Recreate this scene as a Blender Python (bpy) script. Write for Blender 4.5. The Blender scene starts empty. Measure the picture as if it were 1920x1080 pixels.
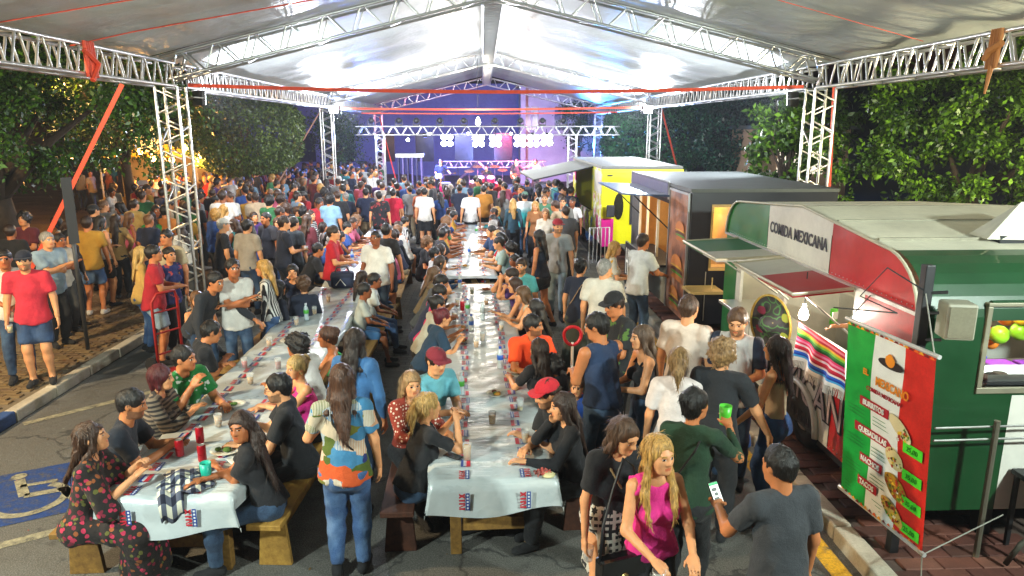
import bpy, math, random
import numpy as np
from mathutils import Vector, Matrix
rnd = random.Random(7)
NR = np.random.RandomState(11)
S = bpy.context.scene
COL = S.collection
R = math.radians
PI = math.pi

# ------------------------------------------------------------------ camera
CAM_H, YAW, PITCH, FPX = 3.35, R(2.3084), R(12.7019), 1331.0
cd = bpy.data.cameras.new('camera'); cam = bpy.data.objects.new('camera', cd); COL.objects.link(cam)
cam.location = (0, 0, CAM_H); cam.rotation_euler = (PI/2-PITCH, 0, -YAW)
cd.sensor_width = 36; cd.lens = 36*FPX/1920; cd.clip_start = .1; cd.clip_end = 600
S.camera = cam
# ------------------------------------------------------------------ night sky, moon, exposure
W = bpy.data.worlds.new('World'); S.world = W; W.use_nodes = True
nt = W.node_tree; bg = nt.nodes['Background']
sky = nt.nodes.new('ShaderNodeTexSky'); sky.sky_type = 'NISHITA'; sky.sun_disc = False
sky.sun_elevation = R(-2.0); sky.sun_rotation = R(200); sky.altitude = 10
nt.links.new(sky.outputs['Color'], bg.inputs['Color']); bg.inputs['Strength'].default_value = 0.15
sl = bpy.data.lights.new('moon', 'SUN'); sl.energy = .03; sl.angle = R(.5); sl.color = (.8, .88, 1)
so = bpy.data.objects.new('moon', sl); COL.objects.link(so); so.rotation_euler = (R(50), 0, R(160))
S.view_settings.view_transform = 'Standard'; S.view_settings.look = 'None'
S.view_settings.exposure = EXPOSURE = -.15; S.view_settings.gamma = 1
S.cycles.max_bounces = 6; S.cycles.diffuse_bounces = 3; S.cycles.glossy_bounces = 3
S.cycles.transmission_bounces = 4; S.cycles.transparent_max_bounces = 6
S.cycles.sample_clamp_indirect = 4; S.cycles.caustics_reflective = False; S.cycles.caustics_refractive = False

FW = np.array([math.sin(YAW)*math.cos(PITCH), math.cos(YAW)*math.cos(PITCH), -math.sin(PITCH)])
RT = np.array([math.cos(YAW), -math.sin(YAW), 0.]); UPV = np.cross(RT, FW)
def at(px, py, z=0., Y=None, X=None):
    """point of the place seen at pixel (px,py) of the 1920x1080 photo, at height z (or depth Y / offset X)"""
    d = FW + RT*(px-960)/FPX + UPV*(540-py)/FPX
    t = Y/d[1] if Y is not None else X/d[0] if X is not None else (z-CAM_H)/d[2]
    return Vector((t*d[0], t*d[1], CAM_H+t*d[2]))

# ------------------------------------------------------------------ materials
MC = {}
def lin(h):
    if isinstance(h, str):
        c = [int(h[i:i+2], 16)/255 for i in (0, 2, 4)]
        return tuple(x/12.92 if x < .04045 else ((x+.055)/1.055)**2.4 for x in c)
    return tuple(h)
def N(t, typ, **kw):
    n = t.nodes.new(typ)
    for k, v in kw.items():
        if k in n.inputs: n.inputs[k].default_value = v
        else: setattr(n, k, v)
    return n
def mixc(t, fac, a, b, blend='MIX'):
    m = t.nodes.new('ShaderNodeMix'); m.data_type = 'RGBA'; m.blend_type = blend
    for i, v in ((0, fac), (6, a), (7, b)):
        if hasattr(v, 'is_linked') or hasattr(v, 'links'): t.links.new(v, m.inputs[i])
        else: m.inputs[i].default_value = (*v, 1) if i and len(v) == 3 else v
    return m.outputs[2]
def ramp(t, fac, *stops, interp='LINEAR'):
    r = t.nodes.new('ShaderNodeValToRGB'); cr = r.color_ramp; cr.interpolation = interp
    while len(cr.elements) < len(stops): cr.elements.new(.5)
    for e, (p, c) in zip(cr.elements, stops):
        e.position = p; e.color = (*c, 1) if not isinstance(c, (int, float)) else (c, c, c, 1)
    t.links.new(fac, r.inputs[0]); return r.outputs[0]
def newmat(name):
    m = bpy.data.materials.new(name); m.use_nodes = True
    t = m.node_tree; b = t.nodes['Principled BSDF']
    co = t.nodes.new('ShaderNodeTexCoord')
    return m, t, b, co
def noise(t, vec, scale, detail=3, rough=.55, out=0):
    n = N(t, 'ShaderNodeTexNoise', Scale=scale, Detail=detail, Roughness=rough)
    t.links.new(vec, n.inputs['Vector']); return n.outputs[out]
def bump(t, b, h, strength=.3, dist=.01):
    n = N(t, 'ShaderNodeBump', Strength=strength, Distance=dist); t.links.new(h, n.inputs['Height'])
    t.links.new(n.outputs[0], b.inputs['Normal'])
def mat(col, rough=.6, metal=0., var=.15, scale=6., bmp=.1, bdist=.004, coat=0., name='paint', emit=0., alpha=1., trans=0., space='Object'):
    """plain surface: colour with blotchy wear, uneven gloss and fine relief"""
    key = ('p', str(col), rough, metal, var, scale, bmp, bdist, coat, emit, alpha, trans, space)
    if key in MC: return MC[key]
    m, t, b, co = newmat(name); c = lin(col); v = co.outputs[space]
    n1 = noise(t, v, scale, 5); n2 = noise(t, v, scale*9, 2)
    dark = tuple(x*(1-var) for x in c); lite = tuple(min(1, x*(1+var*.6)) for x in c)
    base = ramp(t, n1, (.3, dark), (.7, lite))
    base = mixc(t, .5*min(1, var*2), base, ramp(t, n2, (.3, dark), (.7, lite)))
    t.links.new(base, b.inputs['Base Color'])
    r = t.nodes.new('ShaderNodeMapRange'); t.links.new(n1, r.inputs[0]); r.inputs[3].default_value = max(.02, rough-.1); r.inputs[4].default_value = min(1, rough+.1)
    t.links.new(r.outputs[0], b.inputs['Roughness'])
    b.inputs['Metallic'].default_value = metal; b.inputs['Coat Weight'].default_value = coat
    b.inputs['Alpha'].default_value = alpha; b.inputs['Transmission Weight'].default_value = trans
    if bmp: bump(t, b, n2, bmp, bdist)
    if emit:
        b.inputs['Emission Color'].default_value = (*c, 1); b.inputs['Emission Strength'].default_value = emit
    MC[key] = m; return m
def emis(col, s):
    key = ('e', str(col), s)
    if key in MC: return MC[key]
    m, t, b, co = newmat('glowing_lamp'); c = lin(col)
    b.inputs['Base Color'].default_value = (*c, 1); b.inputs['Emission Color'].default_value = (*c, 1); b.inputs['Emission Strength'].default_value = s
    MC[key] = m; return m

# ------------------------------------------------------------------ mesh building
class MB:
    def __init__(s): s.v = []; s.f = []; s.m = []
    def add(s, vs, fs, mi=0):
        o = len(s.v); s.v += [tuple(x) for x in vs]; s.f += [tuple(i+o for i in f) for f in fs]; s.m += [mi]*len(fs); return s
    def box(s, lo, hi, mi=0, M=None):
        (a, b, c), (d, e, f) = lo, hi
        vs = [Vector(p) for p in ((a,b,c),(d,b,c),(d,e,c),(a,e,c),(a,b,f),(d,b,f),(d,e,f),(a,e,f))]
        if M is not None: vs = [M @ p for p in vs]
        return s.add(vs, [(3,2,1,0),(4,5,6,7),(0,1,5,4),(1,2,6,5),(2,3,7,6),(3,0,4,7)], mi)
    def tube(s, pts, r, n=8, mi=0, cap=True):
        pts = [Vector(p) for p in pts]; rs = r if hasattr(r, '__len__') else [r]*len(pts); vs = []; fs = []
        up = None
        for i, p in enumerate(pts):
            d = (pts[min(i+1, len(pts)-1)]-pts[max(i-1, 0)]).normalized()
            if up is None: up = d.orthogonal().normalized()
            a = (up-d*up.dot(d)); a = a.normalized() if a.length > 1e-5 else d.orthogonal().normalized(); up = a; b = d.cross(a)
            vs += [p+(a*math.cos(2*PI*k/n)+b*math.sin(2*PI*k/n))*rs[i] for k in range(n)]
        for i in range(len(pts)-1):
            for k in range(n):
                k2 = (k+1) % n; fs.append((i*n+k, i*n+k2, (i+1)*n+k2, (i+1)*n+k))
        if cap: fs += [tuple(range(n-1, -1, -1)), tuple((len(pts)-1)*n+k for k in range(n))]
        return s.add(vs, fs, mi)
    def lathe(s, prof, n=14, c=(0,0,0), mi=0, M=None):
        vs = []; fs = []; c = Vector(c)
        for r, z in prof: vs += [Vector((r*math.cos(2*PI*k/n), r*math.sin(2*PI*k/n), z)) for k in range(n)]
        for i in range(len(prof)-1):
            for k in range(n):
                k2 = (k+1) % n; fs.append((i*n+k, i*n+k2, (i+1)*n+k2, (i+1)*n+k))
        vs = [(M @ p if M is not None else p)+c for p in vs]
        return s.add(vs, fs, mi)
    def poly(s, pts, thick, nrm, mi=0):
        """prism: outline pts (3d, planar) pushed by thick along nrm"""
        nrm = Vector(nrm)*thick; n = len(pts); a = [Vector(p) for p in pts]; b = [p+nrm for p in a]
        return s.add(a+b, [tuple(range(n))[::-1], tuple(range(n, 2*n))]+[(i, (i+1) % n, n+(i+1) % n, n+i) for i in range(n)], mi)
    def grid(s, fn, nu, nv, mi=0):
        vs = [fn(i/nu, j/nv) for j in range(nv+1) for i in range(nu+1)]
        fs = [(j*(nu+1)+i, j*(nu+1)+i+1, (j+1)*(nu+1)+i+1, (j+1)*(nu+1)+i) for j in range(nv) for i in range(nu)]
        return s.add(vs, fs, mi)
    def mesh(s, name, mats, smooth=False):
        me = bpy.data.meshes.new(name); me.from_pydata([tuple(p) for p in s.v], [], s.f)
        for m in (mats if isinstance(mats, (list, tuple)) else [mats]): me.materials.append(m)
        if any(s.m): me.polygons.foreach_set('material_index', s.m)
        if smooth: me.shade_smooth()
        me.update(); return me
    def build(s, name, mats, parent=None, smooth=False, bevel=0., **tagkw):
        o = bpy.data.objects.new(name, s.mesh(name, mats, smooth)); COL.objects.link(o); o.parent = parent
        if bevel:
            b = o.modifiers.new('bevel', 'BEVEL'); b.width = bevel; b.segments = 2; b.limit_method = 'ANGLE'; b.angle_limit = R(40)
        if tagkw: tag(o, **tagkw)
        return o
def tag(o, label=None, cat=None, group=None, kind=None):
    if label: o['label'] = label
    if cat: o['category'] = cat
    if group: o['group'] = group
    if kind: o['kind'] = kind
    return o
def empty(name, loc=(0,0,0), rz=0, label=None, cat=None, group=None):
    o = bpy.data.objects.new(name, None); COL.objects.link(o); o.location = loc; o.rotation_euler = (0, 0, rz); o.empty_display_size = .1
    return tag(o, label, cat, group)
def link(name, me, parent=None, M=None, **kw):
    o = bpy.data.objects.new(name, me); COL.objects.link(o); o.parent = parent
    if M is not None: o.matrix_local = M
    if kw: tag(o, **kw)
    return o
def npmesh(name, v, f, mats, smooth=True, mi=None):
    me = bpy.data.meshes.new(name); nf = len(f); k = f.shape[1]
    me.vertices.add(len(v)); me.vertices.foreach_set('co', np.ascontiguousarray(v, dtype=np.float32).ravel())
    me.loops.add(nf*k); me.loops.foreach_set('vertex_index', np.ascontiguousarray(f, dtype=np.int32).ravel())
    me.polygons.add(nf); me.polygons.foreach_set('loop_start', np.arange(0, nf*k, k, dtype=np.int32))
    for m in mats: me.materials.append(m)
    if mi is not None: me.polygons.foreach_set('material_index', np.ascontiguousarray(mi, dtype=np.int32))
    me.update(calc_edges=True)
    if smooth: me.shade_smooth()
    return me
def seg_matrix(a, b, r):
    """places a unit cylinder (radius 1, z 0..1) from a to b"""
    a = Vector(a); d = Vector(b)-a; q = d.to_track_quat('Z', 'Y')
    return Matrix.Translation(a) @ q.to_matrix().to_4x4() @ Matrix.Diagonal((r, r, d.length, 1))
def text(s, size, m, parent, M, depth=.004, name='lettering', ax='CENTER', sx=1., spacing=1., offset=0.):
    cu = bpy.data.curves.new(name, 'FONT'); cu.body = s; cu.size = size; cu.extrude = depth/2; cu.align_x = ax; cu.align_y = 'CENTER'
    cu.space_character = spacing; cu.offset = offset; cu.resolution_u = 3
    o = bpy.data.objects.new(name, cu); COL.objects.link(o)
    me = bpy.data.meshes.new_from_object(o); bpy.data.objects.remove(o); bpy.data.curves.remove(cu)
    me.materials.clear(); me.materials.append(m); me.name = name
    o = link(name, me, parent); o.matrix_local = M @ Matrix.Diagonal((sx, 1, 1, 1)); return o
def frame(o, x, y):
    """matrix with local x along x, local y along y, at o"""
    x = Vector(x).normalized(); y = Vector(y); y = (y-x*y.dot(x)).normalized(); z = x.cross(y)
    return Matrix(((x.x, y.x, z.x, o[0]), (x.y, y.y, z.y, o[1]), (x.z, y.z, z.z, o[2]), (0, 0, 0, 1)))
# ================================================================== ground
def m_asphalt(name='asphalt', c0=(.05,.049,.045), c1=(.095,.09,.078)):
    m, t, b, co = newmat(name); v = co.outputs['Object']
    big = noise(t, v, .55, 5); fine = noise(t, v, 90, 2); mid = noise(t, v, 7, 4)
    c = mixc(t, big, c0, c1); c = mixc(t, ramp(t, fine, (.42, .0), (.62, .75)), c, (.17, .165, .15))
    c = mixc(t, ramp(t, mid, (.62, 0), (.72, .65)), c, (.03, .03, .03)); c = mixc(t, ramp(t, noise(t, v, 1.7, 6, .7), (.56, 0), (.66, .7)), c, (.035, .033, .03)); vo = N(t, 'ShaderNodeTexVoronoi', Scale=.55, feature='DISTANCE_TO_EDGE'); dm = N(t, 'ShaderNodeVectorMath', operation='MULTIPLY_ADD'); t.links.new(noise(t, v, 3, 4, out=1), dm.inputs[0]); dm.inputs[1].default_value = (.5,)*3; t.links.new(v, dm.inputs[2]); t.links.new(dm.outputs[0], vo.inputs['Vector']); c = mixc(t, ramp(t, vo.outputs['Distance'], (.0, .85), (.012, 0)), c, (.02, .02, .02))
    t.links.new(c, b.inputs['Base Color']); t.links.new(ramp(t, mid, (.3, .55), (.7, .9)), b.inputs['Roughness']); bump(t, b, fine, .7, .006); return m
def m_earth():
    m, t, b, co = newmat('sandy_earth'); v = co.outputs['Object']
    c = ramp(t, noise(t, v, .9, 6), (.3, (.10, .062, .03)), (.55, (.17, .11, .058)), (.75, (.23, .165, .09)))
    sp = ramp(t, noise(t, v, 34, 2), (.58, 0), (.66, 1)); c = mixc(t, sp, c, (.34, .27, .16))
    lf = ramp(t, noise(t, v, 17, 2), (.64, 0), (.68, 1)); c = mixc(t, lf, c, (.05, .03, .016))
    t.links.new(c, b.inputs['Base Color']); b.inputs['Roughness'].default_value = .9; bump(t, b, noise(t, v, 30, 4), .8, .02); return m
def m_paver(c0, c1, mortar, w=.21, h=.105, name='pavers', rough=.75):
    m, t, b, co = newmat(name); v = co.outputs['Object']
    br = N(t, 'ShaderNodeTexBrick', Scale=1.0); br.inputs['Brick Width'].default_value = w; br.inputs['Row Height'].default_value = h
    br.inputs['Mortar Size'].default_value = .006; br.inputs['Color1'].default_value = (*c0, 1); br.inputs['Color2'].default_value = (*c1, 1); br.inputs['Mortar'].default_value = (*mortar, 1)
    t.links.new(v, br.inputs['Vector']); c = mixc(t, ramp(t, noise(t, v, 1.3, 6), (.35, 0), (.7, .7)), br.outputs['Color'], tuple(x*.5 for x in c0))
    c = mixc(t, ramp(t, noise(t, v, 40, 2), (.6, 0), (.7, .5)), c, tuple(min(1, x*1.8) for x in c1))
    t.links.new(c, b.inputs['Base Color']); b.inputs['Roughness'].default_value = rough; bump(t, b, br.outputs['Fac'], -.5, .006); return m
def sheet(name, x0, x1, y0, y1, z, m, n=1, **kw):
    q = MB(); q.grid(lambda u, w: (x0+(x1-x0)*u, y0+(y1-y0)*w, z), n, n); return q.build(name, m, kind='structure', **kw)
KL, KR = -5.47, 2.88
sheet('ground', -160, 160, -60, 260, -.03, mat((.05, .05, .045), .9, scale=.6, bmp=.3, name='ground'))
sheet('road', KL+.02, KR+.02, -6, 9.6, 0, m_asphalt())
sheet('street', -5.0, KR+.02, 9.6, 40, .0, m_paver((.15, .15, .14), (.21, .205, .19), (.06, .06, .055), name='street_pavers'))
M_EARTH = m_earth()
pl = sheet('plaza', -60, -6.86, -6, 90, .115, M_EARTH); sheet('plaza_corner', -6.86, -5.0, 12.9, 90, .111, M_EARTH)
pavL = sheet('pavement_left', -6.86, -5.6, -6, 12.9, .10, mat((.17, .13, .08), .9, scale=8, bmp=.4, name='pavement_bed'))
pavR = sheet('pavement_right', 3.03, 30, -6, 60, .10, mat((.07, .045, .035), .9, scale=8, bmp=.4, name='pavement_bed'))
sheet('far_street', -60, 60, 40, 120, -.005, m_asphalt('far_asphalt'))
def paver_mesh(w, h, m):
    q = MB(); g = .004; c = .006
    x0, x1, y0, y1 = g, w-g, g, h-g
    q.add([(x0,y0,-.03),(x1,y0,-.03),(x1,y1,-.03),(x0,y1,-.03),(x0,y0,-.006),(x1,y0,-.006),(x1,y1,-.006),(x0,y1,-.006),(x0+c,y0+c,0),(x1-c,y0+c,0),(x1-c,y1-c,0),(x0+c,y1-c,0)],
          [(0,1,5,4),(1,2,6,5),(2,3,7,6),(3,0,4,7),(4,5,9,8),(5,6,10,9),(6,7,11,10),(7,4,8,11),(8,9,10,11)])
    return q.mesh('paver', m)
PVM = [paver_mesh(.21, .105, mat(c, .8, var=.35, scale=9, bmp=.3, name='yellow_paver', space='Object')) for c in ('76603e', '6e5838', '7c6644', '6a543a')]
PVR = [paver_mesh(.30, .15, mat(c, .8, var=.4, scale=7, bmp=.3, name='red_paver')) for c in ('63392c', '573026', '6d4436', '4a2b22')]
def pave(parent, ms, w, h, x0, nx, y0, ny, z):
    rest = {}
    for j in range(ny):
        for i in range(nx):
            x = x0+i*w-(w/2 if j % 2 else 0)
            k = rnd.randrange(len(ms)); M = Matrix.Translation((x, y0+j*h, z+rnd.uniform(-.003, .003))) @ Matrix.Rotation(rnd.uniform(-.01, .01), 4, 'X')
            link('paver', ms[k], parent, M)
pave(pavL, PVM, .21, .105, -6.78, 5, 7.0, 58, .122)
pave(pavR, PVR, .30, .15, 3.14, 4, 4.0, 28, .122)
q = MB()
for j in range(-60, 140):            # pavers too far or too flat to pick apart
    y = j*.105+.0
    if 7.0 <= y < 13.09 or y > 12.8: continue
    for i in range(6):
        x = -6.84+i*.21-(.105 if j % 2 else 0); q.box((max(x+.004, -6.86), y+.004, .1), (min(x+.206, -5.6), y+.101, .122), rnd.randrange(4))
q.build('pavers', [m.materials[0] for m in PVM], pavL, kind='stuff')
q = MB()
for j in range(0, 90):
    y = 8.2+j*.15
    for i in range(3):
        x = 3.1+i*.3-(.15 if j % 2 else 0); q.box((max(3.04, x+.004), y+.004, .1), (x+.296, y+.146, .122), rnd.randrange(4))
q.build('pavers', [m.materials[0] for m in PVR], pavR, kind='stuff')
# kerbs: one object per stone
def kerb(name, x0, x1, y0, y1, mats, step=.8):
    root = empty(name, ((x0+x1)/2, (y0+y1)/2, 0)); tag(root, kind='structure'); y = y0; k = 0
    while y < y1-.1:
        q = MB(); L = min(step, y1-y); g = .008; top = .13+rnd.uniform(-.006, .006); jx = rnd.uniform(-.008, .008); cx, cy = root.location.x, root.location.y
        q.box((x0+jx-cx, y+g-cy, -.02), (x1+jx-cx, y+L-g-cy, top)); m = mats(y+L/2)
        q.build('kerb_stone', m, root, bevel=.018); y += L; k += 1
    return root
KW = mat('b5ab98', .8, var=.35, scale=5, bmp=.5, name='worn_white_kerb'); KB = mat('2d4a7e', .7, var=.4, scale=6, bmp=.4, name='blue_kerb'); KG = mat('8d8878', .85, var=.3, scale=5, bmp=.5, name='bare_kerb')
kerb('left_kerb', KL-.15, KL, 4.0, 12.9, lambda y: KB if y < 8.0 else KW)
kerb('right_kerb', KR, KR+.16, 2.5, 17, lambda y: KW if y < 8.5 else KG, .9)
# paint on the road
def worn(col, amount=.5, name='road_paint'):
    m, t, b, co = newmat(name); v = co.outputs['Object']; c = lin(col)
    f = ramp(t, noise(t, v, 9, 6, .7), (amount-.08, 0), (amount+.1, 1)); f2 = ramp(t, noise(t, v, 60, 2), (.4, 0), (.55, 1))
    cc = mixc(t, f, (.07, .068, .06), c); cc = mixc(t, f2, tuple(x*.7 for x in c), cc)
    t.links.new(cc, b.inputs['Base Color']); b.inputs['Roughness'].default_value = .7; bump(t, b, noise(t, v, 90, 2), .4, .004); return m
MKY, MKW, MKB = worn('d8a01c', .42), worn('a09a80', .48), worn('1a3c78', .44)
def strip(a, b, w, z, m, name, label=None):
    a = Vector((*a, z)); b = Vector((*b, z)); d = (b-a).normalized(); n = Vector((-d.y, d.x, 0))*w/2
    q = MB(); q.add([a-n, b-n, b+n, a+n], [(0, 1, 2, 3)]); return q.build(name, m, kind='structure')
strip((2.72, 1.5), (2.72, 12), .16, .004, MKY, 'yellow_kerb_line')
strip((-4.8, 4.9), (-2.9, 6.05), .11, .004, MKW, 'parking_line'); strip((-5.35, 7.9), (-3.3, 9.9), .11, .004, MKW, 'parking_line')
strip((-5.3, 10.9), (-3.4, 12.6), .1, .004, MKW, 'parking_line')
e1, e2 = Vector((.89, .455, 0)), Vector((-.455, .89, 0)); c0 = Vector((-3.72, 5.91, .004))+e1*.45
q = MB(); q.add([c0-e1*2.0, c0, c0+e2*1.12, c0-e1*2.0+e2*1.12], [(0, 1, 2, 3)]); q.build('blue_parking_bay', MKB, kind='structure')
q = MB(); cc = c0-e1*.78+e2*.42; z8 = Vector((0, 0, .004))
def arc(c, r0, r1, a0, a1, n=22):
    for k in range(n):
        t0, t1 = a0+(a1-a0)*k/n, a0+(a1-a0)*(k+1)/n
        P = lambda r, t: c+z8+e1*r*math.cos(t)+e2*r*math.sin(t)
        q.add([P(r0, t0), P(r1, t0), P(r1, t1), P(r0, t1)], [(0, 1, 2, 3)])
arc(cc, .25, .33, R(-190), R(60)); 
def bar(p0, p1, w):
    a, b = cc+z8+e1*p0[0]+e2*p0[1], cc+z8+e1*p1[0]+e2*p1[1]; d = (b-a).normalized(); n = Vector((-d.y, d.x, 0))*w/2; q.add([a-n, b-n, b+n, a+n], [(0, 1, 2, 3)])
bar((-.12, .5), (-.05, .1), .09); bar((-.05, .1), (.25, .08), .09); bar((.25, .12), (.38, -.22), .09); bar((.36, -.2), (.5, -.16), .08); bar((-.1, .34), (.2, .31), .06)
arc(cc+e1*(-.13)+e2*.58, 0, .07, 0, 2*PI, 14)
q.build('wheelchair_symbol', MKW, kind='structure')

# ================================================================== marquee of box trusses
ALU = mat((.62, .63, .62), .32, .85, var=.12, scale=3, bmp=.05, name='aluminium')
def unit_cyl(n=7):
    q = MB(); q.tube([(0,0,0), (0,0,1)], 1, n); return q
UC = unit_cyl().mesh('brace', ALU, True)
def truss(name, a, b, s, up, label, group, cat='truss', step=.4, joined=False, ladder=False, r=.026):
    """box truss from a to b: four chords and single braces"""
    a, b, up = Vector(a), Vector(b), Vector(up); d = b-a; L = d.length; d.normalize(); side = d.cross(up).normalized(); up = side.cross(d)
    root = empty(name, a, 0, label, cat, group); P = lambda t, i, j: d*t+side*(i*s/2)+up*(j*s/2)
    for i in (-1, 1):
        for j in (-1, 1):
            link('chord', UC, root, seg_matrix(P(0, i, j), P(L, i, j), r))
    n = max(2, round(L/step)); st = L/n; segs = []
    for k in range(n):
        t0, t1, t2 = k*st+.02, (k+.5)*st, (k+1)*st-.02
        for i in (-1, 1):
            segs += [(P(t0+.03, i, -1), P(t1-.03, i, 1)), (P(t1+.03, i, 1), P(t2-.03, i, -1))]
        if ladder:
            for f in (.0, .33, .66): segs.append((P((k+f)*st+.02, -1, -1), P((k+f)*st+.02, 1, -1)))
        elif k % 2 == 0: segs += [(P(t0, -1, -1), P(t0+.6*st, 1, -1)), (P(t1, -1, 1), P(t1+.1, 1, 1))]
    if joined:
        q = MB()
        for p0, p1 in segs: q.tube([p0, p1], r*.62, 5, cap=False)
        q.build('braces', ALU, root, True, kind='stuff')
    else:
        for p0, p1 in segs: link('brace', UC, root, seg_matrix(p0, p1, r*.62))
    return root
XL, XR, XC = -5.2, 5.85, .2
EZ, RZ, TS = 4.2, 5.62, .36     # eave and ridge truss axes
FR = [.3, 12.5, 24.6, 36.6]
for k, y in enumerate(FR[1:]):
    where = ['nearest', 'middle', 'farthest'][k]
    for X, sd in ((XL, 'left'), (XR, 'right')):
        t = truss('truss_post', (X, y, 0.0 if X > 0 else .1), (X, y, EZ-TS/2), TS, (1, 0, 0), f'{where} upright aluminium truss post on the {sd} side of the marquee', 'marquee posts', 'truss post', .5, joined=(k == 2))
        q = MB(); q.box((-.3, -.3, 0), (.3, .3, .015)); q.build('base_plate', ALU, t)
        truss('rafter_truss', (X, y, EZ+.1), (XC, y, RZ), TS, (0, 0, 1), f'{where} sloping rafter truss on the {sd} half of the marquee roof', 'marquee rafters', step=.62, joined=(k == 2))
for k in range(3):
    where = ['front bay', 'middle bay', 'rear bay'][k]
    for X, sd in ((XL, 'left'), (XR, 'right')):
        truss('eave_truss', (X, FR[k]+.22, EZ), (X, FR[k+1]-.22, EZ), TS, (0, 0, 1), f'horizontal eave truss along the {sd} edge of the marquee, {where}', 'marquee eaves', step=.42, joined=(k == 2))
    if k: truss('ridge_truss', (XC, FR[k]+.2, RZ), (XC, FR[k+1]-.2, RZ), TS, (0, 0, 1), f'horizontal ridge truss under the peak of the marquee, {where}', 'marquee ridge', step=.6, joined=(k == 2), ladder=True)
def m_canopy():
    m, t, b, co = newmat('silver_tarpaulin'); v = co.outputs['Object']
    c = ramp(t, noise(t, v, .8, 5), (.3, (.50, .54, .53)), (.7, (.64, .68, .67)))
    t.links.new(c, b.inputs['Base Color']); b.inputs['Metallic'].default_value = .2
    t.links.new(ramp(t, noise(t, v, 2.2, 4), (.3, .34), (.7, .55)), b.inputs['Roughness'])
    sc = N(t, 'ShaderNodeMapping'); sc.inputs['Scale'].default_value = (1.2, 5, 1); t.links.new(v, sc.inputs['Vector'])
    h = mixc(t, .6, noise(t, sc.outputs[0], 1.4, 4), noise(t, v, 5, 3)); bump(t, b, h, .5, .05); return m
CANOPY = m_canopy()
for k in range(3):
    for X, sd in ((XL-.25, 'left'), (XR+.25, 'right')):
        y0, y1 = FR[k]-.1+(0 if k else -2.2), FR[k+1]-.1; nb = 4
        def f(u, w):
            y = y0+(y1-y0)*u; x = X+(XC-X)*w; z = EZ+.28+(RZ+.28-EZ-.28)*w
            ph = u*nb % 1.0; sag = .10*math.sin(PI*ph)*(.4+.6*math.sin(PI*min(1, w*1.1)))
            rip = .02*math.sin(w*34+u*9)*abs(math.sin(PI*u*nb))**2+.016*math.sin(u*70+w*3)*(1-w)
            return (x, y, z-sag+rip)
        q = MB(); q.grid(f, 72, 36)
        q.build('canopy_panel', CANOPY, None, True, label=f'silver grey tarpaulin roof panel, {sd} slope of the {["front", "middle", "rear"][k]} bay', cat='canopy', group='marquee roof panels')
# orange ratchet straps
STRAP = mat('d8492a', .6, var=.25, scale=12, bmp=.2, name='orange_webbing')
def strap(pts, w, label, nrm=(0, 0, 1), m=STRAP, buckle=None):
    q = MB(); pts = [Vector(p) for p in pts]; nrm = Vector(nrm)
    for a, b in zip(pts, pts[1:]):
        d = (b-a).normalized(); s_ = d.cross(nrm).normalized()*w/2; n = s_.cross(d).normalized()*.004
        q.add([a-s_-n, a+s_-n, a+s_+n, a-s_+n, b-s_-n, b+s_-n, b+s_+n, b-s_+n], [(0,3,2,1),(4,5,6,7),(0,1,5,4),(1,2,6,5),(2,3,7,6),(3,0,4,7)])
    o = q.build('ratchet_strap', m, None, label=label, cat='strap', group='orange straps')
    if buckle is not None:
        c = pts[0].lerp(pts[-1], buckle); q = MB(); q.box((c.x-.09, c.y-.04, c.z-.03), (c.x+.09, c.y+.04, c.z+.04)); q.build('buckle', ALU, o, bevel=.01)
    return o
def sagline(a, b, s, n=12): return [Vector(a).lerp(Vector(b), i/n)-Vector((0, 0, s*math.sin(PI*i/n))) for i in range(n+1)]
strap(sagline((XL+.2, 12.75, 4.06), (XR-.2, 12.75, 4.06), .1), .06, 'long orange strap stretched across the marquee at the nearest posts', (0, 1, .3))
strap(sagline((XL+.2, 24.9, 4.0), (XR-.2, 24.9, 4.05), .06), .06, 'thin orange strap stretched across the marquee at the middle posts', (0, 1, .3))
strap(sagline((XL+.2, 30.5, 3.95), (XR-.2, 30.5, 4.0), .04), .05, 'faint orange strap across the marquee above the lighting truss', (0, 1, .3))
strap([(XL-.25, 11.4, 4.0), (XL-2.6, 11.3, .12)], .07, 'orange guy strap slanting from the left eave down past the tree', (0, 1, 0))
strap([(XR+.28, 12.6, 4.1), (XR+.5, 12.7, .12)], .07, 'orange guy strap hanging down beside the nearest right post', (0, 1, 0))
strap([(XR+.2, 24.6, 4.05), (XR+1.6, 25.2, .12)], .06, 'orange guy strap slanting out from the middle right post', (0, 1, 0))
strap([(XL-.1, 24.6, 4.05), (XL-2.4, 23.4, .12)], .04, 'thin pale guy strap slanting out from the middle left post', (0, 1, 0), mat('b98a78', .6, name='faded_webbing'))
strap([(XL+.1, 36.4, 3.9), (XL+1.3, 33.5, .3)], .05, 'pinkish strap running down beside the farthest left post', (0, 1, 0))
strap([(XL+.05, 8.1, 4.42), (XC-.6, 9.4, 5.52)], .045, 'orange strap under the roof, nearer of two on the left slope', (.2, -.3, 1))
strap([(XL+.02, 9.6, 4.36), (XL+.75, 9.75, 4.55), (XC-.5, 10.9, 5.5)], .05, 'orange strap with dangling hook under the left slope of the roof', (.2, -.3, 1))
strap([(XC+1.2, 8.6, 5.3), (XR-.3, 9.2, 4.42)], .04, 'orange strap under the right slope of the front roof', (-.2, -.3, 1))
q = MB()                 # wrapped strap bundle on the left eave
for k in range(5):
    y = 9.55+k*.05; q.tube([(XL+.22, y, EZ+.22), (XL+.225, y+.03*(k % 3), EZ-.22)], .022, 6)
q.tube([(XL+.24, 9.5, EZ+.1), (XL+.27, 9.75, EZ-.05), (XL+.25, 9.6, EZ-.26)], .035, 6)
q.build('strap_bundle', STRAP, None, label='orange strap wrapped in a bundle around the left eave truss', cat='strap')
q = MB()
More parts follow.
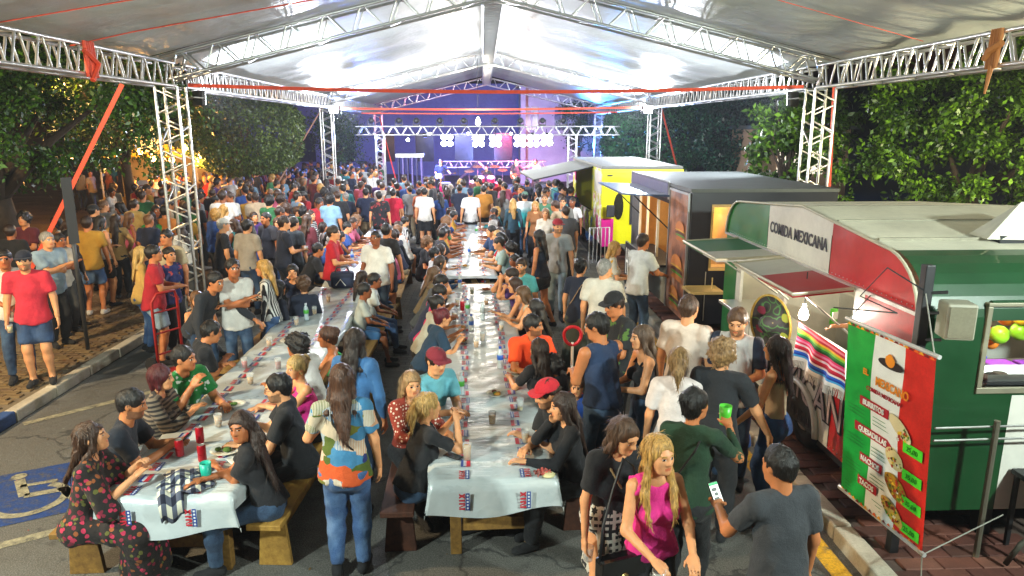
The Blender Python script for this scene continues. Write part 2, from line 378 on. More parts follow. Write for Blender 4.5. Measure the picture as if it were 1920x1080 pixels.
for k in range(4):
    y = 7.9+k*.045; q.tube([(XR-.215, y, EZ+.21), (XR-.22, y+.02, EZ-.21)], .024, 6)
q.tube([(XR-.23, 7.85, EZ+.05), (XR-.26, 8.0, EZ-.02), (XR-.24, 8.08, EZ-.1)], .04, 6); q.tube([(XR-.23, 7.97, EZ-.18), (XR-.25, 7.99, EZ-.48)], [.03, .012], 6)
q.build('strap_bundle', mat('a9682c', .7, name='brown_webbing'), None, label='brown strap knotted around the right eave truss', cat='strap')

# ================================================================== lamps on the marquee
def flood(loc, target, power, col, size, label, spread=150, group='marquee floodlights', em=30., body=.16):
    loc, target = Vector(loc), Vector(target); d = (target-loc).normalized()
    x = d.cross(Vector((0, 0, 1))).normalized(); y = x.cross(d)
    M = Matrix(((x.x, y.x, -d.x, loc.x), (x.y, y.y, -d.y, loc.y), (x.z, y.z, -d.z, loc.z), (0, 0, 0, 1)))
    root = empty('floodlight', loc, 0, label, 'lamp', group); b = body; Ml = M.copy(); Ml.translation = (0, 0, 0)
    q = MB(); q.box((-b*1.15, -b*.8, 0), (b*1.15, b*.8, .07), M=Ml); q.build('housing', mat('2a2a2c', .5, name='black_metal'), root, bevel=.012)
    q = MB(); q.box((-b*1.02, -b*.68, -.008), (b*1.02, b*.68, -.002), M=Ml); q.build('lens', emis(col, em), root)
    q = MB(); q.tube([Ml @ Vector((-b*1.22, 0, .03)), Ml @ Vector((-b*1.22, 0, .2)), Ml @ Vector((b*1.22, 0, .2)), Ml @ Vector((b*1.22, 0, .03))], .012, 6); q.build('bracket', ALU, root)
    if power:
        ld = bpy.data.lights.new('floodlight_beam', 'AREA'); ld.shape = 'RECTANGLE'; ld.size = size; ld.size_y = size*.6; ld.energy = power; ld.color = lin(col); ld.spread = R(spread)
        lo = bpy.data.objects.new('floodlight_beam', ld); COL.objects.link(lo); lo.parent = root; Ml2 = Ml.copy(); Ml2.translation = d*.02; lo.matrix_local = Ml2
    return root
COOL = 'eef4ff'
FP = 2.0
for X, sd, s in ((XL+.32, 'left', 1), (XR-.32, 'right', -1)):
    flood((X, 24.2, 3.95), (X+s*4, 20.5, 4.3), 330*FP, COOL, .34, f'bright white floodlight on the middle post, {sd} side', em=60)
    flood((X, 24.95, 3.95), (X+s*4, 29, 4.2), 300*FP, COOL, .34, f'white floodlight on the back of the middle post, {sd} side', em=60)
    flood((X, .9, 3.95), (X+s*3.4, 6.6, 2.7), 230*FP, 'effff6', .34, f'white floodlight on the post behind the viewer, {sd} side')
    flood((X, 12.95, 3.85), (X+s*4, 17, 3.6), 300*FP, COOL, .3, f'added fill floodlight on the far side of the nearest post, {sd} side', em=20)  # no lit lamp known on these posts; added as fill for the middle crowd
r = empty('hanging_bulb', (XC-.35, 24.0, 3.55), 0, 'bare bright bulb hanging on a wire under the ridge', 'lamp')
q = MB(); q.lathe([(.0, -.11), (.06, -.09), (.085, -.03), (.06, .05), (.03, .1), (.03, .14), (0, .14)], 12); q.build('bulb', emis('fff6e2', 90), r, True)
q = MB(); q.tube([(0, 0, .13), (0, 0, 2.0)], .008, 5); q.build('wire', mat('222222', .6, name='cable'), r)
ld = bpy.data.lights.new('bulb_light', 'POINT'); ld.energy = 260*FP; ld.shadow_soft_size = .1; ld.color = lin('fff4e0'); lo = bpy.data.objects.new('bulb_light', ld); COL.objects.link(lo); lo.parent = r; lo.location = (0, 0, -.25)
# ================================================================== food trailers
BLACK = mat('17181b', .5, var=.2, name='black_paint'); DARKM = mat('2a2b2d', .5, .3, name='dark_metal'); WHITE = mat('d2d0c6', .4, var=.22, scale=1.7, coat=.2, name='white_panel')
GREEN = mat('0d6b2c', .35, var=.25, scale=2, coat=.3, name='green_panel'); DGREEN = mat('0c3d1d', .4, var=.25, scale=2.5, coat=.3, name='dark_green_panel'); RED = mat('b81d1f', .35, var=.28, scale=2, coat=.3, name='red_panel')
STEEL = mat((.55, .55, .53), .35, .9, var=.15, name='stainless_steel'); RUBBER = mat('121212', .8, name='rubber'); INT = mat('cfc8b4', .5, var=.1, name='inner_wall'); CREAM = mat('c9c4b0', .55, var=.25, scale=1.6, bmp=.15, name='weathered_roof')
def point(parent, loc, e, col, r=.06):
    ld = bpy.data.lights.new('lamp_light', 'POINT'); ld.energy = e; ld.shadow_soft_size = r; ld.color = lin(col); lo = bpy.data.objects.new('lamp_light', ld); COL.objects.link(lo); lo.parent = parent; lo.location = loc
def prism_x(pts, x0, x1, mi=0, q=None):
    q = q or MB(); return q.poly([(x0, y, z) for y, z in pts], 1, (x1-x0, 0, 0), mi)
def clip(poly, f):     # keep where f>=0
    out = []
    for (p, q_) in zip(poly, poly[1:]+poly[:1]):
        a, b = f(p), f(q_)
        if a >= 0: out.append(p)
        if a*b < 0: t = a/(a-b); out.append((p[0]+(q_[0]-p[0])*t, p[1]+(q_[1]-p[1])*t))
    return out
TX0, TX1, TY0, TY1 = 3.22, 5.45, 4.95, 9.2
prof = [(TY0, .4), (TY0, 1.95)]+[(TY0+.55-.55*math.cos(a), 1.95+.47*math.sin(a)) for a in [PI/2*k/8 for k in range(1, 9)]]+[(7.0, 2.58), (8.75, 2.45)]+[(8.75+.45*math.sin(a), 2.0+.45*math.cos(a)) for a in [PI/2*k/6 for k in range(1, 7)]]+[(TY1, .4)]
tr = empty('food_trailer', ((TX0+TX1)/2, (TY0+TY1)/2, .12), 0, 'green white and red food trailer with raised flaps and COMIDA MEXICANA on its side', 'food trailer')
OFF = Vector((-(TX0+TX1)/2, -(TY0+TY1)/2, -.12))
def tp(q, name, m, parent=tr, off=OFF, smooth=False, bevel=0., **kw):
    q.v = [tuple(Vector(p)+off) for p in q.v]; return q.build(name, m, parent, smooth, bevel, **kw)
def side(name, y0, y1, z0, z1, m, x=TX0, th=.035):
    pg = prof
    for f in (lambda p: p[0]-y0, lambda p: y1-p[0], lambda p: p[1]-z0, lambda p: z1-p[1]): pg = clip(pg, f)
    return tp(prism_x(pg, x, x+th), name, m)
ZH, ZS = 2.02, 1.2
side('side_panel', 7.86, 9.2, ZH, 3, GREEN); side('side_panel', 6.38, 7.86, ZH, 3, WHITE); side('side_panel', TY0, 6.38, ZH, 3, RED)
side('side_panel', 8.75, 9.2, .4, ZH, GREEN); side('side_panel', 6.08, 8.75, .4, ZS, WHITE); side('side_panel', TY0, 6.08, .4, ZS, RED)
side('side_panel', TY0, 5.72, ZS, ZH, RED); side('window_post', 5.72, 5.88, ZS, ZH, WHITE); side('window_post', 7.3, 7.46, ZS, ZH, WHITE); side('window_post', 8.6, 8.75, ZS, ZH, WHITE)
# roof: bent sheet, green over the near curve
q = MB(); rp = prof[1:-1]
for (a, b) in zip(rp, rp[1:]): q.add([(TX0-.02, *a), (TX1, *a), (TX1, *b), (TX0-.02, *b)], [(0, 1, 2, 3)], 1 if b[0] <= TY0+.5 else 0)
ro = tp(q, 'roof', [CREAM, DGREEN], smooth=True)
q = MB()
for y in (5.7, 6.4, 7.1, 7.9, 8.6):
    z = 2.44+(y-5.5)*.09 if y < 7 else 2.58-(y-7)*.075
    q.box((TX0+.05, y-.015, z-.02), (TX1-.05, y+.015, z+.005))
tp(q, 'roof_seam', mat('8f8a78', .7, var=.3, name='roof_seam'), ro)
q = MB(); q.tube([(TX0-.02, y, z+.006) for y, z in rp], .014, 6); tp(q, 'roof_trim', mat('b9b39c', .5, name='cream_trim'), smooth=True)
# near end wall with window
WX0, WX1, WZ0, WZ1 = 3.76, 5.05, 1.43, 2.06
q = MB()
for lo, hi in (((TX0+.036, .4), (WX0, 1.98)), ((WX1, .4), (TX1, 1.98)), ((WX0, 1.36), (WX1, WZ0)), ((WX0, WZ1), (WX1, 1.98+.12)), ((WX0, .4), (4.02, 1.36))): q.box((lo[0], TY0, lo[1]), (hi[0], TY0+.035, hi[1]))
tp(q, 'end_panel', DGREEN); q = MB(); q.box((4.022, TY0+.002, .4), (WX1-.002, TY0+.033, 1.358)); tp(q, 'end_panel', WHITE)
q = MB()
for lo, hi in (((WX0-.04, WZ0-.05), (WX1, WZ0)), ((WX0-.04, WZ1), (WX1, WZ1+.03)), ((WX0-.04, WZ0), (WX0, WZ1))): q.box((lo[0], TY0-.02, lo[1]), (hi[0], TY0+.05, hi[1]))
tp(q, 'window_frame', mat('8b8672', .5, .4, name='window_frame'), bevel=.006)
q = MB(); q.box((TX1-.03, TY0+.04, .4), (TX1, TY1, 2.0)); q.box((TX0+.04, TY1-.03, .4), (TX1-.04, TY1, 2.0)); tp(q, 'back_wall', INT)
q = MB(); q.box((TX0+.04, TY0+.04, .4), (TX1-.04, TY1-.04, .45)); tp(q, 'trailer_floor', DARKM)
q = MB(); q.box((TX0-.22, 5.75, ZS-.03), (TX0+.35, 8.72, ZS+.01)); tp(q, 'counter', STEEL, bevel=.006)
q = MB(); q.box((WX0-.0, TY0+.06, 1.36), (TX1-.1, TY0+.75, 1.40)); tp(q, 'work_top', STEEL)
q = MB(); q.box((4.3, 6.2, .45), (5.35, 6.9, 1.9)); tp(q, 'fridge', mat('a8aca6', .5, .2, name='fridge'), bevel=.02)
q = MB(); q.box((4.5, 7.4, .45), (5.35, 8.6, 1.35)); tp(q, 'kitchen_unit', STEEL, bevel=.02)
q = MB(); q.tube([(4.2, 5.6, 2.08), (4.2, 8.4, 2.08)], .02, 8); tl = tp(q, 'tube_lamp', emis('fff2dc', 14)); point(tl, Vector((4.2, 6.3, 1.92))+OFF, 36, 'fff2dc', .2); point(tl, Vector((4.2, 8.0, 1.92))+OFF, 36, 'fff2dc', .2); point(tl, Vector((4.25, 5.4, 2.0))+OFF, 26, 'fff2dc', .12)  # third point light, past the tube, is added to brighten the end window
q = MB(); q.box((TX0-.03, TY0, ZH-.03), (TX0-.004, TY1, ZH)); tp(q, 'hinge_rail', STEEL)
q = MB()
for y in (6.38, 7.86): q.box((TX0-.003, y-.004, ZH+.01), (TX0-.0005, y+.004, 2.38 if 5.3 < y < 8.6 else 2.2))
for y in (6.08, 8.2): q.box((TX0-.003, y-.004, .42), (TX0-.0005, y+.004, ZS-.04))
tp(q, 'panel_joint', mat('3a3a34', .8, name='joint_grime'), kind='stuff')
q = MB()
for k in range(60): y = TY0+.1+k*.07; q.lathe([(.006, 0), (.004, .004), (0, .005)], 6, (TX0-.004, y, ZH+.025), M=Matrix.Rotation(-PI/2, 4, 'Y')); q.lathe([(.006, 0), (.004, .004), (0, .005)], 6, (TX0-.001, y, .44), M=Matrix.Rotation(-PI/2, 4, 'Y'))
tp(q, 'rivets', STEEL, kind='stuff')
# raised flaps
def flap(y0, y1, ys, ca, cb, xo, zo):
    M = lambda u, w, t=0: Vector((TX0-.03+(xo-TX0+.03)*u, y1+(y0-y1)*w, ZH-.02+(zo-ZH+.02)*u+t))
    for (w0, w1, m) in ((0, ys, ca), (ys, 1, cb)):
        q = MB(); vs = [M(u, w, t) for t in (-.03, 0) for u, w in ((0, w0+.001), (1, w0+.001), (1, w1-.001), (0, w1-.001))]
        q.add(vs, [(3,2,1,0),(4,5,6,7),(0,1,5,4),(1,2,6,5),(2,3,7,6),(3,0,4,7)]); tp(q, 'flap', m)
    q = MB(); q.tube([M(0, 0, .0), M(1, 0, 0), M(1, 1, 0), M(0, 1, 0)], .016, 6); tp(q, 'flap_edge', mat('b9b39c', .45, .5, name='flap_edge'))
    for w in (.06, .94): q = MB(); q.tube([M(.75, w, -.03), (TX0+.01, M(0, w).y, ZH-.45)], .01, 6); tp(q, 'strut', STEEL)
FG, FRD, FWH = mat('0a5c24', .6, var=.2, scale=2, name='green_flap'), mat('a01c1e', .55, var=.2, scale=2, name='red_flap'), mat('b8b8b0', .55, var=.2, scale=2, name='white_flap'); flap(7.42, 8.7, .62, FG, FWH, 2.5, 1.97); flap(5.85, 7.3, .45, FWH, FRD, 2.66, 1.95)
# wheel and arch
q = MB(); q.lathe([(.0, -.09), (.17, -.09), (.18, -.1), (.31, -.1), (.34, -.05), (.34, .05), (.31, .1), (.0, .1)], 24, M=Matrix.Rotation(PI/2, 4, 'Y')); w = tp(q, 'wheel', RUBBER, off=OFF+Vector((TX0+.16, 6.75, .46)), smooth=True)
q = MB(); q.lathe([(.0, -.11), (.1, -.11), (.16, -.095), (.17, -.07)], 16, M=Matrix.Rotation(PI/2, 4, 'Y')); o = tp(q, 'rim', STEEL, parent=w, off=OFF+Vector((TX0+.155, 6.75, .46)))
q = MB(); pts = [(6.75+.46*math.cos(a), .40+.42*math.sin(a)) for a in [PI*k/14 for k in range(15)]]; q.tube([(TX0-.015, y, z) for y, z in pts], .035, 6); tp(q, 'wheel_arch', WHITE, smooth=True)
q = MB(); q.poly([(TX0-.006, y, z) for y, z in pts], .004, (-1, 0, 0)); tp(q, 'wheel_well', BLACK)
q = MB(); q.box((TX0+.1, TY0+.15, .25), (TX0+.2, TY1-.1, .4)); q.box((TX1-.2, TY0+.15, .25), (TX1-.1, TY1-.1, .4)); q.box((4.0, TY0+.1, .0), (4.1, TY0+.2, .4)); q.box((3.5, 8.9, .0), (3.6, 9.0, .4)); tp(q, 'chassis', BLACK)
# lettering on the side (read from far to near)
INK = mat('201c22', .5, var=.1, name='black_ink'); FI = lambda y, z, dx=-.008: frame(Vector((TX0+dx, y, z))+OFF, (0, -1, 0), (0, 0, 1))
text('COMIDA MEXICANA', .165, INK, tr, FI(7.12, 2.27), sx=.84, spacing=1.06, offset=.004)
text('MEXICANO', .44, INK, tr, FI(6.56, .78), sx=.92, offset=.022, depth=.003); text('MEXICANO', .44, mat('b6a3a2', .5, var=.5, scale=14, name='grey_pink_ink'), tr, FI(6.56, .78, -.012), sx=.92, depth=.004)
text('94.4520', .17, INK, tr, FI(6.68, .49, -.022), sx=.9)
# roof vent at the right edge of view
v = empty('roof_vent', (4.42, 5.6, 2.46), 0, 'pale open hatch cover standing on the trailer roof', 'vent')
q = MB(); q.add([(-.3, .0, .0), (.5, -.15, .0), (.5, .25, .0), (-.25, .3, .0), (-.02, .05, .3), (.5, -.05, .3), (.5, .2, .3)], [(0, 1, 5, 4), (0, 4, 3), (3, 4, 6, 2), (4, 5, 6)]); q.build('cover', CREAM, v)
q = MB(); q.box((-.2, -.02, -.1), (.5, .25, .03)); q.build('frame', DARKM, v)
# loudspeaker on black post at the near corner
v = empty('loudspeaker', (3.33, 4.72, 1.9), R(-12), 'small grey loudspeaker fixed to a black post at the trailer corner', 'loudspeaker')
q = MB(); q.box((-.1, -.1, 0), (.1, .08, .26)); q.build('cabinet', mat('8b8877', .6, name='grey_plastic'), v, bevel=.018); q = MB(); q.box((-.082, -.108, .02), (.082, -.1, .24)); q.build('grille', mat('77735f', .5, .4, scale=60, bmp=.8, name='grille'), v)
v = empty('black_post', (3.17, 4.85, .1), 0, 'black square post standing at the near corner of the green trailer', 'post'); q = MB(); q.box((-.035, -.035, 0), (.035, .035, 2.3)); q.build('post', BLACK, v, bevel=.006)
for zz in (1.75, 1.95, 2.1): q = MB(); q.tube([(.03, -.03, zz), (.1, -.1, zz+.02)], .012, 6); q.build('bracket', DARKM, v)
q = MB(); q.tube([(0, -.03, 2.1), (-.3, .0, 2.28), (-.42, .1, 2.05), (-.2, -.02, 1.95), (-.48, .35, 1.9)], .006, 5); q.build('cable', BLACK, v)
# rail and pipes in front of the green end wall
v = empty('guard_rail', (3.78, 4.75, .1), 0, 'grey steel rail post with two thin bars before the green wall', 'rail'); q = MB(); q.tube([(0, 0, 0), (.0, 0, 1.14)], .022, 8); q.build('post', mat('6d6a5c', .5, .5, name='dull_steel'), v)
for zz in (1.08, .98): q = MB(); q.tube([(-.45, 0.02, zz+.0), (1.2, .05, zz+.01)], .009, 6); q.build('bar', STEEL, v)
v = empty('metal_stand', (4.35, 4.7, .12), 0, 'low black metal stand at the right edge below the trailer window', 'stand')
for x, y in ((-.22, -.2), (.22, -.2), (-.22, .2), (.22, .2)): q = MB(); q.box((x-.015, y-.015, 0), (x+.015, y+.015, .6)); q.build('leg', BLACK, v)
q = MB(); q.box((-.25, -.23, .6), (.25, .23, .64)); q.build('top', DARKM, v)
q = MB(); pts = [(3.9, 4.6, .15), (3.95, 4.55, .35), (4.2, 4.5, .6), (4.5, 4.55, .72)]; q.tube(pts, .02, 7); q.build('drain_hose', mat('55554a', .6, name='grey_hose'), None, True, label='grey hose looping down from the trailer to the ground', cat='hose')
# things in the end window
def bin_(x, y, z, w, d, h, cb, cl, label):
    v = empty('food_container', (x, y, z), 0, label, 'container', 'plastic food tubs'); q = MB()
    q.add([(-w*.42,-d*.42,0),(w*.42,-d*.42,0),(w*.42,d*.42,0),(-w*.42,d*.42,0),(-w/2,-d/2,h),(w/2,-d/2,h),(w/2,d/2,h),(-w/2,d/2,h)], [(3,2,1,0),(0,1,5,4),(1,2,6,5),(2,3,7,6),(3,0,4,7),(4,5,6,7)]); q.build('tub', mat(cb, .4, name='plastic'), v)
    q = MB(); q.box((-w*.53, -d*.53, h+.001), (w*.53, d*.53, h+.03)); q.build('lid', mat(cl, .35, name='plastic_lid'), v, bevel=.01)
bin_(3.98, 5.5, 1.40, .3, .16, .09, 'd8dbe0', '2b4bd0', 'white plastic tub with a bright blue lid in the trailer window')
bin_(4.14, 5.29, 1.40, .22, .15, .08, 'd8dbe0', '8a2fb5', 'white plastic tub with a purple lid, left of two')
bin_(4.4, 5.27, 1.40, .2, .15, .08, 'd8dbe0', '7a2aa8', 'white plastic tub with a purple lid at the edge of view')
v = empty('steel_tray', (4.0, 5.08, 1.40), 0, 'steel food tray in a black base on the window sill', 'tray'); q = MB(); q.box((-.17, -.1, 0), (.35, .1, .05)); q.build('base', BLACK, v)
q = MB(); q.add([(-.15,-.08,.052),(.33,-.08,.052),(.33,.08,.052),(-.15,.08,.052),(-.18,-.11,.12),(.36,-.11,.12),(.36,.11,.12),(-.18,.11,.12)], [(0,1,2,3),(0,4,5,1),(1,5,6,2),(2,6,7,3),(3,7,4,0)]); q.build('pan', STEEL, v); q = MB(); q.lathe([(0, .10), (.05, .095), (.07, .07), (.075, .053)], 10); q.build('food', mat('3a3020', .7, scale=40, bmp=1, bdist=.02, name='minced_food'), v)
pp = empty('pepper_garland', (4.15, 5.85, 1.5), 0, 'bunch of shiny orange green and yellow balls behind the tubs', 'decoration')
for k in range(22):
    q = MB(); a = Vector((rnd.uniform(-.3, .5), rnd.uniform(-.2, .0), rnd.uniform(.0, .4))); r_ = rnd.uniform(.06, .085); q.lathe([(r_*math.sin(PI*i/8), -r_*math.cos(PI*i/8)) for i in range(9)], 10, a); q.build('ball', mat(rnd.choice(['e8641a', 'f0882a', '8fd22c', 'e8c020', 'e0481c']), .35, name='glossy_ball'), pp, True)
# ------------------------------------------------------------------ menu banner
bn = empty('menu_banner', (2.94, 4.7, .5), 0, 'hanging green white and red menu banner with BURRITOS QUESADILLAS NACHOS and TACOS', 'banner')
TL, TR_, BL = Vector((2.79, 5.15, 1.92)), Vector((2.90, 4.24, 1.92)), Vector((2.88, 5.15, .5)); ux = (TR_-TL).normalized(); uy = (TL-BL).normalized(); BWd, BHt = (TR_-TL).length, (TL-BL).length; un = ux.cross(uy)
def B(u, w, d=0.): return BL+ux*u*BWd+uy*w*BHt+un*(d+.012*math.sin(w*9+u*4)*(1-abs(2*u-1)**4)) - bn.location
def bpart(name, us, m, w0=0., w1=1.): q = MB(); q.grid(lambda a, b: B(us[0]+(us[1]-us[0])*a, w0+(w1-w0)*b), 8, 40); return q.build(name, m, bn, True)
bpart('banner_cloth', (0, .34), mat('1f9e3e', .4, var=.25, scale=9, name='banner_green')); bpart('banner_cloth', (.34, .68), mat('e3e2dc', .4, var=.12, scale=6, name='banner_white')); bpart('banner_cloth', (.68, 1), mat('cf2a20', .4, var=.3, scale=7, name='banner_red'))
for w, z in ((1.0, .012), (0., -.012)): q = MB(); q.tube([B(-.03, w), B(1.03, w)], .016, 8); q.build('pole', mat('c9c9c6', .35, .4, name='white_pole'), bn)
q = MB()
for k in range(18):
    for w in (.012, .985):
        c = B((k+.5)/18, w, .006); q.add([c-ux*.025-uy*.012, c+ux*.025-uy*.012, c+uy*.016], [(0, 1, 2)], k % 3)
q.build('zigzag_border', [mat('e8a020', .5, name='print'), mat('7a1a16', .5, name='print'), mat('e8641a', .5, name='print')], bn, kind='stuff')
BF = lambda u, w, d=.02, rot=0.: frame(B(u, w, d), ux*math.cos(rot)+uy*math.sin(rot), uy*math.cos(rot)-ux*math.sin(rot))
PRW, PRR, PRO, PRB = mat('f0eee6', .5, name='print_white'), mat('a8202a', .5, name='print_red'), mat('e88a1c', .5, name='print_orange'), mat('2a2020', .5, name='print_dark')
text('EL', .06, PRO, bn, BF(.30, .77), offset=.002); text('MEXICANO', .092, PRO, bn, BF(.60, .745), sx=.72, offset=.002); text('COMIDA MEXICANA', .042, PRR, bn, BF(.52, .69), sx=.95, offset=.001)
q = MB(); c = B(.55, .86, .014)                        # printed hat
q.add([c+ux*.13*math.cos(a)-uy*.0+uy*.035*math.sin(a) for a in [2*PI*k/20 for k in range(20)]], [tuple(range(20))], 1); q.add([c+un*.004+ux*.05*math.cos(a)*(1 if math.sin(a) < .5 else .7)+uy*(.03+.05*math.sin(a)) for a in [2*PI*k/16 for k in range(16)]], [tuple(range(16))], 0); q.build('printed_hat', [PRO, PRB], bn)
def food(u, w, kind):
    q = MB(); c = B(u, w, .016); rr = random.Random(int(u*100+w*1000)); n = 18; rot = -.5
    ex = ux*math.cos(rot)+uy*math.sin(rot); ey = uy*math.cos(rot)-ux*math.sin(rot); A, Bq = {'b': (.13, .055), 'q': (.10, .07), 'n': (.13, .08), 't': (.14, .06)}[kind]
    q.add([c+ex*A*math.cos(2*PI*k/n)*rr.uniform(.92, 1.05)+ey*Bq*math.sin(2*PI*k/n)*rr.uniform(.92, 1.05) for k in range(n)], [tuple(range(n))], 0)
    for k in range(46):
        a, r_ = rr.uniform(0, 2*PI), math.sqrt(rr.random())*.85; p = c+un*rr.uniform(.002, .006)+ex*A*r_*math.cos(a)+ey*Bq*r_*math.sin(a)
        if kind == 'b' and r_*math.cos(a) < .1: continue
        if kind == 'q' and rr.random() < .6: continue
        s_ = rr.uniform(.008, .02); t = rr.uniform(0, 6); q.add([p+ex*s_*math.cos(t+j*2.1)+ey*s_*math.sin(t+j*2.1) for j in range(3)], [(0, 1, 2)], rr.randrange(1, 5))
    q.build('printed_food', [mat({'b': 'd9c79a', 'q': 'd8c088', 'n': 'a8791f', 't': 'd2a850'}[kind], .5, name='print_food'), mat('4f8a1e', .5, name='print_food'), mat('b5341c', .5, name='print_food'), mat('e2b52a', .5, name='print_food'), mat('5a3416', .5, name='print_food')], bn)
for name, u, w, fu, fw, k in (('BURRITOS', .40, .60, .72, .57, 'b'), ('QUESADILLAS', .38, .435, .66, .39, 'q'), ('NACHOS', .37, .275, .68, .235, 'n'), ('TACOS', .36, .145, .66, .10, 't')):
    wd = .055*len(name)*.62+.05; q = MB(); c = B(u, w, .01); q.add([c-ux*wd/2-uy*.036, c+ux*wd/2-uy*.036, c+ux*wd/2+uy*.036, c-ux*wd/2+uy*.036], [(0, 1, 2, 3)]); q.build('ribbon', PRR, bn); text(name, .058, PRW, bn, BF(u, w, .016), sx=.88, offset=.0015); food(fu, fw, k)
for w, s_ in ((.49, '25,00'), (.345, '35,00'), (.20, '35,00'), (.06, '25,00')):
    q = MB(); c = B(.86, w, .012); q.add([c-ux*.095-uy*.04, c+ux*.095-uy*.04, c+ux*.095+uy*.04, c-ux*.095+uy*.04], [(0, 1, 2, 3)]); q.build('price_tag', mat('4fd02c', .5, name='print_lime'), bn); text(s_, .05, mat('2f8a1c', .5, name='print_green'), bn, BF(.86, w, .018)); text('R$', .03, PRW, bn, BF(.70, w+.02, .016))
# rows of small unreadable print: fine lines
q = MB()
for base in (.54, .37, .215, .08):
    for k in range(3):
        for (u0, u1) in ((.06, .30), (.38, .6)): c = B(0, base-.02*k, .008); q.add([c+ux*u0*BWd, c+ux*u1*BWd*rnd.uniform(.85, 1), c+ux*u1*BWd*.9+uy*.005, c+ux*u0*BWd+uy*.005], [(0, 1, 2, 3)])
q.build('fine_print', mat('2c7a3a', .5, name='print_small'), bn)
q = MB(); q.tube([B(.02, 1.01), Vector((3.2, 5.6, 2.0))-bn.location], .005, 5); q.tube([B(.98, 1.01), Vector((3.16, 4.83, 2.2))-bn.location], .005, 5); q.tube([B(1, -.01), B(1.02, -.3)], .005, 5); q.tube([B(1, -.01), Vector((3.9, 4.7, .5))-bn.location], .005, 5); q.build('cord', mat('8a8a80', .7, name='cord'), bn)
# sombrero and striped blanket hung on the trailer
c = at(1452, 606, X=3.02); sm = empty('sombrero', c, 0, 'large black and gold embroidered sombrero hanging by the serving hatch', 'hat'); Mh = frame((0, 0, 0), (0, -1, 0), (0, 0, 1)) ; Mh = Matrix.Rotation(R(18), 4, 'Z') @ Mh
prof_h = [(0, .17), (.05, .165), (.085, .13), (.1, .06), (.13, .02), (.2, .0), (.27, .02), (.30, .055)]
def m_hat():
    m, t, b, co = newmat('embroidered_felt'); g = N(t, 'ShaderNodeTexVoronoi', Scale=9.); t.links.new(co.outputs['Object'], g.inputs['Vector'])
    c_ = ramp(t, g.outputs['Distance'], (.0, (.35, .3, .1)), (.12, (.02, .02, .02)), (.45, (.03, .03, .03)), (.5, (.06, .2, .05)), (.6, (.03, .03, .03))); t.links.new(c_, b.inputs['Base Color']); b.inputs['Roughness'].default_value = .7; return m
q = MB(); q.lathe(prof_h, 32, M=Mh); q.build('crown_and_brim', m_hat(), sm, True)
q = MB(); q.tube([Mh @ Vector((.30*math.cos(a), .30*math.sin(a), .055)) for a in [2*PI*k/36 for k in range(37)]], .013, 6); q.build('gold_rim', mat('b09540', .5, .3, scale=60, bmp=1, name='gold_braid'), sm)
for s_ in (-1, 1):
    for side_ in (-1, 1):
        q = MB(); cx, cy = side_*.17, s_*.1; q.add([Mh @ Vector((cx+.07*math.cos(a)*(1+.3*math.cos(a)*side_), cy+.045*math.sin(a), .012+.01)) for a in [2*PI*k/14 for k in range(14)]], [tuple(range(14))]); q.build('leaf_patch', mat('8f9a3a' if side_ > 0 else '7a2440', .6, name='embroidery'), sm)
tlp, trp = at(1508, 603, X=3.0), at(1597, 662, X=3.0)
def m_serape():
    m, t, b, co = newmat('striped_blanket'); s_ = N(t, 'ShaderNodeSeparateXYZ'); uvn = N(t, 'ShaderNodeUVMap'); t.links.new(co.outputs['UV'], s_.inputs[0])
    cols = ['d02038', 'e88090', 'c01830', 'f0b020', '8ac02c', '20802c', '104818', 'e02060', 'f080a8', 'd81848', 'f0d0d8', 'd01038', 'b01030', 'f0e0e0', '2060d0', '1038a0', '40a0e0', 'e8e4e0', 'e0dcd8']
    t.links.new(ramp(t, s_.outputs[1], *[(i/len(cols), lin(c_)) for i, c_ in enumerate(cols)], interp='CONSTANT'), b.inputs['Base Color']); b.inputs['Roughness'].default_value = .85; return m
sb = empty('striped_blanket', (tlp+trp)/2, 0, 'bright striped woven blanket with fringe draped below the serving hatch', 'blanket')
def sf(u, w): p = tlp.lerp(trp, u)-Vector((0, 0, .37*w))+Vector((-.05-.03*math.sin(u*16+w*2)*w, 0, .02*math.sin(u*9)*w)); return p-sb.location
q = MB(); q.grid(sf, 40, 30); o = q.build('cloth', m_serape(), sb, True); uv = o.data.uv_layers.new(name='UVMap')
for poly in o.data.polygons:
    for li in poly.loop_indices: vi = o.data.loops[li].vertex_index; uv.data[li].uv = ((vi % 41)/40, (vi//41)/30*.999)
o.data.materials[0].node_tree.nodes  # stripes run along the blanket
q = MB()
for k in range(60): p = sf((k+.5)/60, 1); q.tube([p, p+Vector((-.01, rnd.uniform(-.01, .01), -.07))], .004, 4)
q.build('fringe', mat('d8d2c8', .9, name='fringe'), sb, kind='stuff')
v = empty('hatch_bulb', at(1507, 588, X=3.0), 0, 'bare white bulb glowing at the edge of the serving hatch', 'lamp'); q = MB(); q.lathe([(0, -.06), (.035, -.05), (.045, -.01), (.03, .04), (.016, .06), (.016, .09), (0, .09)], 12); q.build('bulb', emis('fff6e6', 60), v, True); q = MB(); q.tube([(0, 0, .08), (0, 0, .4)], .006, 5); q.build('cord', BLACK, v); point(v, (-.08, -.02, -.02), 30, 'fff4e2', .05)
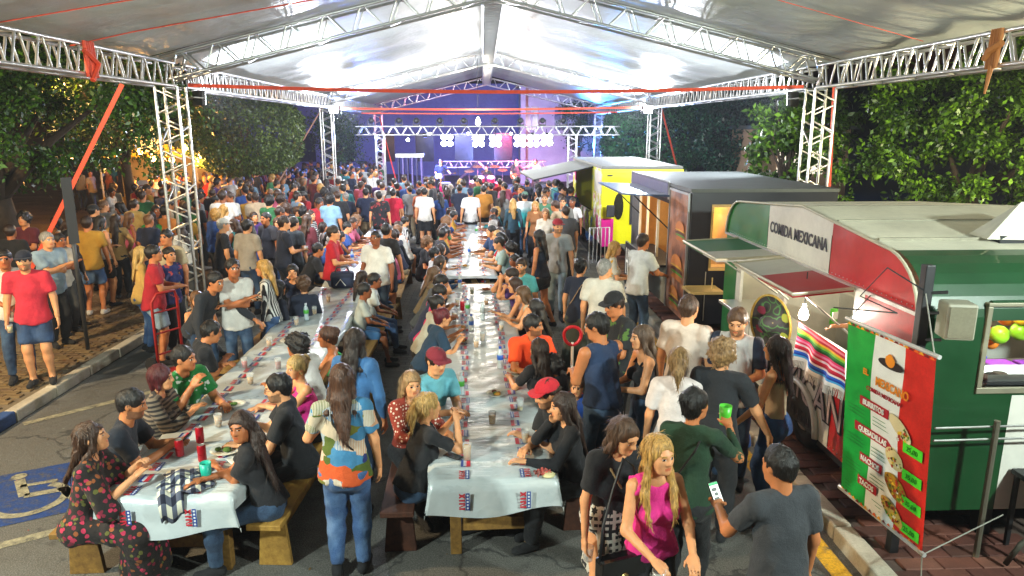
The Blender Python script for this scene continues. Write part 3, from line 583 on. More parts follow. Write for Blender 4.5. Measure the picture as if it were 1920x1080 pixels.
# ------------------------------------------------------------------ black burger trailer
bx0, bx1, by0, by1, bz = 3.1, 5.3, 10.45, 14.7, 2.42
bt = empty('food_trailer', ((bx0+bx1)/2, (by0+by1)/2, .12), 0, 'black burger trailer with pictured side panel and lit serving hatch', 'food trailer'); OB = -bt.location
bp = lambda q, name, m, **k: tp(q, name, m, parent=bt, off=OB, **k)
NAVY = mat('0b0f1c', .35, var=.3, scale=3, coat=.2, name='navy_panel'); GREYR = mat('454a48', .6, var=.3, scale=2, name='grey_roof')
q = MB(); q.box((bx0-.03, by0-.03, bz), (bx1, by1, bz+.05)); bp(q, 'roof', GREYR)
q = MB()
for lo, hi in (((bx0, .4), (3.42, bz)), ((3.95, .4), (bx1, bz)), ((3.42, .4), (3.95, 1.28)), ((3.42, 2.22), (3.95, bz))): q.box((lo[0], by0, lo[1]), (hi[0], by0+.04, hi[1]))
bp(q, 'end_panel', NAVY)
q = MB(); q.box((3.4, by0-.03, 1.24), (3.97, by0+.3, 1.28)); bp(q, 'sill', mat('c9a060', .5, name='warm_wood')); q = MB(); q.box((3.40, by0-.02, 2.2), (3.97, by0+.06, 2.24)); q.box((3.40, by0-.02, 1.28), (3.43, by0+.06, 2.2)); q.box((3.94, by0-.02, 1.28), (3.97, by0+.06, 2.2)); bp(q, 'hatch_frame', mat('a08048', .5, name='hatch_frame'))
q = MB(); q.box((3.36, by0-.01, .45), (3.372, by0-.004, 1.22)); q.box((3.36, by0-.03, .9), (3.39, by0-.01, 1.0)); bp(q, 'door_handle', STEEL)
q = MB(); q.box((bx1-.04, by0+.05, .4), (bx1, by1, bz)); q.box((bx0+.04, by1-.04, .4), (bx1-.05, by1, bz)); q.box((4.2, 11.4, .45), (4.24, 14.2, bz-.02)); bp(q, 'inner_wall', mat('c8924e', .6, var=.2, name='warm_inner_wall'))
q = MB(); q.box((bx0+.05, by0+.05, .4), (bx1-.05, by1-.05, .44)); bp(q, 'trailer_floor', BLACK)
q = MB(); q.box((bx0, by0+.045, .4), (bx0+.04, 11.65, bz)); q.box((bx0, 14.0, .4), (bx0+.04, by1, bz)); q.box((bx0, 11.65, 2.12), (bx0+.04, 14.0, bz)); bp(q, 'side_panel', BLACK)
q = MB(); q.box((bx0-.02, 11.66, .4), (bx0+.03, 13.98, 1.05)); bp(q, 'side_panel', mat('a9aaa4', .5, var=.2, name='grey_white_panel'))
q = MB(); q.box((bx0-.4, 11.68, 1.05), (bx0+.3, 13.96, 1.09)); bp(q, 'counter', DARKM, bevel=.01)
for y in (11.7, 12.5, 13.3, 13.95): q = MB(); q.box((bx0-.01, y-.025, 1.09), (bx0+.03, y+.025, 2.12)); bp(q, 'hatch_post', mat('d9d2c0', .5, name='cream_post'))
q = MB(); q.box((bx0-.46, 11.75, .5), (bx0-.42, 13.0, 1.3)); bp(q, 'menu_board', NAVY)
q = MB()
for k in range(4):
    y = 11.86+k*.27; x = bx0-.465
    q.box((x-.006, y, .72), (x, y+.035, 1.2)); q.box((x-.006, y+.16, .72), (x, y+.19, 1.2)); q.box((x-.006, y+.036, .94 if k % 2 else 1.14), (x, y+.159, .98 if k % 2 else 1.18))
bp(q, 'painted_strokes', PRW)
# picture panel with burgers
def m_pic():
    m, t, b, co = newmat('printed_photo'); c_ = ramp(t, noise(t, co.outputs['Object'], 2.6, 5), (.3, (.05, .03, .03)), (.45, (.22, .08, .04)), (.55, (.4, .16, .08)), (.7, (.34, .27, .23))); t.links.new(c_, b.inputs['Base Color']); b.inputs['Roughness'].default_value = .35; return m
q = MB(); q.box((bx0-.02, by0+.1, .42), (bx0-.003, 11.6, 2.36)); bp(q, 'picture_panel', m_pic()); q = MB()
for (a, b_) in (((by0+.06, .4), (by0+.1, 2.4)), ((11.6, .4), (11.64, 2.4)), ((by0+.1, 2.36), (11.6, 2.4))): q.box((bx0-.035, a[0], a[1]), (bx0-.003, b_[0], b_[1]))
bp(q, 'panel_frame', mat('9a9a98', .4, .6, name='grey_frame'))
for y, z, s_ in ((11.0, 1.15, .34), (11.1, .65, .3), (10.9, 1.75, .26)):
    q = MB(); x = bx0-.028
    for k, (dz, h, wd) in enumerate(((-.5, .28, .95), (-.22, .12, 1.05), (-.1, .2, 1.0), (.1, .1, 1.08), (.2, .5, .95))):
        n = 10; pts = [(x-.003*k, y+s_*wd*math.cos(PI*i/n), z+s_*(dz+h*(math.sin(PI*i/n)))) for i in range(n+1)]; q.add(pts, [tuple(range(n+1))], k)
    bp(q, 'printed_burger', [mat(c_, .4, name='print_burger') for c_ in ('b86a24', '4a8a20', '5a2a14', 'd8a020', 'c8762c')])
q = MB(); q.poly([(bx0, 11.62, 2.24), (2.28, 11.62, 2.28), (2.28, 14.1, 2.28), (bx0, 14.1, 2.24)], .03, (0, 0, 1)); bp(q, 'flap', mat('4a5f80', .3, .3, var=.2, name='blue_grey_flap'))
for y in (11.75, 13.95): q = MB(); q.tube([(2.5, y, 2.26), (bx0, y, 1.7)], .012, 6); bp(q, 'strut', BLACK)
q = MB(); q.box((bx0-.05, 11.7, 2.2), (bx0-.035, 14.6, 2.46)); bp(q, 'header_sign', mat('2c2358', .4, var=.5, scale=6, name='purple_sign')); q = MB(); q.tube([(bx0-.04, 11.66, 2.2), (bx0-.04, 11.66, 2.48), (bx0-.04, 14.62, 2.48), (bx0-.04, 14.62, 2.2)], .018, 6); bp(q, 'sign_frame', mat('b8b8c0', .4, .6, name='sign_frame'))
q = MB(); q.tube([(3.7, 11.8, 2.3), (3.7, 13.9, 2.3)], .02, 8); o = bp(q, 'tube_lamp', emis('ffd9a0', 12)); point(o, Vector((3.65, 12.6, 2.05))+OB, 75, 'ffd9a0', .2); point(o, Vector((3.75, 11.1, 2.05))+OB, 40, 'ffd090', .15)
for y in (11.4, 13.9): q = MB(); q.lathe([(.0, -.09), (.31, -.1), (.34, -.05), (.34, .05), (.31, .1), (.0, .1)], 20, (bx0+.3, y, .46), M=Matrix.Rotation(PI/2, 4, 'Y')); bp(q, 'wheel', RUBBER)
q = MB(); q.tube([(3.36, by0-.35, 1.0), (3.36, by0-.35, 1.2)], .01); q.box((3.0, by0-.5, .98), (3.5, by0-.05, 1.02)); bp(q, 'side_shelf', mat('c8a868', .5, name='warm_wood'))
# ------------------------------------------------------------------ yellow truck
yx0, yx1, yy0, yy1, yz = 2.93, 4.9, 17.5, 23.2, 2.42
yt = empty('food_truck', ((yx0+yx1)/2, (yy0+yy1)/2, .0), 0, 'bright yellow food truck with paint splashes and a long silver awning', 'food truck'); OY = -yt.location
yp = lambda q, name, m, **k: tp(q, name, m, parent=yt, off=OY, **k)
YEL = mat('c9c400', .4, var=.12, scale=2, coat=.3, name='yellow_panel'); MAG = mat('c4107a', .4, name='magenta_panel')
def m_splash():
    m, t, b, co = newmat('paint_splashes'); n_ = noise(t, co.outputs['Object'], 1.5, 4, .6); c_ = ramp(t, n_, (.0, lin('c4107a')), (.40, lin('d8407a')), (.44, lin('e8e4d8')), (.50, lin('c9c400')), (.60, lin('b8c410')), (.66, lin('2080c8')), (.72, lin('d8187a')), interp='CONSTANT'); t.links.new(c_, b.inputs['Base Color']); b.inputs['Roughness'].default_value = .4; return m
q = MB(); q.box((yx0, yy0, .5), (yx1, yy0+.05, 2.36)); yp(q, 'end_panel', YEL); q = MB(); q.box((yx0-.005, yy0-.012, .45), (yx0+.3, yy0-.002, 1.15)); yp(q, 'lower_panel', MAG)
q = MB(); q.box((yx0, yy0+.055, .5), (yx0+.05, 19.1, 2.36)); q.box((yx0, 22.6, .5), (yx0+.05, yy1, 2.36)); q.box((yx0, 19.1, .5), (yx0+.05, 22.6, 1.1)); yp(q, 'side_panel', m_splash())
q = MB(); q.box((yx0-.01, yy0+.1, 1.75), (yx0-.002, 18.7, 2.3)); yp(q, 'white_sign', WHITE)
q = MB(); q.box((yx0-.02, yy0-.02, 2.36), (yx1+.02, yy1, 2.44)); yp(q, 'roof', mat('63655f', .6, var=.3, name='roof_grey'), bevel=.02); q = MB(); q.box((yx0-.03, yy0-.03, 2.26), (yx1+.03, yy0-.005, 2.36)); yp(q, 'roof_edge', YEL)
q = MB(); q.box((yx1-.05, yy0+.06, .5), (yx1, yy1, 2.36)); q.box((yx0+.06, yy1-.05, .5), (yx1-.06, yy1, 2.36)); q.box((yx0+.06, yy0+.06, .5), (yx1-.06, yy1-.06, .55)); yp(q, 'body', YEL)
q = MB(); q.poly([(yx0+.42+.12*math.cos(a), yy0-.014, 1.45+.33*math.sin(a)) for a in [2*PI*k/18 for k in range(18)]], .01, (0, 1, 0)); yp(q, 'window', mat('20241c', .1, var=.1, name='dark_glass')); q = MB(); q.box((yx0+.7, yy0-.03, 1.0), (yx0+.85, yy0-.01, 1.75)); yp(q, 'dark_trim', BLACK, bevel=.02); q = MB(); q.box((yx0+.1, yy0-.16, 1.2), (yx0+.3, yy0-.1, 1.5)); yp(q, 'mirror', DARKM, bevel=.02)
q = MB()
for x in (yx0+.12, yx1-.2): q.box((x, yy0-.045, 2.2), (x+.12, yy0-.03, 2.23))
yp(q, 'marker_lamp', BLACK)
for y in (18.6, 22.2):
    for x in (yx0+.14, yx1-.14): q = MB(); q.lathe([(.0, -.1), (.34, -.11), (.38, -.05), (.38, .05), (.34, .11), (.0, .11)], 20, (x, y, .38), M=Matrix.Rotation(PI/2, 4, 'Y')); yp(q, 'wheel', RUBBER)
q = MB(); a = [Vector(p) for p in ((yx0, 19.0, 2.34), (1.35, 19.0, 2.0), (1.15, 22.4, 2.0), (yx0, 22.7, 2.34))]
q.poly(a, .025, (0, 0, 1)); yp(q, 'awning', mat('84867e', .5, .2, var=.3, scale=2, name='silver_awning')); q = MB(); q.tube([a[0], a[1], a[2], a[3]], .02, 6); q.tube([a[1], (yx0, 19.0, 1.2)], .01, 5); yp(q, 'awning_frame', BLACK)
# steps / rail by the truck
v = empty('metal_rail', (2.55, 16.9, 0), 0, 'white metal crowd rail standing beside the yellow truck', 'rail')
q = MB(); q.tube([(0, 0, 0), (0, 0, 1), (.5, .1, 1), (.5, .1, 0)], .02, 6)
for k in range(1, 5): q.tube([(.1*k, .02*k, .15), (.1*k, .02*k, 1)], .012, 5)
q.build('bars', mat('c8c8c0', .5, name='white_metal'), v)
# ================================================================== tables, cloths, benches
def m_wood(c0, c1, name):
    m, t, b, co = newmat(name); mp = N(t, 'ShaderNodeMapping'); mp.inputs['Scale'].default_value = (9, 1.2, 9); t.links.new(co.outputs['Object'], mp.inputs['Vector'])
    n_ = noise(t, mp.outputs[0], 3, 6, .65); c = ramp(t, n_, (.3, lin(c0)), (.7, lin(c1))); st = ramp(t, noise(t, co.outputs['Object'], 2.5, 3), (.5, 0), (.75, .6)); c = mixc(t, st, c, tuple(x*.4 for x in lin(c0)))
    t.links.new(c, b.inputs['Base Color']); b.inputs['Roughness'].default_value = .7; bump(t, b, n_, .5, .006); return m
WOOD = m_wood('6e4e22', '9a7434', 'rough_timber'); WOODY = m_wood('8a6426', 'b0873a', 'bench_timber'); WOODR = m_wood('3c2014', '58311f', 'dark_timber')
TH = .745
TABLE_GEO = []
def table(cx, cy, L, rz, label, w=.9, legs=WOOD):
    t = empty('trestle_table', (cx, cy, 0), rz, label, 'table', 'long trestle tables')
    for k in range(4): q = MB(); x = -w/2+k*w/4; q.box((x+.003, -L/2, TH-.05), (x+w/4-.003, L/2, TH-.008)); q.build('plank', legs, t)
    for sy in (-1, 1):
        y = sy*(L/2-.22)
        for sx in (-1, 1): q = MB(); q.box((sx*.30-.045, y-.045, 0), (sx*.30+.045, y+.045, TH-.052)); q.build('leg', legs, t, bevel=.006)
        q = MB(); q.box((-.252, y-.03, .2), (.252, y+.03, .31)); q.build('crossbar', legs, t, bevel=.005)
        a, b_ = Vector((.24, y, .30)), Vector((-.02, y+(-sy)*.25, TH-.06)); d = (b_-a).normalized(); s_ = Vector((0, 1, 0)).cross(d).normalized()*.045; n_ = d.cross(s_).normalized()*.03
        q = MB(); q.add([a-s_-n_, a+s_-n_, a+s_+n_, a-s_+n_, b_-s_-n_, b_+s_-n_, b_+s_+n_, b_-s_+n_], [(0,3,2,1),(4,5,6,7),(0,1,5,4),(1,2,6,5),(2,3,7,6),(3,0,4,7)]); q.build('brace', legs, t)
    return t
def m_film():
    m, t, b, co = newmat('plastic_film'); v = co.outputs['Object']; mp = N(t, 'ShaderNodeMapping'); mp.inputs['Scale'].default_value = (1, 7, 1); mp.inputs['Rotation'].default_value = (0, 0, .25); t.links.new(v, mp.inputs['Vector'])
    n1, n2 = noise(t, mp.outputs[0], 3.2, 3), noise(t, v, 4, 4); h = mixc(t, .45, n1, n2); c = ramp(t, n2, (.3, (.44, .49, .50)), (.7, (.54, .58, .58)))
    t.links.new(c, b.inputs['Base Color']); t.links.new(ramp(t, n2, (.35, .26), (.7, .46)), b.inputs['Roughness']); b.inputs['Coat Weight'].default_value = .2; b.inputs['Coat Roughness'].default_value = .18; bump(t, b, h, .75, .03); return m
FILM = m_film()
LR, LB = mat('c02838', .5, name='logo_red'), mat('24408a', .5, name='logo_blue')
def logo_meshes():
    out = []
    for s_, sub in (('NIX', 0), ('', 1)):
        q = MB()
        if not sub:
            q.add([(-.07, -.035, 0), (.07, -.035, 0), (.07, -.005, 0), (-.07, -.005, 0)], [(0, 1, 2, 3)], 1)
            for k in range(5): x = -.052+k*.026; q.add([(x-.007, -.027, .0006), (x+.007, -.027, .0006), (x+.007, -.013, .0006), (x-.007, -.013, .0006)], [(0, 1, 2, 3)], 2)
            for pts in ([(-.065, 0), (-.05, 0), (-.05, .045), (-.065, .045)], [(-.05, .045), (-.04, .045), (-.02, 0), (-.032, 0)], [(-.022, 0), (-.008, 0), (-.008, .045), (-.022, .045)], [(.004, 0), (.018, 0), (.018, .045), (.004, .045)], [(.026, 0), (.042, 0), (.07, .045), (.054, .045)], [(.054, 0), (.07, 0), (.042, .045), (.026, .045)]): q.add([(x, y, 0) for x, y in pts], [(0, 1, 2, 3)], 0)
        else:
            q.add([(-.06, -.035, 0), (.06, -.035, 0), (.06, .005, 0), (-.06, .005, 0)], [(0, 1, 2, 3)], 0); q.add([(-.06, .005, 0), (.06, .005, 0), (.06, .04, 0), (-.06, .04, 0)], [(0, 1, 2, 3)], 1)
            for k in range(6): x = -.045+k*.018; q.add([(x-.005, -.004, .0006), (x+.005, -.004, .0006), (x+.005, .02, .0006), (x-.005, .02, .0006)], [(0, 1, 2, 3)], 2)
        out.append(q.mesh('printed_logo', [LR, LB, mat('d8dcdc', .4, name='logo_white')]))
    return out
LOGO = logo_meshes()
def cloth(cx, cy, L, rz, label, w=.94, flap=.24, hang=.10, rows=(-.22, .24), seed=1, far=False):
    c = empty('tablecloth', (cx, cy, TH), rz, label, 'tablecloth', 'printed plastic tablecloths'); rr = random.Random(seed); ph = rr.uniform(0, 6)
    def top(x, y): return .003+.004*(1+math.sin(y*11+x*7+ph)*math.sin(y*3.1+ph))+.003*(1+math.sin(y*23-x*19))
    def f(u, v):
        s_ = (u-.5)*(w+2*hang); y = -L/2-flap+(L+flap+.06)*v; hx = w/2; z = 0; x = s_
        if abs(s_) > hx: x = math.copysign(hx+.012+.03*(.5+.5*math.sin(y*6+ph)), s_); z = -(abs(s_)-hx)*1.0*(1+.35*math.sin(y*4+ph))
        if y < -L/2:
            d = -L/2-y; y = -L/2-.012-.02*d/flap*(1+math.sin(x*9+ph)); zz = -d*(1+.14*math.sin(x*5+ph+1)); return (x*(1+.10*d/flap), y, min(z*.6, 0)+zz)
        return (x, y, z+(top(x, y) if abs(s_) <= hx else 0))
    q = MB(); q.grid(f, 40, 24 if far else 130); q.build('sheet', FILM, c, True)
    if not far:
        n = int(L/.19)
        for r_ in rows:
            for k in range(n):
                y = -L/2+.1+k*.19
                link('printed_logo', LOGO[k % 2], c, Matrix.Translation((r_+.012*math.sin(k), y, .0185)) @ Matrix.Rotation(PI/2 if r_ < 0 else -PI/2, 4, 'Z'))
            link('printed_logo', LOGO[0], c, Matrix.Translation((r_, -L/2-.047, -.13)) @ Matrix.Rotation(PI/2, 4, 'X') @ Matrix.Rotation(PI/2, 4, 'Z'))
    return c
cR = R(1.4); table(.02, 6.7, 3.5, cR, 'centre trestle table nearest the viewer with open timber legs'); table(-.07, 10.25, 3.5, cR, 'second table of the centre row, behind the nearest'); cloth(-.022, 8.33, 6.86, cR, 'glossy printed plastic cloth over the near centre table', seed=3)
table(-.26, 14.4, 3.6, R(.6), 'third table of the centre row beyond the gap'); table(-.30, 18.1, 3.6, R(.6), 'fourth and farthest table of the centre row'); cloth(-.28, 16.2, 7.4, R(.6), 'shiny plastic cloth over the far centre tables', flap=.03, seed=5, w=.9)
lR = R(.4); table(-2.33, 6.55, 3.5, lR, 'left row trestle table nearest the viewer'); table(-2.35, 10.0, 3.3, lR, 'second table of the left row, behind the nearest'); cloth(-2.34, 8.2, 6.9, lR, 'printed plastic cloth over the near left table, plaid shirt at its end', seed=8, rows=(-.26, .2), flap=.27)
table(-2.38, 13.9, 3.5, R(2), 'third table of the left row with a cooler bag before it'); table(-2.5, 17.5, 3.5, R(2), 'fourth and farthest table of the left row'); cloth(-2.44, 15.7, 7.2, R(2), 'shiny plastic cloth over the far left tables', flap=.1, seed=11, w=.88)
def bench(cx, cy, L, rz, label, m=WOODY, w=.26, slab=False):
    b = empty('bench', (cx, cy, 0), rz, label, 'bench', 'timber benches'); q = MB(); q.box((-w/2, -L/2, .405), (w/2, L/2, .45)); q.build('seat', m, b, bevel=.006)
    for s_ in (-1, 1):
        q = MB(); y = s_*(L/2-.2)
        q.add([(-w*.5,y-.022,0),(w*.5,y-.022,0),(w*.5,y+.022,0),(-w*.5,y+.022,0),(-w*.36,y-.022,.403),(w*.36,y-.022,.403),(w*.36,y+.022,.403),(-w*.36,y+.022,.403)], [(3,2,1,0),(4,5,6,7),(0,1,5,4),(1,2,6,5),(2,3,7,6),(3,0,4,7)]); q.build('leg', m, b, bevel=.004)
    q = MB(); q.box((-.02, -L/2+.23, .2), (.02, L/2-.23, .28)); q.build('stretcher', m, b); return b
bench(-1.55, 6.55, 3.4, R(-4), 'yellowish bench on the right of the near left table'); bench(-1.62, 10.1, 3.2, R(-1), 'bench under the seated boys on the right of the left row')
bench(-3.1, 6.5, 3.4, R(1), 'bench on the left of the near left table, under the floral dress', WOOD); bench(-3.14, 10.0, 3.2, 0, 'bench on the far left of the second left table', WOOD)
bench(-.72, 6.7, 3.4, R(1), 'dark bench on the left of the near centre table', WOODR); bench(-.82, 10.2, 3.2, R(1), 'dark bench on the left of the second centre table', WOODR)
bench(.76, 6.9, 3.3, R(1), 'dark bench on the right of the near centre table', WOODR); bench(.66, 10.3, 3.2, R(1), 'dark bench on the right of the second centre table', WOODR)
bench(-1.0, 14.4, 3.4, R(1), 'bench on the left of the third centre table', WOODR); bench(.44, 14.4, 3.4, R(1), 'bench on the right of the third centre table', WOODR); bench(-1.05, 18.1, 3.4, R(1), 'bench on the left of the farthest centre table', WOODR); bench(.4, 18.1, 3.4, R(1), 'bench on the right of the farthest centre table', WOODR)
bench(-3.15, 13.9, 3.4, R(1), 'bench on the left of the third left table', WOOD); bench(-1.65, 13.9, 3.4, R(2), 'bench on the right of the third left table', WOOD)

# ================================================================== things on the tables
ZT = TH+.02
CLEAR = mat((.8, .82, .8), .1, var=.02, bmp=0, alpha=.3, name='clear_plastic')
def tp_at(px, py, z=ZT): p = at(px, py, z); return (p.x, p.y, z)
def cup(px, py, label, liq='e0a010', h=.12, r=.036, fill=.65, body=CLEAR, z=ZT):
    v = empty('plastic_cup', tp_at(px, py, z), 0, label, 'cup', 'plastic cups'); q = MB(); q.lathe([(0, .002), (r*.78, .002), (r, h), (r*.94, h), (r*.72, .006), (0, .006)], 16); q.build('cup', body, v, True)
    if liq: q = MB(); q.lathe([(0, .008), (r*.71, .008), (r*(.72+.2*fill), h*fill), (0, h*fill)], 14); q.build('drink', mat(liq, .2, var=.05, bmp=0, name='drink'), v, True)
    return v
def bottle(px, py, label, capc='1c48a8', lab='2c62c0', s=1., z=ZT):
    v = empty('water_bottle', tp_at(px, py, z), 0, label, 'bottle', 'water bottles'); q = MB(); q.lathe([(0, 0), (.031, .002), (.033, .02), (.030, .07), (.033, .10), (.033, .15), (.026, .18), (.013, .205), (.013, .222)], 14); q.build('bottle', mat((.62, .75, .80), .1, var=.05, bmp=0, alpha=.6, name='bottle_plastic'), v, True)
    q = MB(); q.lathe([(.0335, .095), (.0345, .096), (.0345, .148), (.0335, .149)], 14); q.build('label_band', mat(lab, .4, name='bottle_label'), v, True); q = MB(); q.lathe([(.016, .215), (.016, .238), (0, .24)], 12); q.build('cap', mat(capc, .4, name='bottle_cap'), v); v.scale = (s,)*3; return v
def can(px, py, label, z=ZT):
    v = empty('drink_can', tp_at(px, py, z), 0, label, 'can', 'red drink cans'); q = MB(); q.lathe([(0, 0), (.024, .001), (.033, .012), (.033, .13), (.027, .142)], 16); q.build('body', mat('b01626', .3, .3, var=.15, scale=20, name='red_can'), v, True); q = MB(); q.lathe([(.027, .142), (.026, .139), (0, .139)], 14); q.build('lid', STEEL, v); return v
def plate(px, py, label, r=.12, foodc=('7a3a1c', 'b0781c', '4a6a20'), z=ZT):
    v = empty('food_plate', tp_at(px, py, z), rnd.uniform(0, 3), label, 'plate', 'paper plates with food'); q = MB(); q.lathe([(0, .004), (r*.72, .004), (r, .018), (r*.99, .02), (r*.7, .009), (0, .009)], 18); q.build('plate', mat('cfcabb', .7, name='paper_plate'), v, True)
    for k in range(5): a, d = rnd.uniform(0, 6), rnd.uniform(.1, .5)*r; q = MB(); s_ = rnd.uniform(.018, .035); q.lathe([(s_*math.sin(PI*i/6), s_*.6*(1-math.cos(PI*i/6))) for i in range(7)], 8, (d*math.cos(a), d*math.sin(a), .01)); q.build('food', mat(rnd.choice(foodc), .7, scale=60, bmp=1, name='fried_food'), v, True)
    return v
can(338, 855, 'red drink can at the left edge of the near left table'); can(376, 830, 'red drink can, farther of the two in a line'); can(380, 865, 'red drink can just behind the teal cup')
cup(388, 902, 'opaque teal plastic cup beside the plaid shirt', None, .15, .042, body=mat('18a890', .4, name='teal_plastic'))
cup(556, 610, 'beer cup on the left table near the white tee with crossed arms'); cup(505, 650, 'full beer cup on the left table near the outstretched arm'); cup(459, 690, 'cup of red drink beside the dark tee leaning on the table', 'e0301c'); cup(522, 692, 'tall cup of red drink in front of the beard and glasses', 'a02018', .13)
cup(616, 566, 'small beer cup near the cooler bag on the left table')
cup(876, 862, 'beer glass nearest the front edge of the centre table', h=.14, r=.038, fill=.85); cup(923, 795, 'beer cup alone in the middle of the centre table'); cup(893, 652, 'half full beer cup beside the leaning woman in dark blue'); cup(885, 552, 'pale beer cup at the far end of the near centre table', 'd8c850'); cup(912, 572, 'beer cup half hidden behind a clear bottle', h=.1); cup(965, 690, 'cup of bright green drink on the right edge of the centre table', '2c9a20'); cup(1018, 588, 'clear cup by the orange tee')
cup(866, 445, 'small beer cup on the far centre table, left side', 'd8a020'); cup(905, 470, 'clear cup on the far centre table, right side', 'cfd0c0')
bottle(857, 825, 'clear water bottle with grey label beside the ponytail', '203a8a', '7a8a98'); bottle(938, 690, 'blue capped water bottle in the middle of the centre table', s=1.05); bottle(884, 622, 'blue labelled water bottle by the leaning woman'); bottle(877, 590, 'water bottle with green label farther up the centre table', '203a8a', '4aa83c'); bottle(905, 600, 'plain clear bottle without label on the centre table', 'c8d0d4', 'a8b4b8', 1.1); bottle(661, 492, 'water bottle on the far left table beside the red tee', s=1.1)
can(867, 582, 'slim red can among bottles on the centre table')
plate(425, 845, 'paper plate with dark food on the near left table', .13); plate(965, 697, 'paper tray of snacks by the green drink', .1); plate(912, 545, 'round plate of fried snacks at the far end of the near centre table', .13, ('b0601c', '9a4a1c')); plate(868, 617, 'heap of fried snacks beside the leaning woman', .07, ('b0761c', '8a5a1c')); plate(870, 642, 'second heap of snacks by the leaning woman', .07, ('a0661c', '7a4a1c'))
v = empty('crumpled_wrapper', tp_at(1017, 889), .4, 'crumpled red and white food wrapper at the table corner', 'wrapper'); q = MB(); q.grid(lambda a, b: ((a-.5)*.12, (b-.5)*.09, .004+.035*abs(math.sin(a*9+b*5)*math.cos(b*8-a*3))), 10, 8); q.build('paper', worn('d8584a', .5, 'wrapper_print'), v); v2 = MB(); v2.lathe([(0, 0), (.05, .002), (.055, .012), (.03, .02), (0, .022)], 12, (.03, -.04, 0)); v2.build('bun', mat('c8c090', .7, name='bread'), v, True)
v = empty('smartphone', tp_at(850, 856), .9, 'black phone lying on the centre table beside the ponytail', 'phone'); q = MB(); q.box((-.038, -.078, 0), (.038, .078, .009)); q.build('case', BLACK, v, bevel=.004); q = MB(); q.box((-.034, -.073, .0095), (.034, .073, .0102)); q.build('screen', mat('0a0c10', .08, bmp=0, name='phone_glass'), v)
v = empty('paper_tray', tp_at(440, 868), R(-50), 'folded white paper tray in front of the girl', 'tray'); q = MB(); q.box((-.12, -.03, 0), (.12, .03, .012)); q.build('tray', mat('d5d2c8', .7, name='paper'), v, bevel=.004)
def m_plaid():
    m, t, b, co = newmat('plaid_cloth'); s_ = N(t, 'ShaderNodeSeparateXYZ'); t.links.new(co.outputs['Object'], s_.inputs[0]); fs = []
    for k in (0, 1):
        mm = N(t, 'ShaderNodeMath', operation='MULTIPLY'); t.links.new(s_.outputs[k], mm.inputs[0]); mm.inputs[1].default_value = 15; fr = N(t, 'ShaderNodeMath', operation='FRACT'); t.links.new(mm.outputs[0], fr.inputs[0]); gt = N(t, 'ShaderNodeMath', operation='GREATER_THAN'); t.links.new(fr.outputs[0], gt.inputs[0]); gt.inputs[1].default_value = .5; fs.append(gt.outputs[0])
    ad = N(t, 'ShaderNodeMath', operation='ADD'); t.links.new(fs[0], ad.inputs[0]); t.links.new(fs[1], ad.inputs[1]); dv = N(t, 'ShaderNodeMath', operation='MULTIPLY'); t.links.new(ad.outputs[0], dv.inputs[0]); dv.inputs[1].default_value = .5
    t.links.new(ramp(t, dv.outputs[0], (.0, lin('cfcbb8')), (.4, lin('5a5f70')), (.9, lin('14162a'))), b.inputs['Base Color']); b.inputs['Roughness'].default_value = .9; return m
def shirt_heap():
    p = at(348, 905, ZT); v = empty('plaid_shirt', (p.x, p.y, TH+.012), .4, 'crumpled black and white plaid shirt hanging over the table end', 'shirt')
    def f(a, b): x, y = (a-.5)*.34, (b-.5)*.40; z = .012+.05*abs(math.sin(a*7+b*3))*math.sin(PI*a)*math.sin(PI*b)+.03*abs(math.sin(b*11-a*4))*math.sin(PI*a); return (x+.03*math.sin(b*9), y+.03*math.sin(a*8), z)
    q = MB(); q.grid(f, 40, 40); q.build('cloth', m_plaid(), v, True)
    def g(a, b): return (-.10+(a-.5)*.16, -.17-.05*math.sin(b*3)-.02*b, .05-.22*b+.02*math.sin(a*9))
    q = MB(); q.grid(g, 14, 14); o = q.build('hanging_sleeve', m_plaid(), v, True); s_ = o.modifiers.new('thick', 'SOLIDIFY'); s_.thickness = .012
shirt_heap()
p = at(643, 540, TH); v = empty('cooler_bag', (p.x, p.y, TH+.015), .1, 'navy soft cooler bag standing at the end of the left table', 'bag'); q = MB(); q.box((-.19, -.12, 0), (.19, .12, .26)); q.build('body', mat('16223c', .8, var=.2, scale=12, bmp=.4, name='navy_nylon'), v, bevel=.045); q = MB(); q.box((-.14, -.128, .05), (.14, -.121, .18)); q.build('pocket', mat('1c2a48', .8, name='navy_nylon'), v); q = MB(); q.tube([(-.1, -.13, .06), (-.02, -.14, .16), (.06, -.13, .05)], .008, 5); q.build('zip_pull', PRW, v); q = MB(); q.tube([(-.12, 0, .25), (-.08, 0, .34), (.08, 0, .34), (.12, 0, .25)], .014, 6); q.build('handle', BLACK, v)
CN = {}; ORD = ['nearest', 'second', 'third', 'fourth', 'fifth', 'sixth', 'seventh', 'eighth', 'ninth', 'tenth', 'eleventh', 'twelfth', 'thirteenth', 'last']
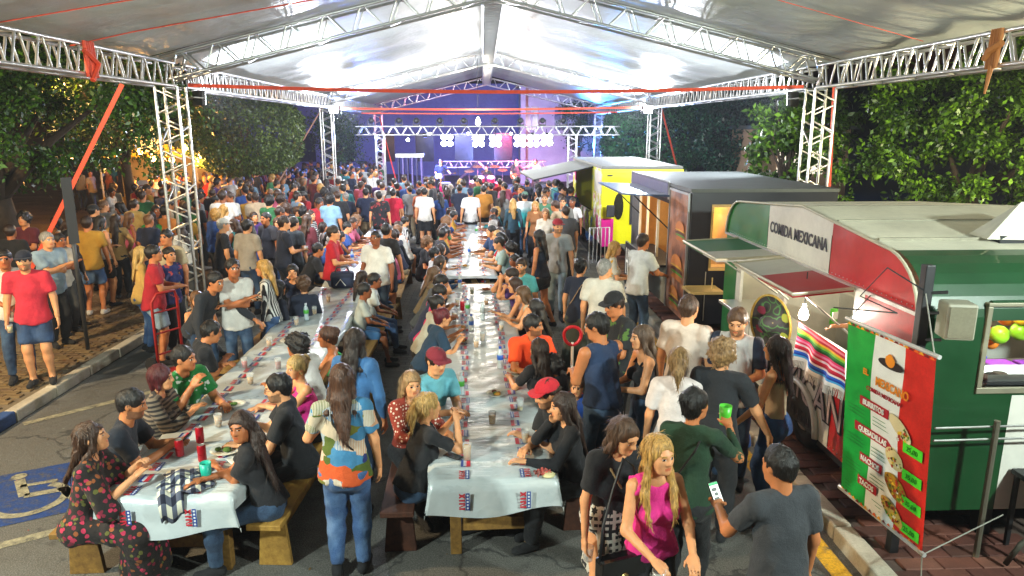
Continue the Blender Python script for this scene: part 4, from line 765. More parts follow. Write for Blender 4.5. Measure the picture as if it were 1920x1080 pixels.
for k, (px, py, kind) in enumerate(sorted(((852, 600, 'c'), (905, 640, 'c'), (930, 560, 'b'), (858, 575, 'c'), (940, 620, 'c'), (862, 540, 'b'), (880, 480, 'b'), (897, 455, 'c'), (868, 462, 'c'), (893, 440, 'b'), (912, 485, 'c'), (872, 500, 'p'), (900, 500, 'c'), (905, 432, 'c'), (690, 470, 'c'), (710, 455, 'b'), (680, 505, 'p'), (722, 440, 'c'), (700, 490, 'c'), (590, 590, 'c'), (540, 640, 'p'), (470, 720, 'c'), (440, 760, 'p'), (575, 600, 'b'), (410, 800, 'c'), (930, 740, 'p'), (985, 830, 'c'), (865, 740, 'b'), (975, 770, 'c')), key=lambda a: -a[1])):
    row_ = 'left' if px < 760 else 'centre'; CN[(row_, kind)] = CN.get((row_, kind), 0)+1; o_ = ORD[CN[(row_, kind)]-1]
    {'c': lambda: cup(px, py, f'{o_} loose beer cup from the viewer along the {row_} row of tables', ['d8a018', 'c89010', 'd8c070'][k % 3], fill=[.6, .8, .3][k % 3]), 'b': lambda: bottle(px, py, f'{o_} loose {["clear", "blue labelled", "pale"][k % 3]} bottle from the viewer along the {row_} row of tables', ['1c48a8', 'c8d0d4'][k % 2], ['2c62c0', '8aa0a8', '4aa83c'][k % 3]), 'p': lambda: plate(px, py, f'{o_} paper plate of leftovers from the viewer, {row_} row of tables', .1)}[kind]()
# hand trucks and scooter handle
def trolley(px, py, z, label, rz):
    p = at(px, py, 0); v = empty('hand_truck', (p.x, p.y, 0), rz, label, 'hand truck'); RT_ = mat('a82018', .5, name='red_metal'); q = MB(); q.tube([(-.2, 0, .05), (-.2, 0, 1.0), (-.14, -.04, 1.12), (.14, -.04, 1.12), (.2, 0, 1.0), (.2, 0, .05)], .02, 8); q.build('frame', RT_, v, True)
    for zz in (.25, .55, .85): q = MB(); q.tube([(-.2, 0, zz), (.2, 0, zz)], .015, 6); q.build('crossbar', RT_, v)
    q = MB(); q.box((-.24, -.22, 0), (.24, 0, .015)); q.build('plate', RT_, v)
    for s_ in (-1, 1): q = MB(); q.lathe([(0, -.03), (.1, -.03), (.11, 0), (.1, .03), (0, .03)], 14, (s_*.26, .06, .11), M=Matrix.Rotation(PI/2, 4, 'Y')); q.build('wheel', RUBBER, v)
trolley(322, 690, 0, 'red tubular hand truck standing beside the left table', R(60))
p = at(1078, 700, .0); v = empty('push_ride_toy', (1.02, 7.9, 0), R(0), 'red loop handle of a child ride toy behind the toddler', 'toy'); q = MB(); q.tube([(0, 0, .25), (0, -.03, .92)], .016, 8); q.build('stem', PRW, v); q = MB(); pts = [(.1*math.sin(a)*(1-.15*math.cos(a)), -.03, 1.0-.11*math.cos(a)) for a in [2*PI*k/20 for k in range(21)]]; q.tube(pts, .02, 8); q.build('handle', mat('c8202a', .4, name='red_plastic'), v, True); q = MB(); q.box((-.16, -.3, .1), (.16, .12, .28)); q.build('seat', mat('c8202a', .4, name='red_plastic'), v, bevel=.05)

# ================================================================== trees
def m_leaf(c, name='leaf', gl=.35):
    m, t, b, co = newmat(name); cc = lin(c); n_ = noise(t, co.outputs['Object'], 1.7, 3); t.links.new(ramp(t, n_, (.3, tuple(x*.55 for x in cc)), (.7, tuple(x*1.35 for x in cc))), b.inputs['Base Color']); b.inputs['Roughness'].default_value = gl; b.inputs['Specular IOR Level'].default_value = .4
    b.inputs['Transmission Weight'].default_value = 0; b.inputs['Subsurface Weight'].default_value = .0; return m
BARK = mat('3f3226', .9, var=.4, scale=9, bmp=.9, bdist=.02, name='bark')
def tree(base, c, r, n_leaf, leaf, cols, label, seed, clumps=60, spread=.33, shell=.62, limbs=7, trunk_r=.16, trimmed=False, group='trees around the marquee', name='tree'):
    g = np.random.RandomState(seed); base = Vector(base); c = Vector(c); v = empty(name, base, 0, label, 'tree', group)
    q = MB(); fork = base.lerp(c, .55); q.tube([(0, 0, -.05), tuple((fork-base)*.5+Vector((.05, .03, 0))), tuple(fork-base)], [trunk_r*1.25, trunk_r, trunk_r*.8], 9); 
    rr = np.array(r); dirs = g.normal(size=(clumps, 3)); dirs /= np.linalg.norm(dirs, axis=1)[:, None]; rad = (shell+(1-shell)*g.rand(clumps)) if not trimmed else .9+.08*g.rand(clumps)
    inner = g.rand(clumps) < .22; rad = np.where(inner, g.rand(clumps)*.7, rad); cl = dirs*rad[:, None]*rr*(1+.18*np.sin(dirs[:, :1]*5+seed)) if not trimmed else dirs*rad[:, None]*rr
    for k in range(limbs):
        e = Vector(cl[k]*.8)+c-base; m_ = (fork-base).lerp(e, .5)+Vector((0, 0, .15)); q.tube([tuple(fork-base), tuple(m_), tuple(e)], [trunk_r*.55, trunk_r*.3, trunk_r*.08], 6)
    q.build('trunk', BARK, v, True)
    ci = g.randint(0, clumps, n_leaf); p = cl[ci]+g.normal(size=(n_leaf, 3))*spread*np.array([1, 1, .8])*(rr.mean()/2.2)
    if trimmed: 
        d = g.normal(size=(n_leaf, 3)); d /= np.linalg.norm(d, axis=1)[:, None]; p = np.sign(d)*np.abs(d)**.8*rr*(.93+.07*g.rand(n_leaf, 1)+.03*np.sin(d[:, :1]*9)*np.sin(d[:, 2:]*8))
    L = leaf*(.6+.8*g.rand(n_leaf, 1)); t = g.normal(size=(n_leaf, 3))+np.array([0, 0, -.35])+.4*p/rr; t /= np.linalg.norm(t, axis=1)[:, None]; nn = g.normal(size=(n_leaf, 3))+np.array([0, 0, .9])+.8*p/rr; s_ = np.cross(t, nn); s_ /= np.linalg.norm(s_, axis=1)[:, None]+1e-6; up = np.cross(s_, t)
    off = np.array(c-base); P0 = p+off; w = L*.27
    V = np.stack([P0, P0+t*L*.45+s_*w+up*L*.05, P0+t*L-up*L*.1, P0+t*L*.45-s_*w+up*L*.05], 1).reshape(-1, 3); F = np.arange(n_leaf*4).reshape(-1, 4)
    link('crown', npmesh('crown', V, F, [m_leaf(x) for x in cols], False, g.randint(0, len(cols), n_leaf)), v); return v
LG = ('3d5c16', '55781c', '2c4512'); DK = ('26401a', '34551c', '1c3014')
tree((-8.6, 13.2, .1), (-8.7, 13.0, 3.75), (2.9, 2.2, 2.0), 30000, .095, ('38581a', '4c7620', '2a4416', '30501e'), 'big dark leafy tree on the left plaza behind the red guy strap', 3, 100, .16, trunk_r=.24)
tree((-10.6, 9.6, .1), (-10.2, 9.6, 4.6), (2.6, 2.0, 1.9), 11000, .12, DK, 'dark tree at the far left edge beside the plaza', 4, 80, .24)
tree((-7.75, 24.0, .1), (-7.75, 24.0, 3.2), (1.85, 1.6, 1.35), 24000, .11, ('52662a', '42562a', '627432'), 'round clipped tree behind the left posts', 5, 20, trimmed=True, trunk_r=.14)
tree((-10.2, 21.0, .1), (-10.2, 21.0, 4.2), (2.2, 1.8, 1.5), 9000, .12, LG, 'yellow lit tree above the glowing stall', 15, 60)
tree((-6.6, 33.0, .1), (-6.6, 33.0, 3.1), (1.6, 1.4, 1.5), 6000, .11, DK, 'small dark tree between the round tree and the stage', 6, 40)
tree((9.3, 13.6, .1), (9.4, 13.5, 3.05), (3.0, 1.7, 1.95), 26000, .105, ('52781a', '6f9a22', '3f5f12', '30480f'), 'large bright green leafy tree behind the green trailer', 7, 95, .135, trunk_r=.2)
tree((13.0, 15.5, .1), (12.8, 15.0, 4.4), (2.9, 2.2, 2.2), 14000, .13, DK, 'dark tree at the right edge behind the bright one', 8, 80, .22)
tree((7.0, 16.2, .1), (7.0, 16.2, 3.15), (1.25, 1.1, 1.35), 5200, .14, LG, 'loose airy tree between the black trailer and the right post', 9, 46, .2, limbs=14, trunk_r=.1)
tree((7.9, 33.0, .1), (7.9, 33.0, 3.0), (2.4, 2.0, 1.9), 20000, .15, ('2a5c38', '357040', '204a34'), 'clipped dark green tree right of the stage', 10, 30, trimmed=True)
tree((11.8, 31.0, .1), (11.8, 31.0, 3.2), (2.6, 2.0, 2.1), 18000, .15, ('204a38', '2a5c44', '183a2e'), 'second dark clipped tree farther right of the stage', 12, 30, trimmed=True)
tree((5.3, 40.0, .0), (5.3, 40.0, 3.6), (1.4, 1.4, 1.5), 3500, .13, DK, 'small tree glimpsed behind the stage on the right', 13, 30)
# ================================================================== buildings and backdrop
bd = empty('pale_building', (4.6, 44.5, 0), 0, 'pale lit building behind the right side of the stage', 'building'); PW = mat('a8a69e', .7, var=.2, scale=1.5, name='pale_wall')
q = MB(); q.box((-2.2, 0, 0), (3.0, 4, 6.0)); q.build('wall', PW, bd); q = MB(); q.box((-2.4, -.3, 5.9), (3.2, 4.2, 6.15)); q.build('roof', mat('6a4a3c', .8, name='roof_tile'), bd)
for x in (-1.6, .2, 1.9): 
    q = MB(); q.box((x-.4, -.06, 3.2), (x+.4, -.004, 4.6)); w_ = q.build('window', mat('5a6470', .2, name='window_glass'), bd); q = MB(); q.box((x-.46, -.08, 3.12), (x+.46, -.01, 3.19)); q.box((x-.03, -.09, 3.2), (x+.03, -.062, 4.6)); q.build('sill', PW, w_)
q = MB(); q.box((-2.3, -.5, 0), (-2.0, -.2, 5.8)); q.build('column', PW, bd)
bd = empty('pink_building', (12.4, 27.5, 0), 0, 'pinkish shed wall glimpsed behind the airy tree', 'building'); q = MB(); q.box((-1.8, 0, 0), (1.8, 3, 3.3)); q.build('wall', mat('a58a72', .8, var=.3, scale=3, name='pink_boards'), bd); q = MB(); q.box((-1.0, -.05, 1.6), (.8, -.004, 2.7)); q.build('lit_window', emis('fff0d8', 1.6), bd); q = MB(); q.box((-2, -.3, 3.3), (2, 3.2, 3.45)); q.build('roof', GREYR, bd)  # lit white patch on the wall, its brightness put in as emission
bd = empty('backdrop_building', (-3, 52, 0), 0, 'building front behind the whole stage, raised and coloured for blue haze', 'building'); q = MB(); q.box((-14, 0, 0), (7, 4, 6.4)); q.build('wall', mat('5a6c98', .8, var=.3, scale=.6, name='haze_tinted_wall'), bd)  # wall made taller and pale blue to stand in for haze over the stage
for k in range(7): q = MB(); x = -13+k*2.8; q.box((x, -.05, 1.0), (x+1.3, -.004, 3.0)); q.build('window', mat('1c2430', .2, name='dark_window'), bd)
# low white wall on the right behind trailers
q = MB(); q.box((7.2, 22.0, .1), (9.4, 22.3, 2.0)); q.build('low_wall', PW, None, label='low white wall seen between the black trailer and trees', cat='wall')
# ================================================================== stage
SY, SZ = 31.4, .25
st = empty('stage', (-.1, 34.2, 0), 0, 'raised black stage with a skirted front under the lighting truss', 'stage'); q = MB(); q.box((-4.4, -2.8, SZ-.08), (4.4, 3.2, SZ)); q.build('deck', mat('2a2730', .6, name='stage_deck'), st)
for k in range(8): q = MB(); q.box((-4.4+k*1.1+.01, -2.79, .0), (-4.4+(k+1)*1.1-.01, -2.75, SZ-.08)); q.build('skirt_panel', mat('3a2f4e', .8, var=.2, scale=3, name='stage_skirt'), st)
lt = truss('lighting_truss', (-5.2, 30.2, 3.24), (5.7, 30.2, 3.24), .34, (0, 0, 1), 'horizontal lighting truss carrying lamps across the stage front', None, step=.6)
for X, sd in ((-4.25, 'left'), (3.75, 'right')): truss('truss_post', (X, 30.2, 0), (X, 30.2, 3.06), .34, (1, 0, 0), f'upright truss holding the {sd} end of the stage lighting truss', 'stage truss posts', 'truss post', .5, joined=True)
truss('low_truss', (-2.0, 36.6, 1.55), (3.2, 36.6, 1.55), .3, (0, 0, 1), 'low horizontal truss behind the drum kit', None, step=.5, joined=True)
for k, px in enumerate((696, 748, 781, 825, 870, 928, 976, 1017, 1056)):
    p = at(px, 232, Y=30.2); v = empty('moving_head_lamp', (p.x, 30.2, 3.43), 0, f'black moving head lamp on top of the lighting truss, number {["one", "two", "three", "four", "five", "six", "seven", "eight", "nine"][k]} from the left', 'stage lamp', 'moving head lamps')
    q = MB(); q.box((-.13, -.1, 0), (.13, .1, .07)); q.build('base', BLACK, v); q = MB(); q.lathe([(0, -.1), (.1, -.09), (.12, 0), (.1, .09), (0, .1)], 12, (0, 0, .22), M=Matrix.Rotation(R(70+10*(k % 3)), 4, 'X')); q.build('head', BLACK, v, True)
    for s_ in (-1, 1): q = MB(); q.box((s_*.135-.012, -.05, .05), (s_*.135+.012, .05, .26)); q.build('yoke', DARKM, v)
STG = [(765, 262, .07, 'ffffff', 40), (806, 250, .05, 'ffffff', 30), (838, 257, .11, 'eef2ff', 300), (878, 250, .05, 'ffffff', 30), (897, 258, .17, 'f4f6ff', 500), (929, 258, .13, 'eef2ff', 400), (958, 250, .05, 'ffffff', 30), (975, 258, .12, 'e8eeff', 300), (1000, 258, .09, 'e8eeff', 200), (1025, 256, .17, 'eef2ff', 500)]
for k, (px, py, r_, col, e) in enumerate(STG):
    p = at(px, py, Y=30.05); v = empty('stage_lamp', p, 0, f'glaring white stage lamp under the truss, {["first", "second", "third", "fourth", "fifth", "sixth", "seventh", "eighth", "ninth", "tenth"][k]} from the left', 'stage lamp', 'stage wash lamps')
    q = MB(); q.lathe([(0, .1), (r_*.6, .09), (r_*.95, .0), (r_, -.02), (r_*.96, -.025)], 16, M=Matrix.Rotation(R(-70), 4, 'X')); q.build('can', BLACK, v, True); q = MB(); q.lathe([(0, -.02), (r_*.95, -.02)], 16, M=Matrix.Rotation(R(-70), 4, 'X') @ Matrix.Rotation(PI, 4, 'X')); 
    q = MB(); Mq = Matrix.Rotation(R(-70), 4, 'X')
    for dx, dz in (((-.13, 0), (.13, 0), (-.13, -.26), (.13, -.26)) if e >= 200 else ((0, 0),)):  # strong lamps get added lens clusters that stand in for their glare
        q = MB(); rl = .115 if e >= 200 else r_*.94; q.lathe([(0, -.05), (rl*.7, -.035), (rl, -.01)], 14, (dx, -.03, dz), M=Mq); q.build('lens', emis(col, 60), v, True)
        if e >= 200: q = MB(); q.lathe([(0, .08), (rl*.8, .07), (rl*1.05, -.01)], 12, (dx, -.03, dz), M=Mq); q.build('reflector', BLACK, v, True)
    q = MB(); q.tube([(0, 0, .05), (0, .1, .3)], .015, 6); q.build('clamp', BLACK, v)
    if e >= 200: 
        ld = bpy.data.lights.new('stage_beam', 'SPOT'); ld.energy = e*FP*2; ld.spot_size = R(110); ld.spot_blend = .8; ld.shadow_soft_size = r_; ld.color = lin('dfe8ff'); lo = bpy.data.objects.new('stage_beam', ld); COL.objects.link(lo); lo.parent = v; lo.location = (0, -.08, -.05); lo.rotation_euler = (R(50), 0, 0)
def wash(loc, tgt, e, col, label):
    v = empty('wash_lamp', loc, 0, label, 'stage lamp', 'coloured wash lamps'); q = MB(); q.lathe([(0, -.1), (.09, -.09), (.1, .1), (.0, .1)], 12); q.build('can', BLACK, v); q = MB(); q.lathe([(0, -.105), (.085, -.102)], 12, M=Matrix.Rotation(0, 4, 'X')); q.build('lens', emis(col, 8), v)
    ld = bpy.data.lights.new('wash_light', 'SPOT'); ld.energy = e; ld.spot_size = R(120); ld.spot_blend = .6; ld.color = lin(col); ld.shadow_soft_size = .1; lo = bpy.data.objects.new('wash_light', ld); COL.objects.link(lo); lo.parent = v; d = Vector(tgt)-Vector(loc); lo.rotation_euler = d.to_track_quat('-Z', 'Y').to_euler(); lo.location = d.normalized()*.15
wash((-2.5, 31.6, 3.05), (-1, 35, .8), 3200*FP, '7a84ff', 'violet wash lamp above the left of the stage'); wash((2.2, 31.6, 3.05), (.5, 35, .8), 3000*FP, 'ff5a9c', 'pink wash lamp above the right of the stage'); wash((0, 36.9, 1.0), (0, 50, 3.6), 2200*FP, '7a98ff', 'blue lamp behind the drums washing the wall'); wash((5.0, 37.5, 2.5), (8.5, 33, 3), 2400*FP, '4a9cff', 'added blue lamp to lighten the clipped trees on the right')  # last blue lamp is added only to lighten the clipped trees
wash((-4.2, 31.0, 3.0), (-9, 24, 3), 1500*FP, '5a86ff', 'blue lamp lighting the round tree on the left')
# amps, drums
def amp(x, y, z, w, d, h, label, col='1a1a1e'):
    v = empty('amplifier', (x, y, z), 0, label, 'amplifier', 'amplifier cabinets'); q = MB(); q.box((-w/2, -d/2, 0), (w/2, d/2, h)); q.build('cabinet', mat(col, .6, name='black_cabinet'), v, bevel=.015); q = MB(); q.box((-w/2+.04, -d/2-.012, .05), (w/2-.04, -d/2-.002, h-.06)); q.build('grille', mat('4a4658', .7, scale=60, bmp=.6, name='speaker_cloth'), v); return v
amp(-2.55, 32.2, SZ, .5, .4, 1.0, 'tall guitar amplifier at the left of the stage'); amp(-1.7, 31.9, SZ, .5, .4, .75, 'white edged amplifier beside the drums', '8a8a98'); amp(1.4, 32.4, SZ, .9, .4, .6, 'wide amplifier right of the drums', '3a3450'); amp(2.6, 32.3, SZ, .7, .4, .7, 'amplifier at the right of the stage')
v = empty('truss_tower', (-3.2, 31.8, 0), 0, 'striped speaker rack tower left of the drums', 'speaker tower'); 
for k in range(6): q = MB(); x = -.5+k*.2; q.box((x-.03, -.2, 0), (x+.03, .2, 2.1)); q.build('upright', mat('6a5f9a' if k % 2 else '3a3560', .5, .3, name='rack_metal'), v)
q = MB(); q.box((-.6, -.25, 2.1), (.6, .25, 2.25)); q.build('cover', PRW, v)
dk = empty('drum_kit', (.15, 33.4, SZ), 0, 'drum kit with red shells and cymbals in the middle of the stage', 'drum kit'); RS = mat('b02040', .3, .2, name='red_shell'); HD = mat('e0dcd8', .5, name='drum_head'); CY = mat((.75, .6, .25), .25, .9, name='cymbal')
def drum(c, r_, h, ax, nm): Mx = Matrix.Rotation(ax, 4, 'X'); q = MB(); q.lathe([(r_, -h/2), (r_, h/2)], 18, c, M=Mx); s_ = q.build(nm, RS, dk, True); q = MB(); q.lathe([(0, h/2), (r_*.98, h/2), (r_*1.03, h/2-.02)], 18, c, M=Mx); q.build('head', HD, s_)
drum((0, -.2, .3), .29, .4, PI/2, 'bass_drum'); drum((-.26, -.15, .78), .16, .22, .4, 'tom'); drum((.2, -.15, .78), .17, .22, .4, 'tom'); drum((.6, .1, .42), .21, .4, .2, 'floor_tom'); drum((-.6, .1, .6), .18, .14, .3, 'snare')
for x, y, z in ((-.8, -.1, 1.15), (.75, -.1, 1.2), (-.4, .1, 1.35), (.4, .2, 1.35)): q = MB(); q.lathe([(0, .03), (.05, .03), (.24, 0)], 16, (x, y, z), M=Matrix.Rotation(.25, 4, 'X')); c_ = q.build('cymbal', CY, dk, True); q = MB(); q.tube([(x, y, 0), (x, y, z)], .012, 5); q.build('stand', STEEL, c_)
for k, (x, y, h) in enumerate(((-1.1, 31.7, 1.5), (.3, 31.6, 1.5), (1.9, 31.7, 1.55))): v = empty('microphone_stand', (x, y, SZ), 0, ['left', 'middle', 'right'][k]+' microphone stand at the front of the stage', 'microphone', 'microphone stands'); q = MB(); q.tube([(0, 0, 0), (0, 0, h)], .014, 6); q.build('pole', DARKM, v); q = MB(); q.tube([(0, 0, h), (0, -.12, h+.04)], .025, 6); q.build('microphone', BLACK, v); q = MB(); q.lathe([(0, .02), (.14, .01), (.15, 0)], 12); q.build('base', BLACK, v)
v = empty('roof_prop', (-.2, 36.0, SZ), 0, 'white triangular prop standing behind the drums', 'prop'); q = MB(); q.tube([(-1.0, 0, .6), (-.05, 0, 1.45)], .07, 4); q.build('beam', mat('20242c', .6, name='dark_beam'), v); q = MB(); q.tube([(.0, 0, 1.45), (.8, 0, .6)], .07, 4); q.build('beam', PW, v)
# ================================================================== lit stall and signs on the left
v = empty('lit_stall', (-11.3, 25.5, .1), R(8), 'glowing yellow stall with bulbs under the trees on the left', 'stall'); 
for x, y in ((-1.5, -1), (1.5, -1), (-1.5, 1), (1.5, 1)): q = MB(); q.tube([(x, y, 0), (x, y, 2.3)], .03, 6); q.build('post', PW, v)
q = MB(); q.poly([(-1.7, -1.2, 2.3), (1.7, -1.2, 2.3), (0, -1.2, 3.0)], 2.4, (0, 1, 0)); q.build('roof', mat('c9a428', .6, name='yellow_canvas'), v); q = MB(); q.box((-1.5, -1.05, 0), (1.5, -1, 1.0)); q.build('counter', mat('b8902c', .6, name='yellow_counter'), v); q = MB(); q.box((-1.5, .95, 0), (1.5, 1, 2.3)); q.build('back_cloth', mat('b8a070', .7, name='back_cloth'), v)
v = empty('round_sign', (-10.9, 24.2, 3.0), R(6), 'round white and gold lit sign above the stall', 'sign'); q = MB(); q.lathe([(0, -.03), (.42, -.03), (.45, 0), (.42, .03), (0, .03)], 24, M=Matrix.Rotation(PI/2, 4, 'X')); q.build('disc', emis('ffe0a0', 1.4), v); q = MB(); q.lathe([(.43, -.05), (.47, -.05), (.47, .05), (.43, .05)], 24, M=Matrix.Rotation(PI/2, 4, 'X')); q.build('rim', CY, v); q = MB(); q.tube([(0, .1, -3.0), (0, .1, 0)], .04, 6); q.build('pole', DARKM, v)
for k, (px, py) in enumerate(((287, 297), (306, 301), (322, 299), (372, 293), (350, 278), (262, 286))):
    p = at(px, py, Y=23.0); v = empty('festoon_bulb', p, 0, f'warm glowing bulb on the left festoon, {["second", "third", "fourth", "last", "fifth", "first"][k]} from the left', 'lamp', 'warm bulbs on the left'); q = MB(); q.lathe([(0, -.1), (.07, -.07), (.09, 0), (.05, .08), (.03, .14), (0, .14)], 12); q.build('bulb', emis('ffc266', 45), v, True); q = MB(); q.tube([(0, 0, .12), (.3, 0, .28)], .008, 5); q.build('wire', BLACK, v)
    if k in (0, 2, 3): point(v, (0, -.15, -.15), 160*FP, 'ffb35c', .1)
def street_lamp(loc, e, col, h, label, arm=(.8, 0)):
    v = empty('street_lamp', loc, 0, label, 'street lamp', 'street lamps'); q = MB(); q.tube([(0, 0, 0), (0, 0, h), (arm[0]*.5, arm[1]*.5, h+.2), (arm[0], arm[1], h+.15)], [.08, .05, .04, .035], 8); q.build('pole', DARKM, v, True); q = MB(); q.lathe([(0, .08), (.1, .07), (.2, .0), (.19, -.02)], 14, (arm[0], arm[1], h+.1)); q.build('shade', DARKM, v, True); q = MB(); q.lathe([(0, -.06), (.1, -.04), (.17, .0)], 14, (arm[0], arm[1], h+.08)); q.build('lens', emis(col, 30), v, True); point(v, (arm[0], arm[1], h-.15), e, col, .15)
street_lamp((-9.5, 4.0, .1), 4000, 'ffe2b4', 5.2, 'street lamp outside the frame on the left plaza, lighting the pavement', (.8, .3)); street_lamp((8.9, 7.6, .1), 1500, 'fff0c0', 3.1, 'street lamp outside the frame on the right, lighting the trees', (-.3, .3)); street_lamp((-13.0, 20, .1), 800*FP, 'ffbe78', 5.5, 'warm street lamp behind the left trees', (1.5, .0))
def sign_pole(px, py, z, h, label, sz, face, lettering=None, col='c8ccd0'):
    p = at(px, py, z); v = empty('street_sign', (p.x, p.y, z), face, label, 'sign', 'street signs'); q = MB(); q.tube([(0, 0, 0), (0, 0, h)], .03, 8); q.build('pole', mat('4a4c4e', .5, .5, name='grey_pole'), v, True); q = MB(); q.box((-sz[0]/2, -.045, h-sz[1]), (sz[0]/2, -.031, h)); q.build('plate', mat(col, .5, name='sign_plate'), v, bevel=.004); return v
s1 = sign_pole(165, 655, .12, 2.55, 'dark grey pole carrying a sign turned away, on the left pavement', (.14, .95), R(50), col='2a2c30')
s2 = sign_pole(280, 450, .12, 1.75, 'white parking sign with a ring on a grey pole in the plaza crowd', (.34, .95), R(-4)); q = MB(); q.tube([(.11*math.cos(a), -.05, 1.5+.11*math.sin(a)) for a in [2*PI*k/24 for k in range(25)]], .012, 5); q.build('ring', mat('8a3038', .5, name='sign_red'), s2)

# fallen leaves and scraps underfoot
g = np.random.RandomState(5)
def scatter(name, label, n, x0, x1, y0, y1, z, size, cols):
    p = np.stack([g.uniform(x0, x1, n), g.uniform(y0, y1, n), np.full(n, z)], 1); a = g.uniform(0, 6.3, n); L = size*(.5+g.rand(n)); d = np.stack([np.cos(a)*L, np.sin(a)*L, g.uniform(0, .35, n)*L], 1); e = np.stack([-np.sin(a)*L*.45, np.cos(a)*L*.45, g.uniform(0, .3, n)*L], 1)
    V = np.stack([p-d*.5, p+e*.5, p+d*.5, p-e*.5], 1).reshape(-1, 3); V[:, 2] = np.maximum(V[:, 2], z); link(name, npmesh(name, V, np.arange(4*n).reshape(-1, 4), [mat(c, .8, bmp=0, name='scrap') for c in cols], False, g.randint(0, len(cols), n)), None, None, label=label, cat='litter', kind='stuff')
scatter('leaf_litter', 'dry fallen leaves scattered over the left plaza', 2600, -9.5, -5.7, 6.5, 18, .126, .05, ('5a3a18', '7a5424', '3a2612', '8a6a30')); scatter('street_litter', 'small paper scraps and leaves scattered on the street', 260, -5.2, 2.7, 3.5, 14, .006, .035, ('b8b4a8', '8a8478', '6a5024', 'a03028'))
# ================================================================== people: smooth bodies grown from limbs
f32 = np.float32
def V3(*a): return np.array(a, float)
def nrm(v): return v/(np.linalg.norm(v)+1e-9)
def cap_(a, b, ra, rb=None, flat=None, fs=1., k=.02, cut=0, sub=False): return dict(a=np.array(a, float), b=np.array(b, float), ra=ra, rb=ra if rb is None else rb, n=flat, fs=fs, k=k, cut=cut, sub=sub)
def ell(c, r, ax=None, k=.015, sub=False): return dict(c=np.array(c, float), r=np.array(r, float), ax=ax, k=k, sub=sub)
def plane(o, n): return dict(o=np.array(o, float), pn=np.array(n, float))
def surfnet(D, org, res):
    s = D < 0
    c = np.zeros(tuple(x-1 for x in D.shape), np.uint8)
    offs = [(i, j, k) for i in (0, 1) for j in (0, 1) for k in (0, 1)]
    sl = lambda o, n: slice(o, n-1+o)
    for o in offs: c += s[sl(o[0], s.shape[0]), sl(o[1], s.shape[1]), sl(o[2], s.shape[2])]
    idx = np.argwhere((c > 0) & (c < 8)); n = len(idx)
    if n == 0: return np.zeros((0, 3)), np.zeros((0, 4), int)
    vid = np.full(c.shape, -1, np.int32); vid[idx[:, 0], idx[:, 1], idx[:, 2]] = np.arange(n)
    vals = np.stack([D[idx[:, 0]+o[0], idx[:, 1]+o[1], idx[:, 2]+o[2]] for o in offs], 1); acc = np.zeros((n, 3)); cnt = np.zeros(n); O = np.array(offs, float)
    for i in range(8):
        for j in range(i+1, 8):
            if abs(O[i]-O[j]).sum() != 1: continue
            m = (vals[:, i] < 0) != (vals[:, j] < 0); va, vb = vals[m, i], vals[m, j]; t = va/(va-vb)
            acc[m] += O[i]+t[:, None]*(O[j]-O[i]); cnt[m] += 1
    v = (idx+acc/cnt[:, None])*res+org; F = []
    for d in range(3):
        a, b = (d+1) % 3, (d+2) % 3
        A = [slice(None)]*3; B_ = [slice(None)]*3; A[d] = slice(0, -1); B_[d] = slice(1, None); s0, s1 = s[tuple(A)], s[tuple(B_)]
        e = np.argwhere(s0 != s1); e = e[(e[:, a] > 0) & (e[:, b] > 0) & (e[:, a] < s.shape[a]-1) & (e[:, b] < s.shape[b]-1)]
        inside = s0[e[:, 0], e[:, 1], e[:, 2]]; q = []
        for da, db in ((-1, -1), (0, -1), (0, 0), (-1, 0)):
            w = e.copy(); w[:, a] += da; w[:, b] += db; q.append(vid[w[:, 0], w[:, 1], w[:, 2]])
        q = np.stack(q, 1); q[~inside] = q[~inside][:, ::-1]; F.append(q)
    return v, np.concatenate(F)
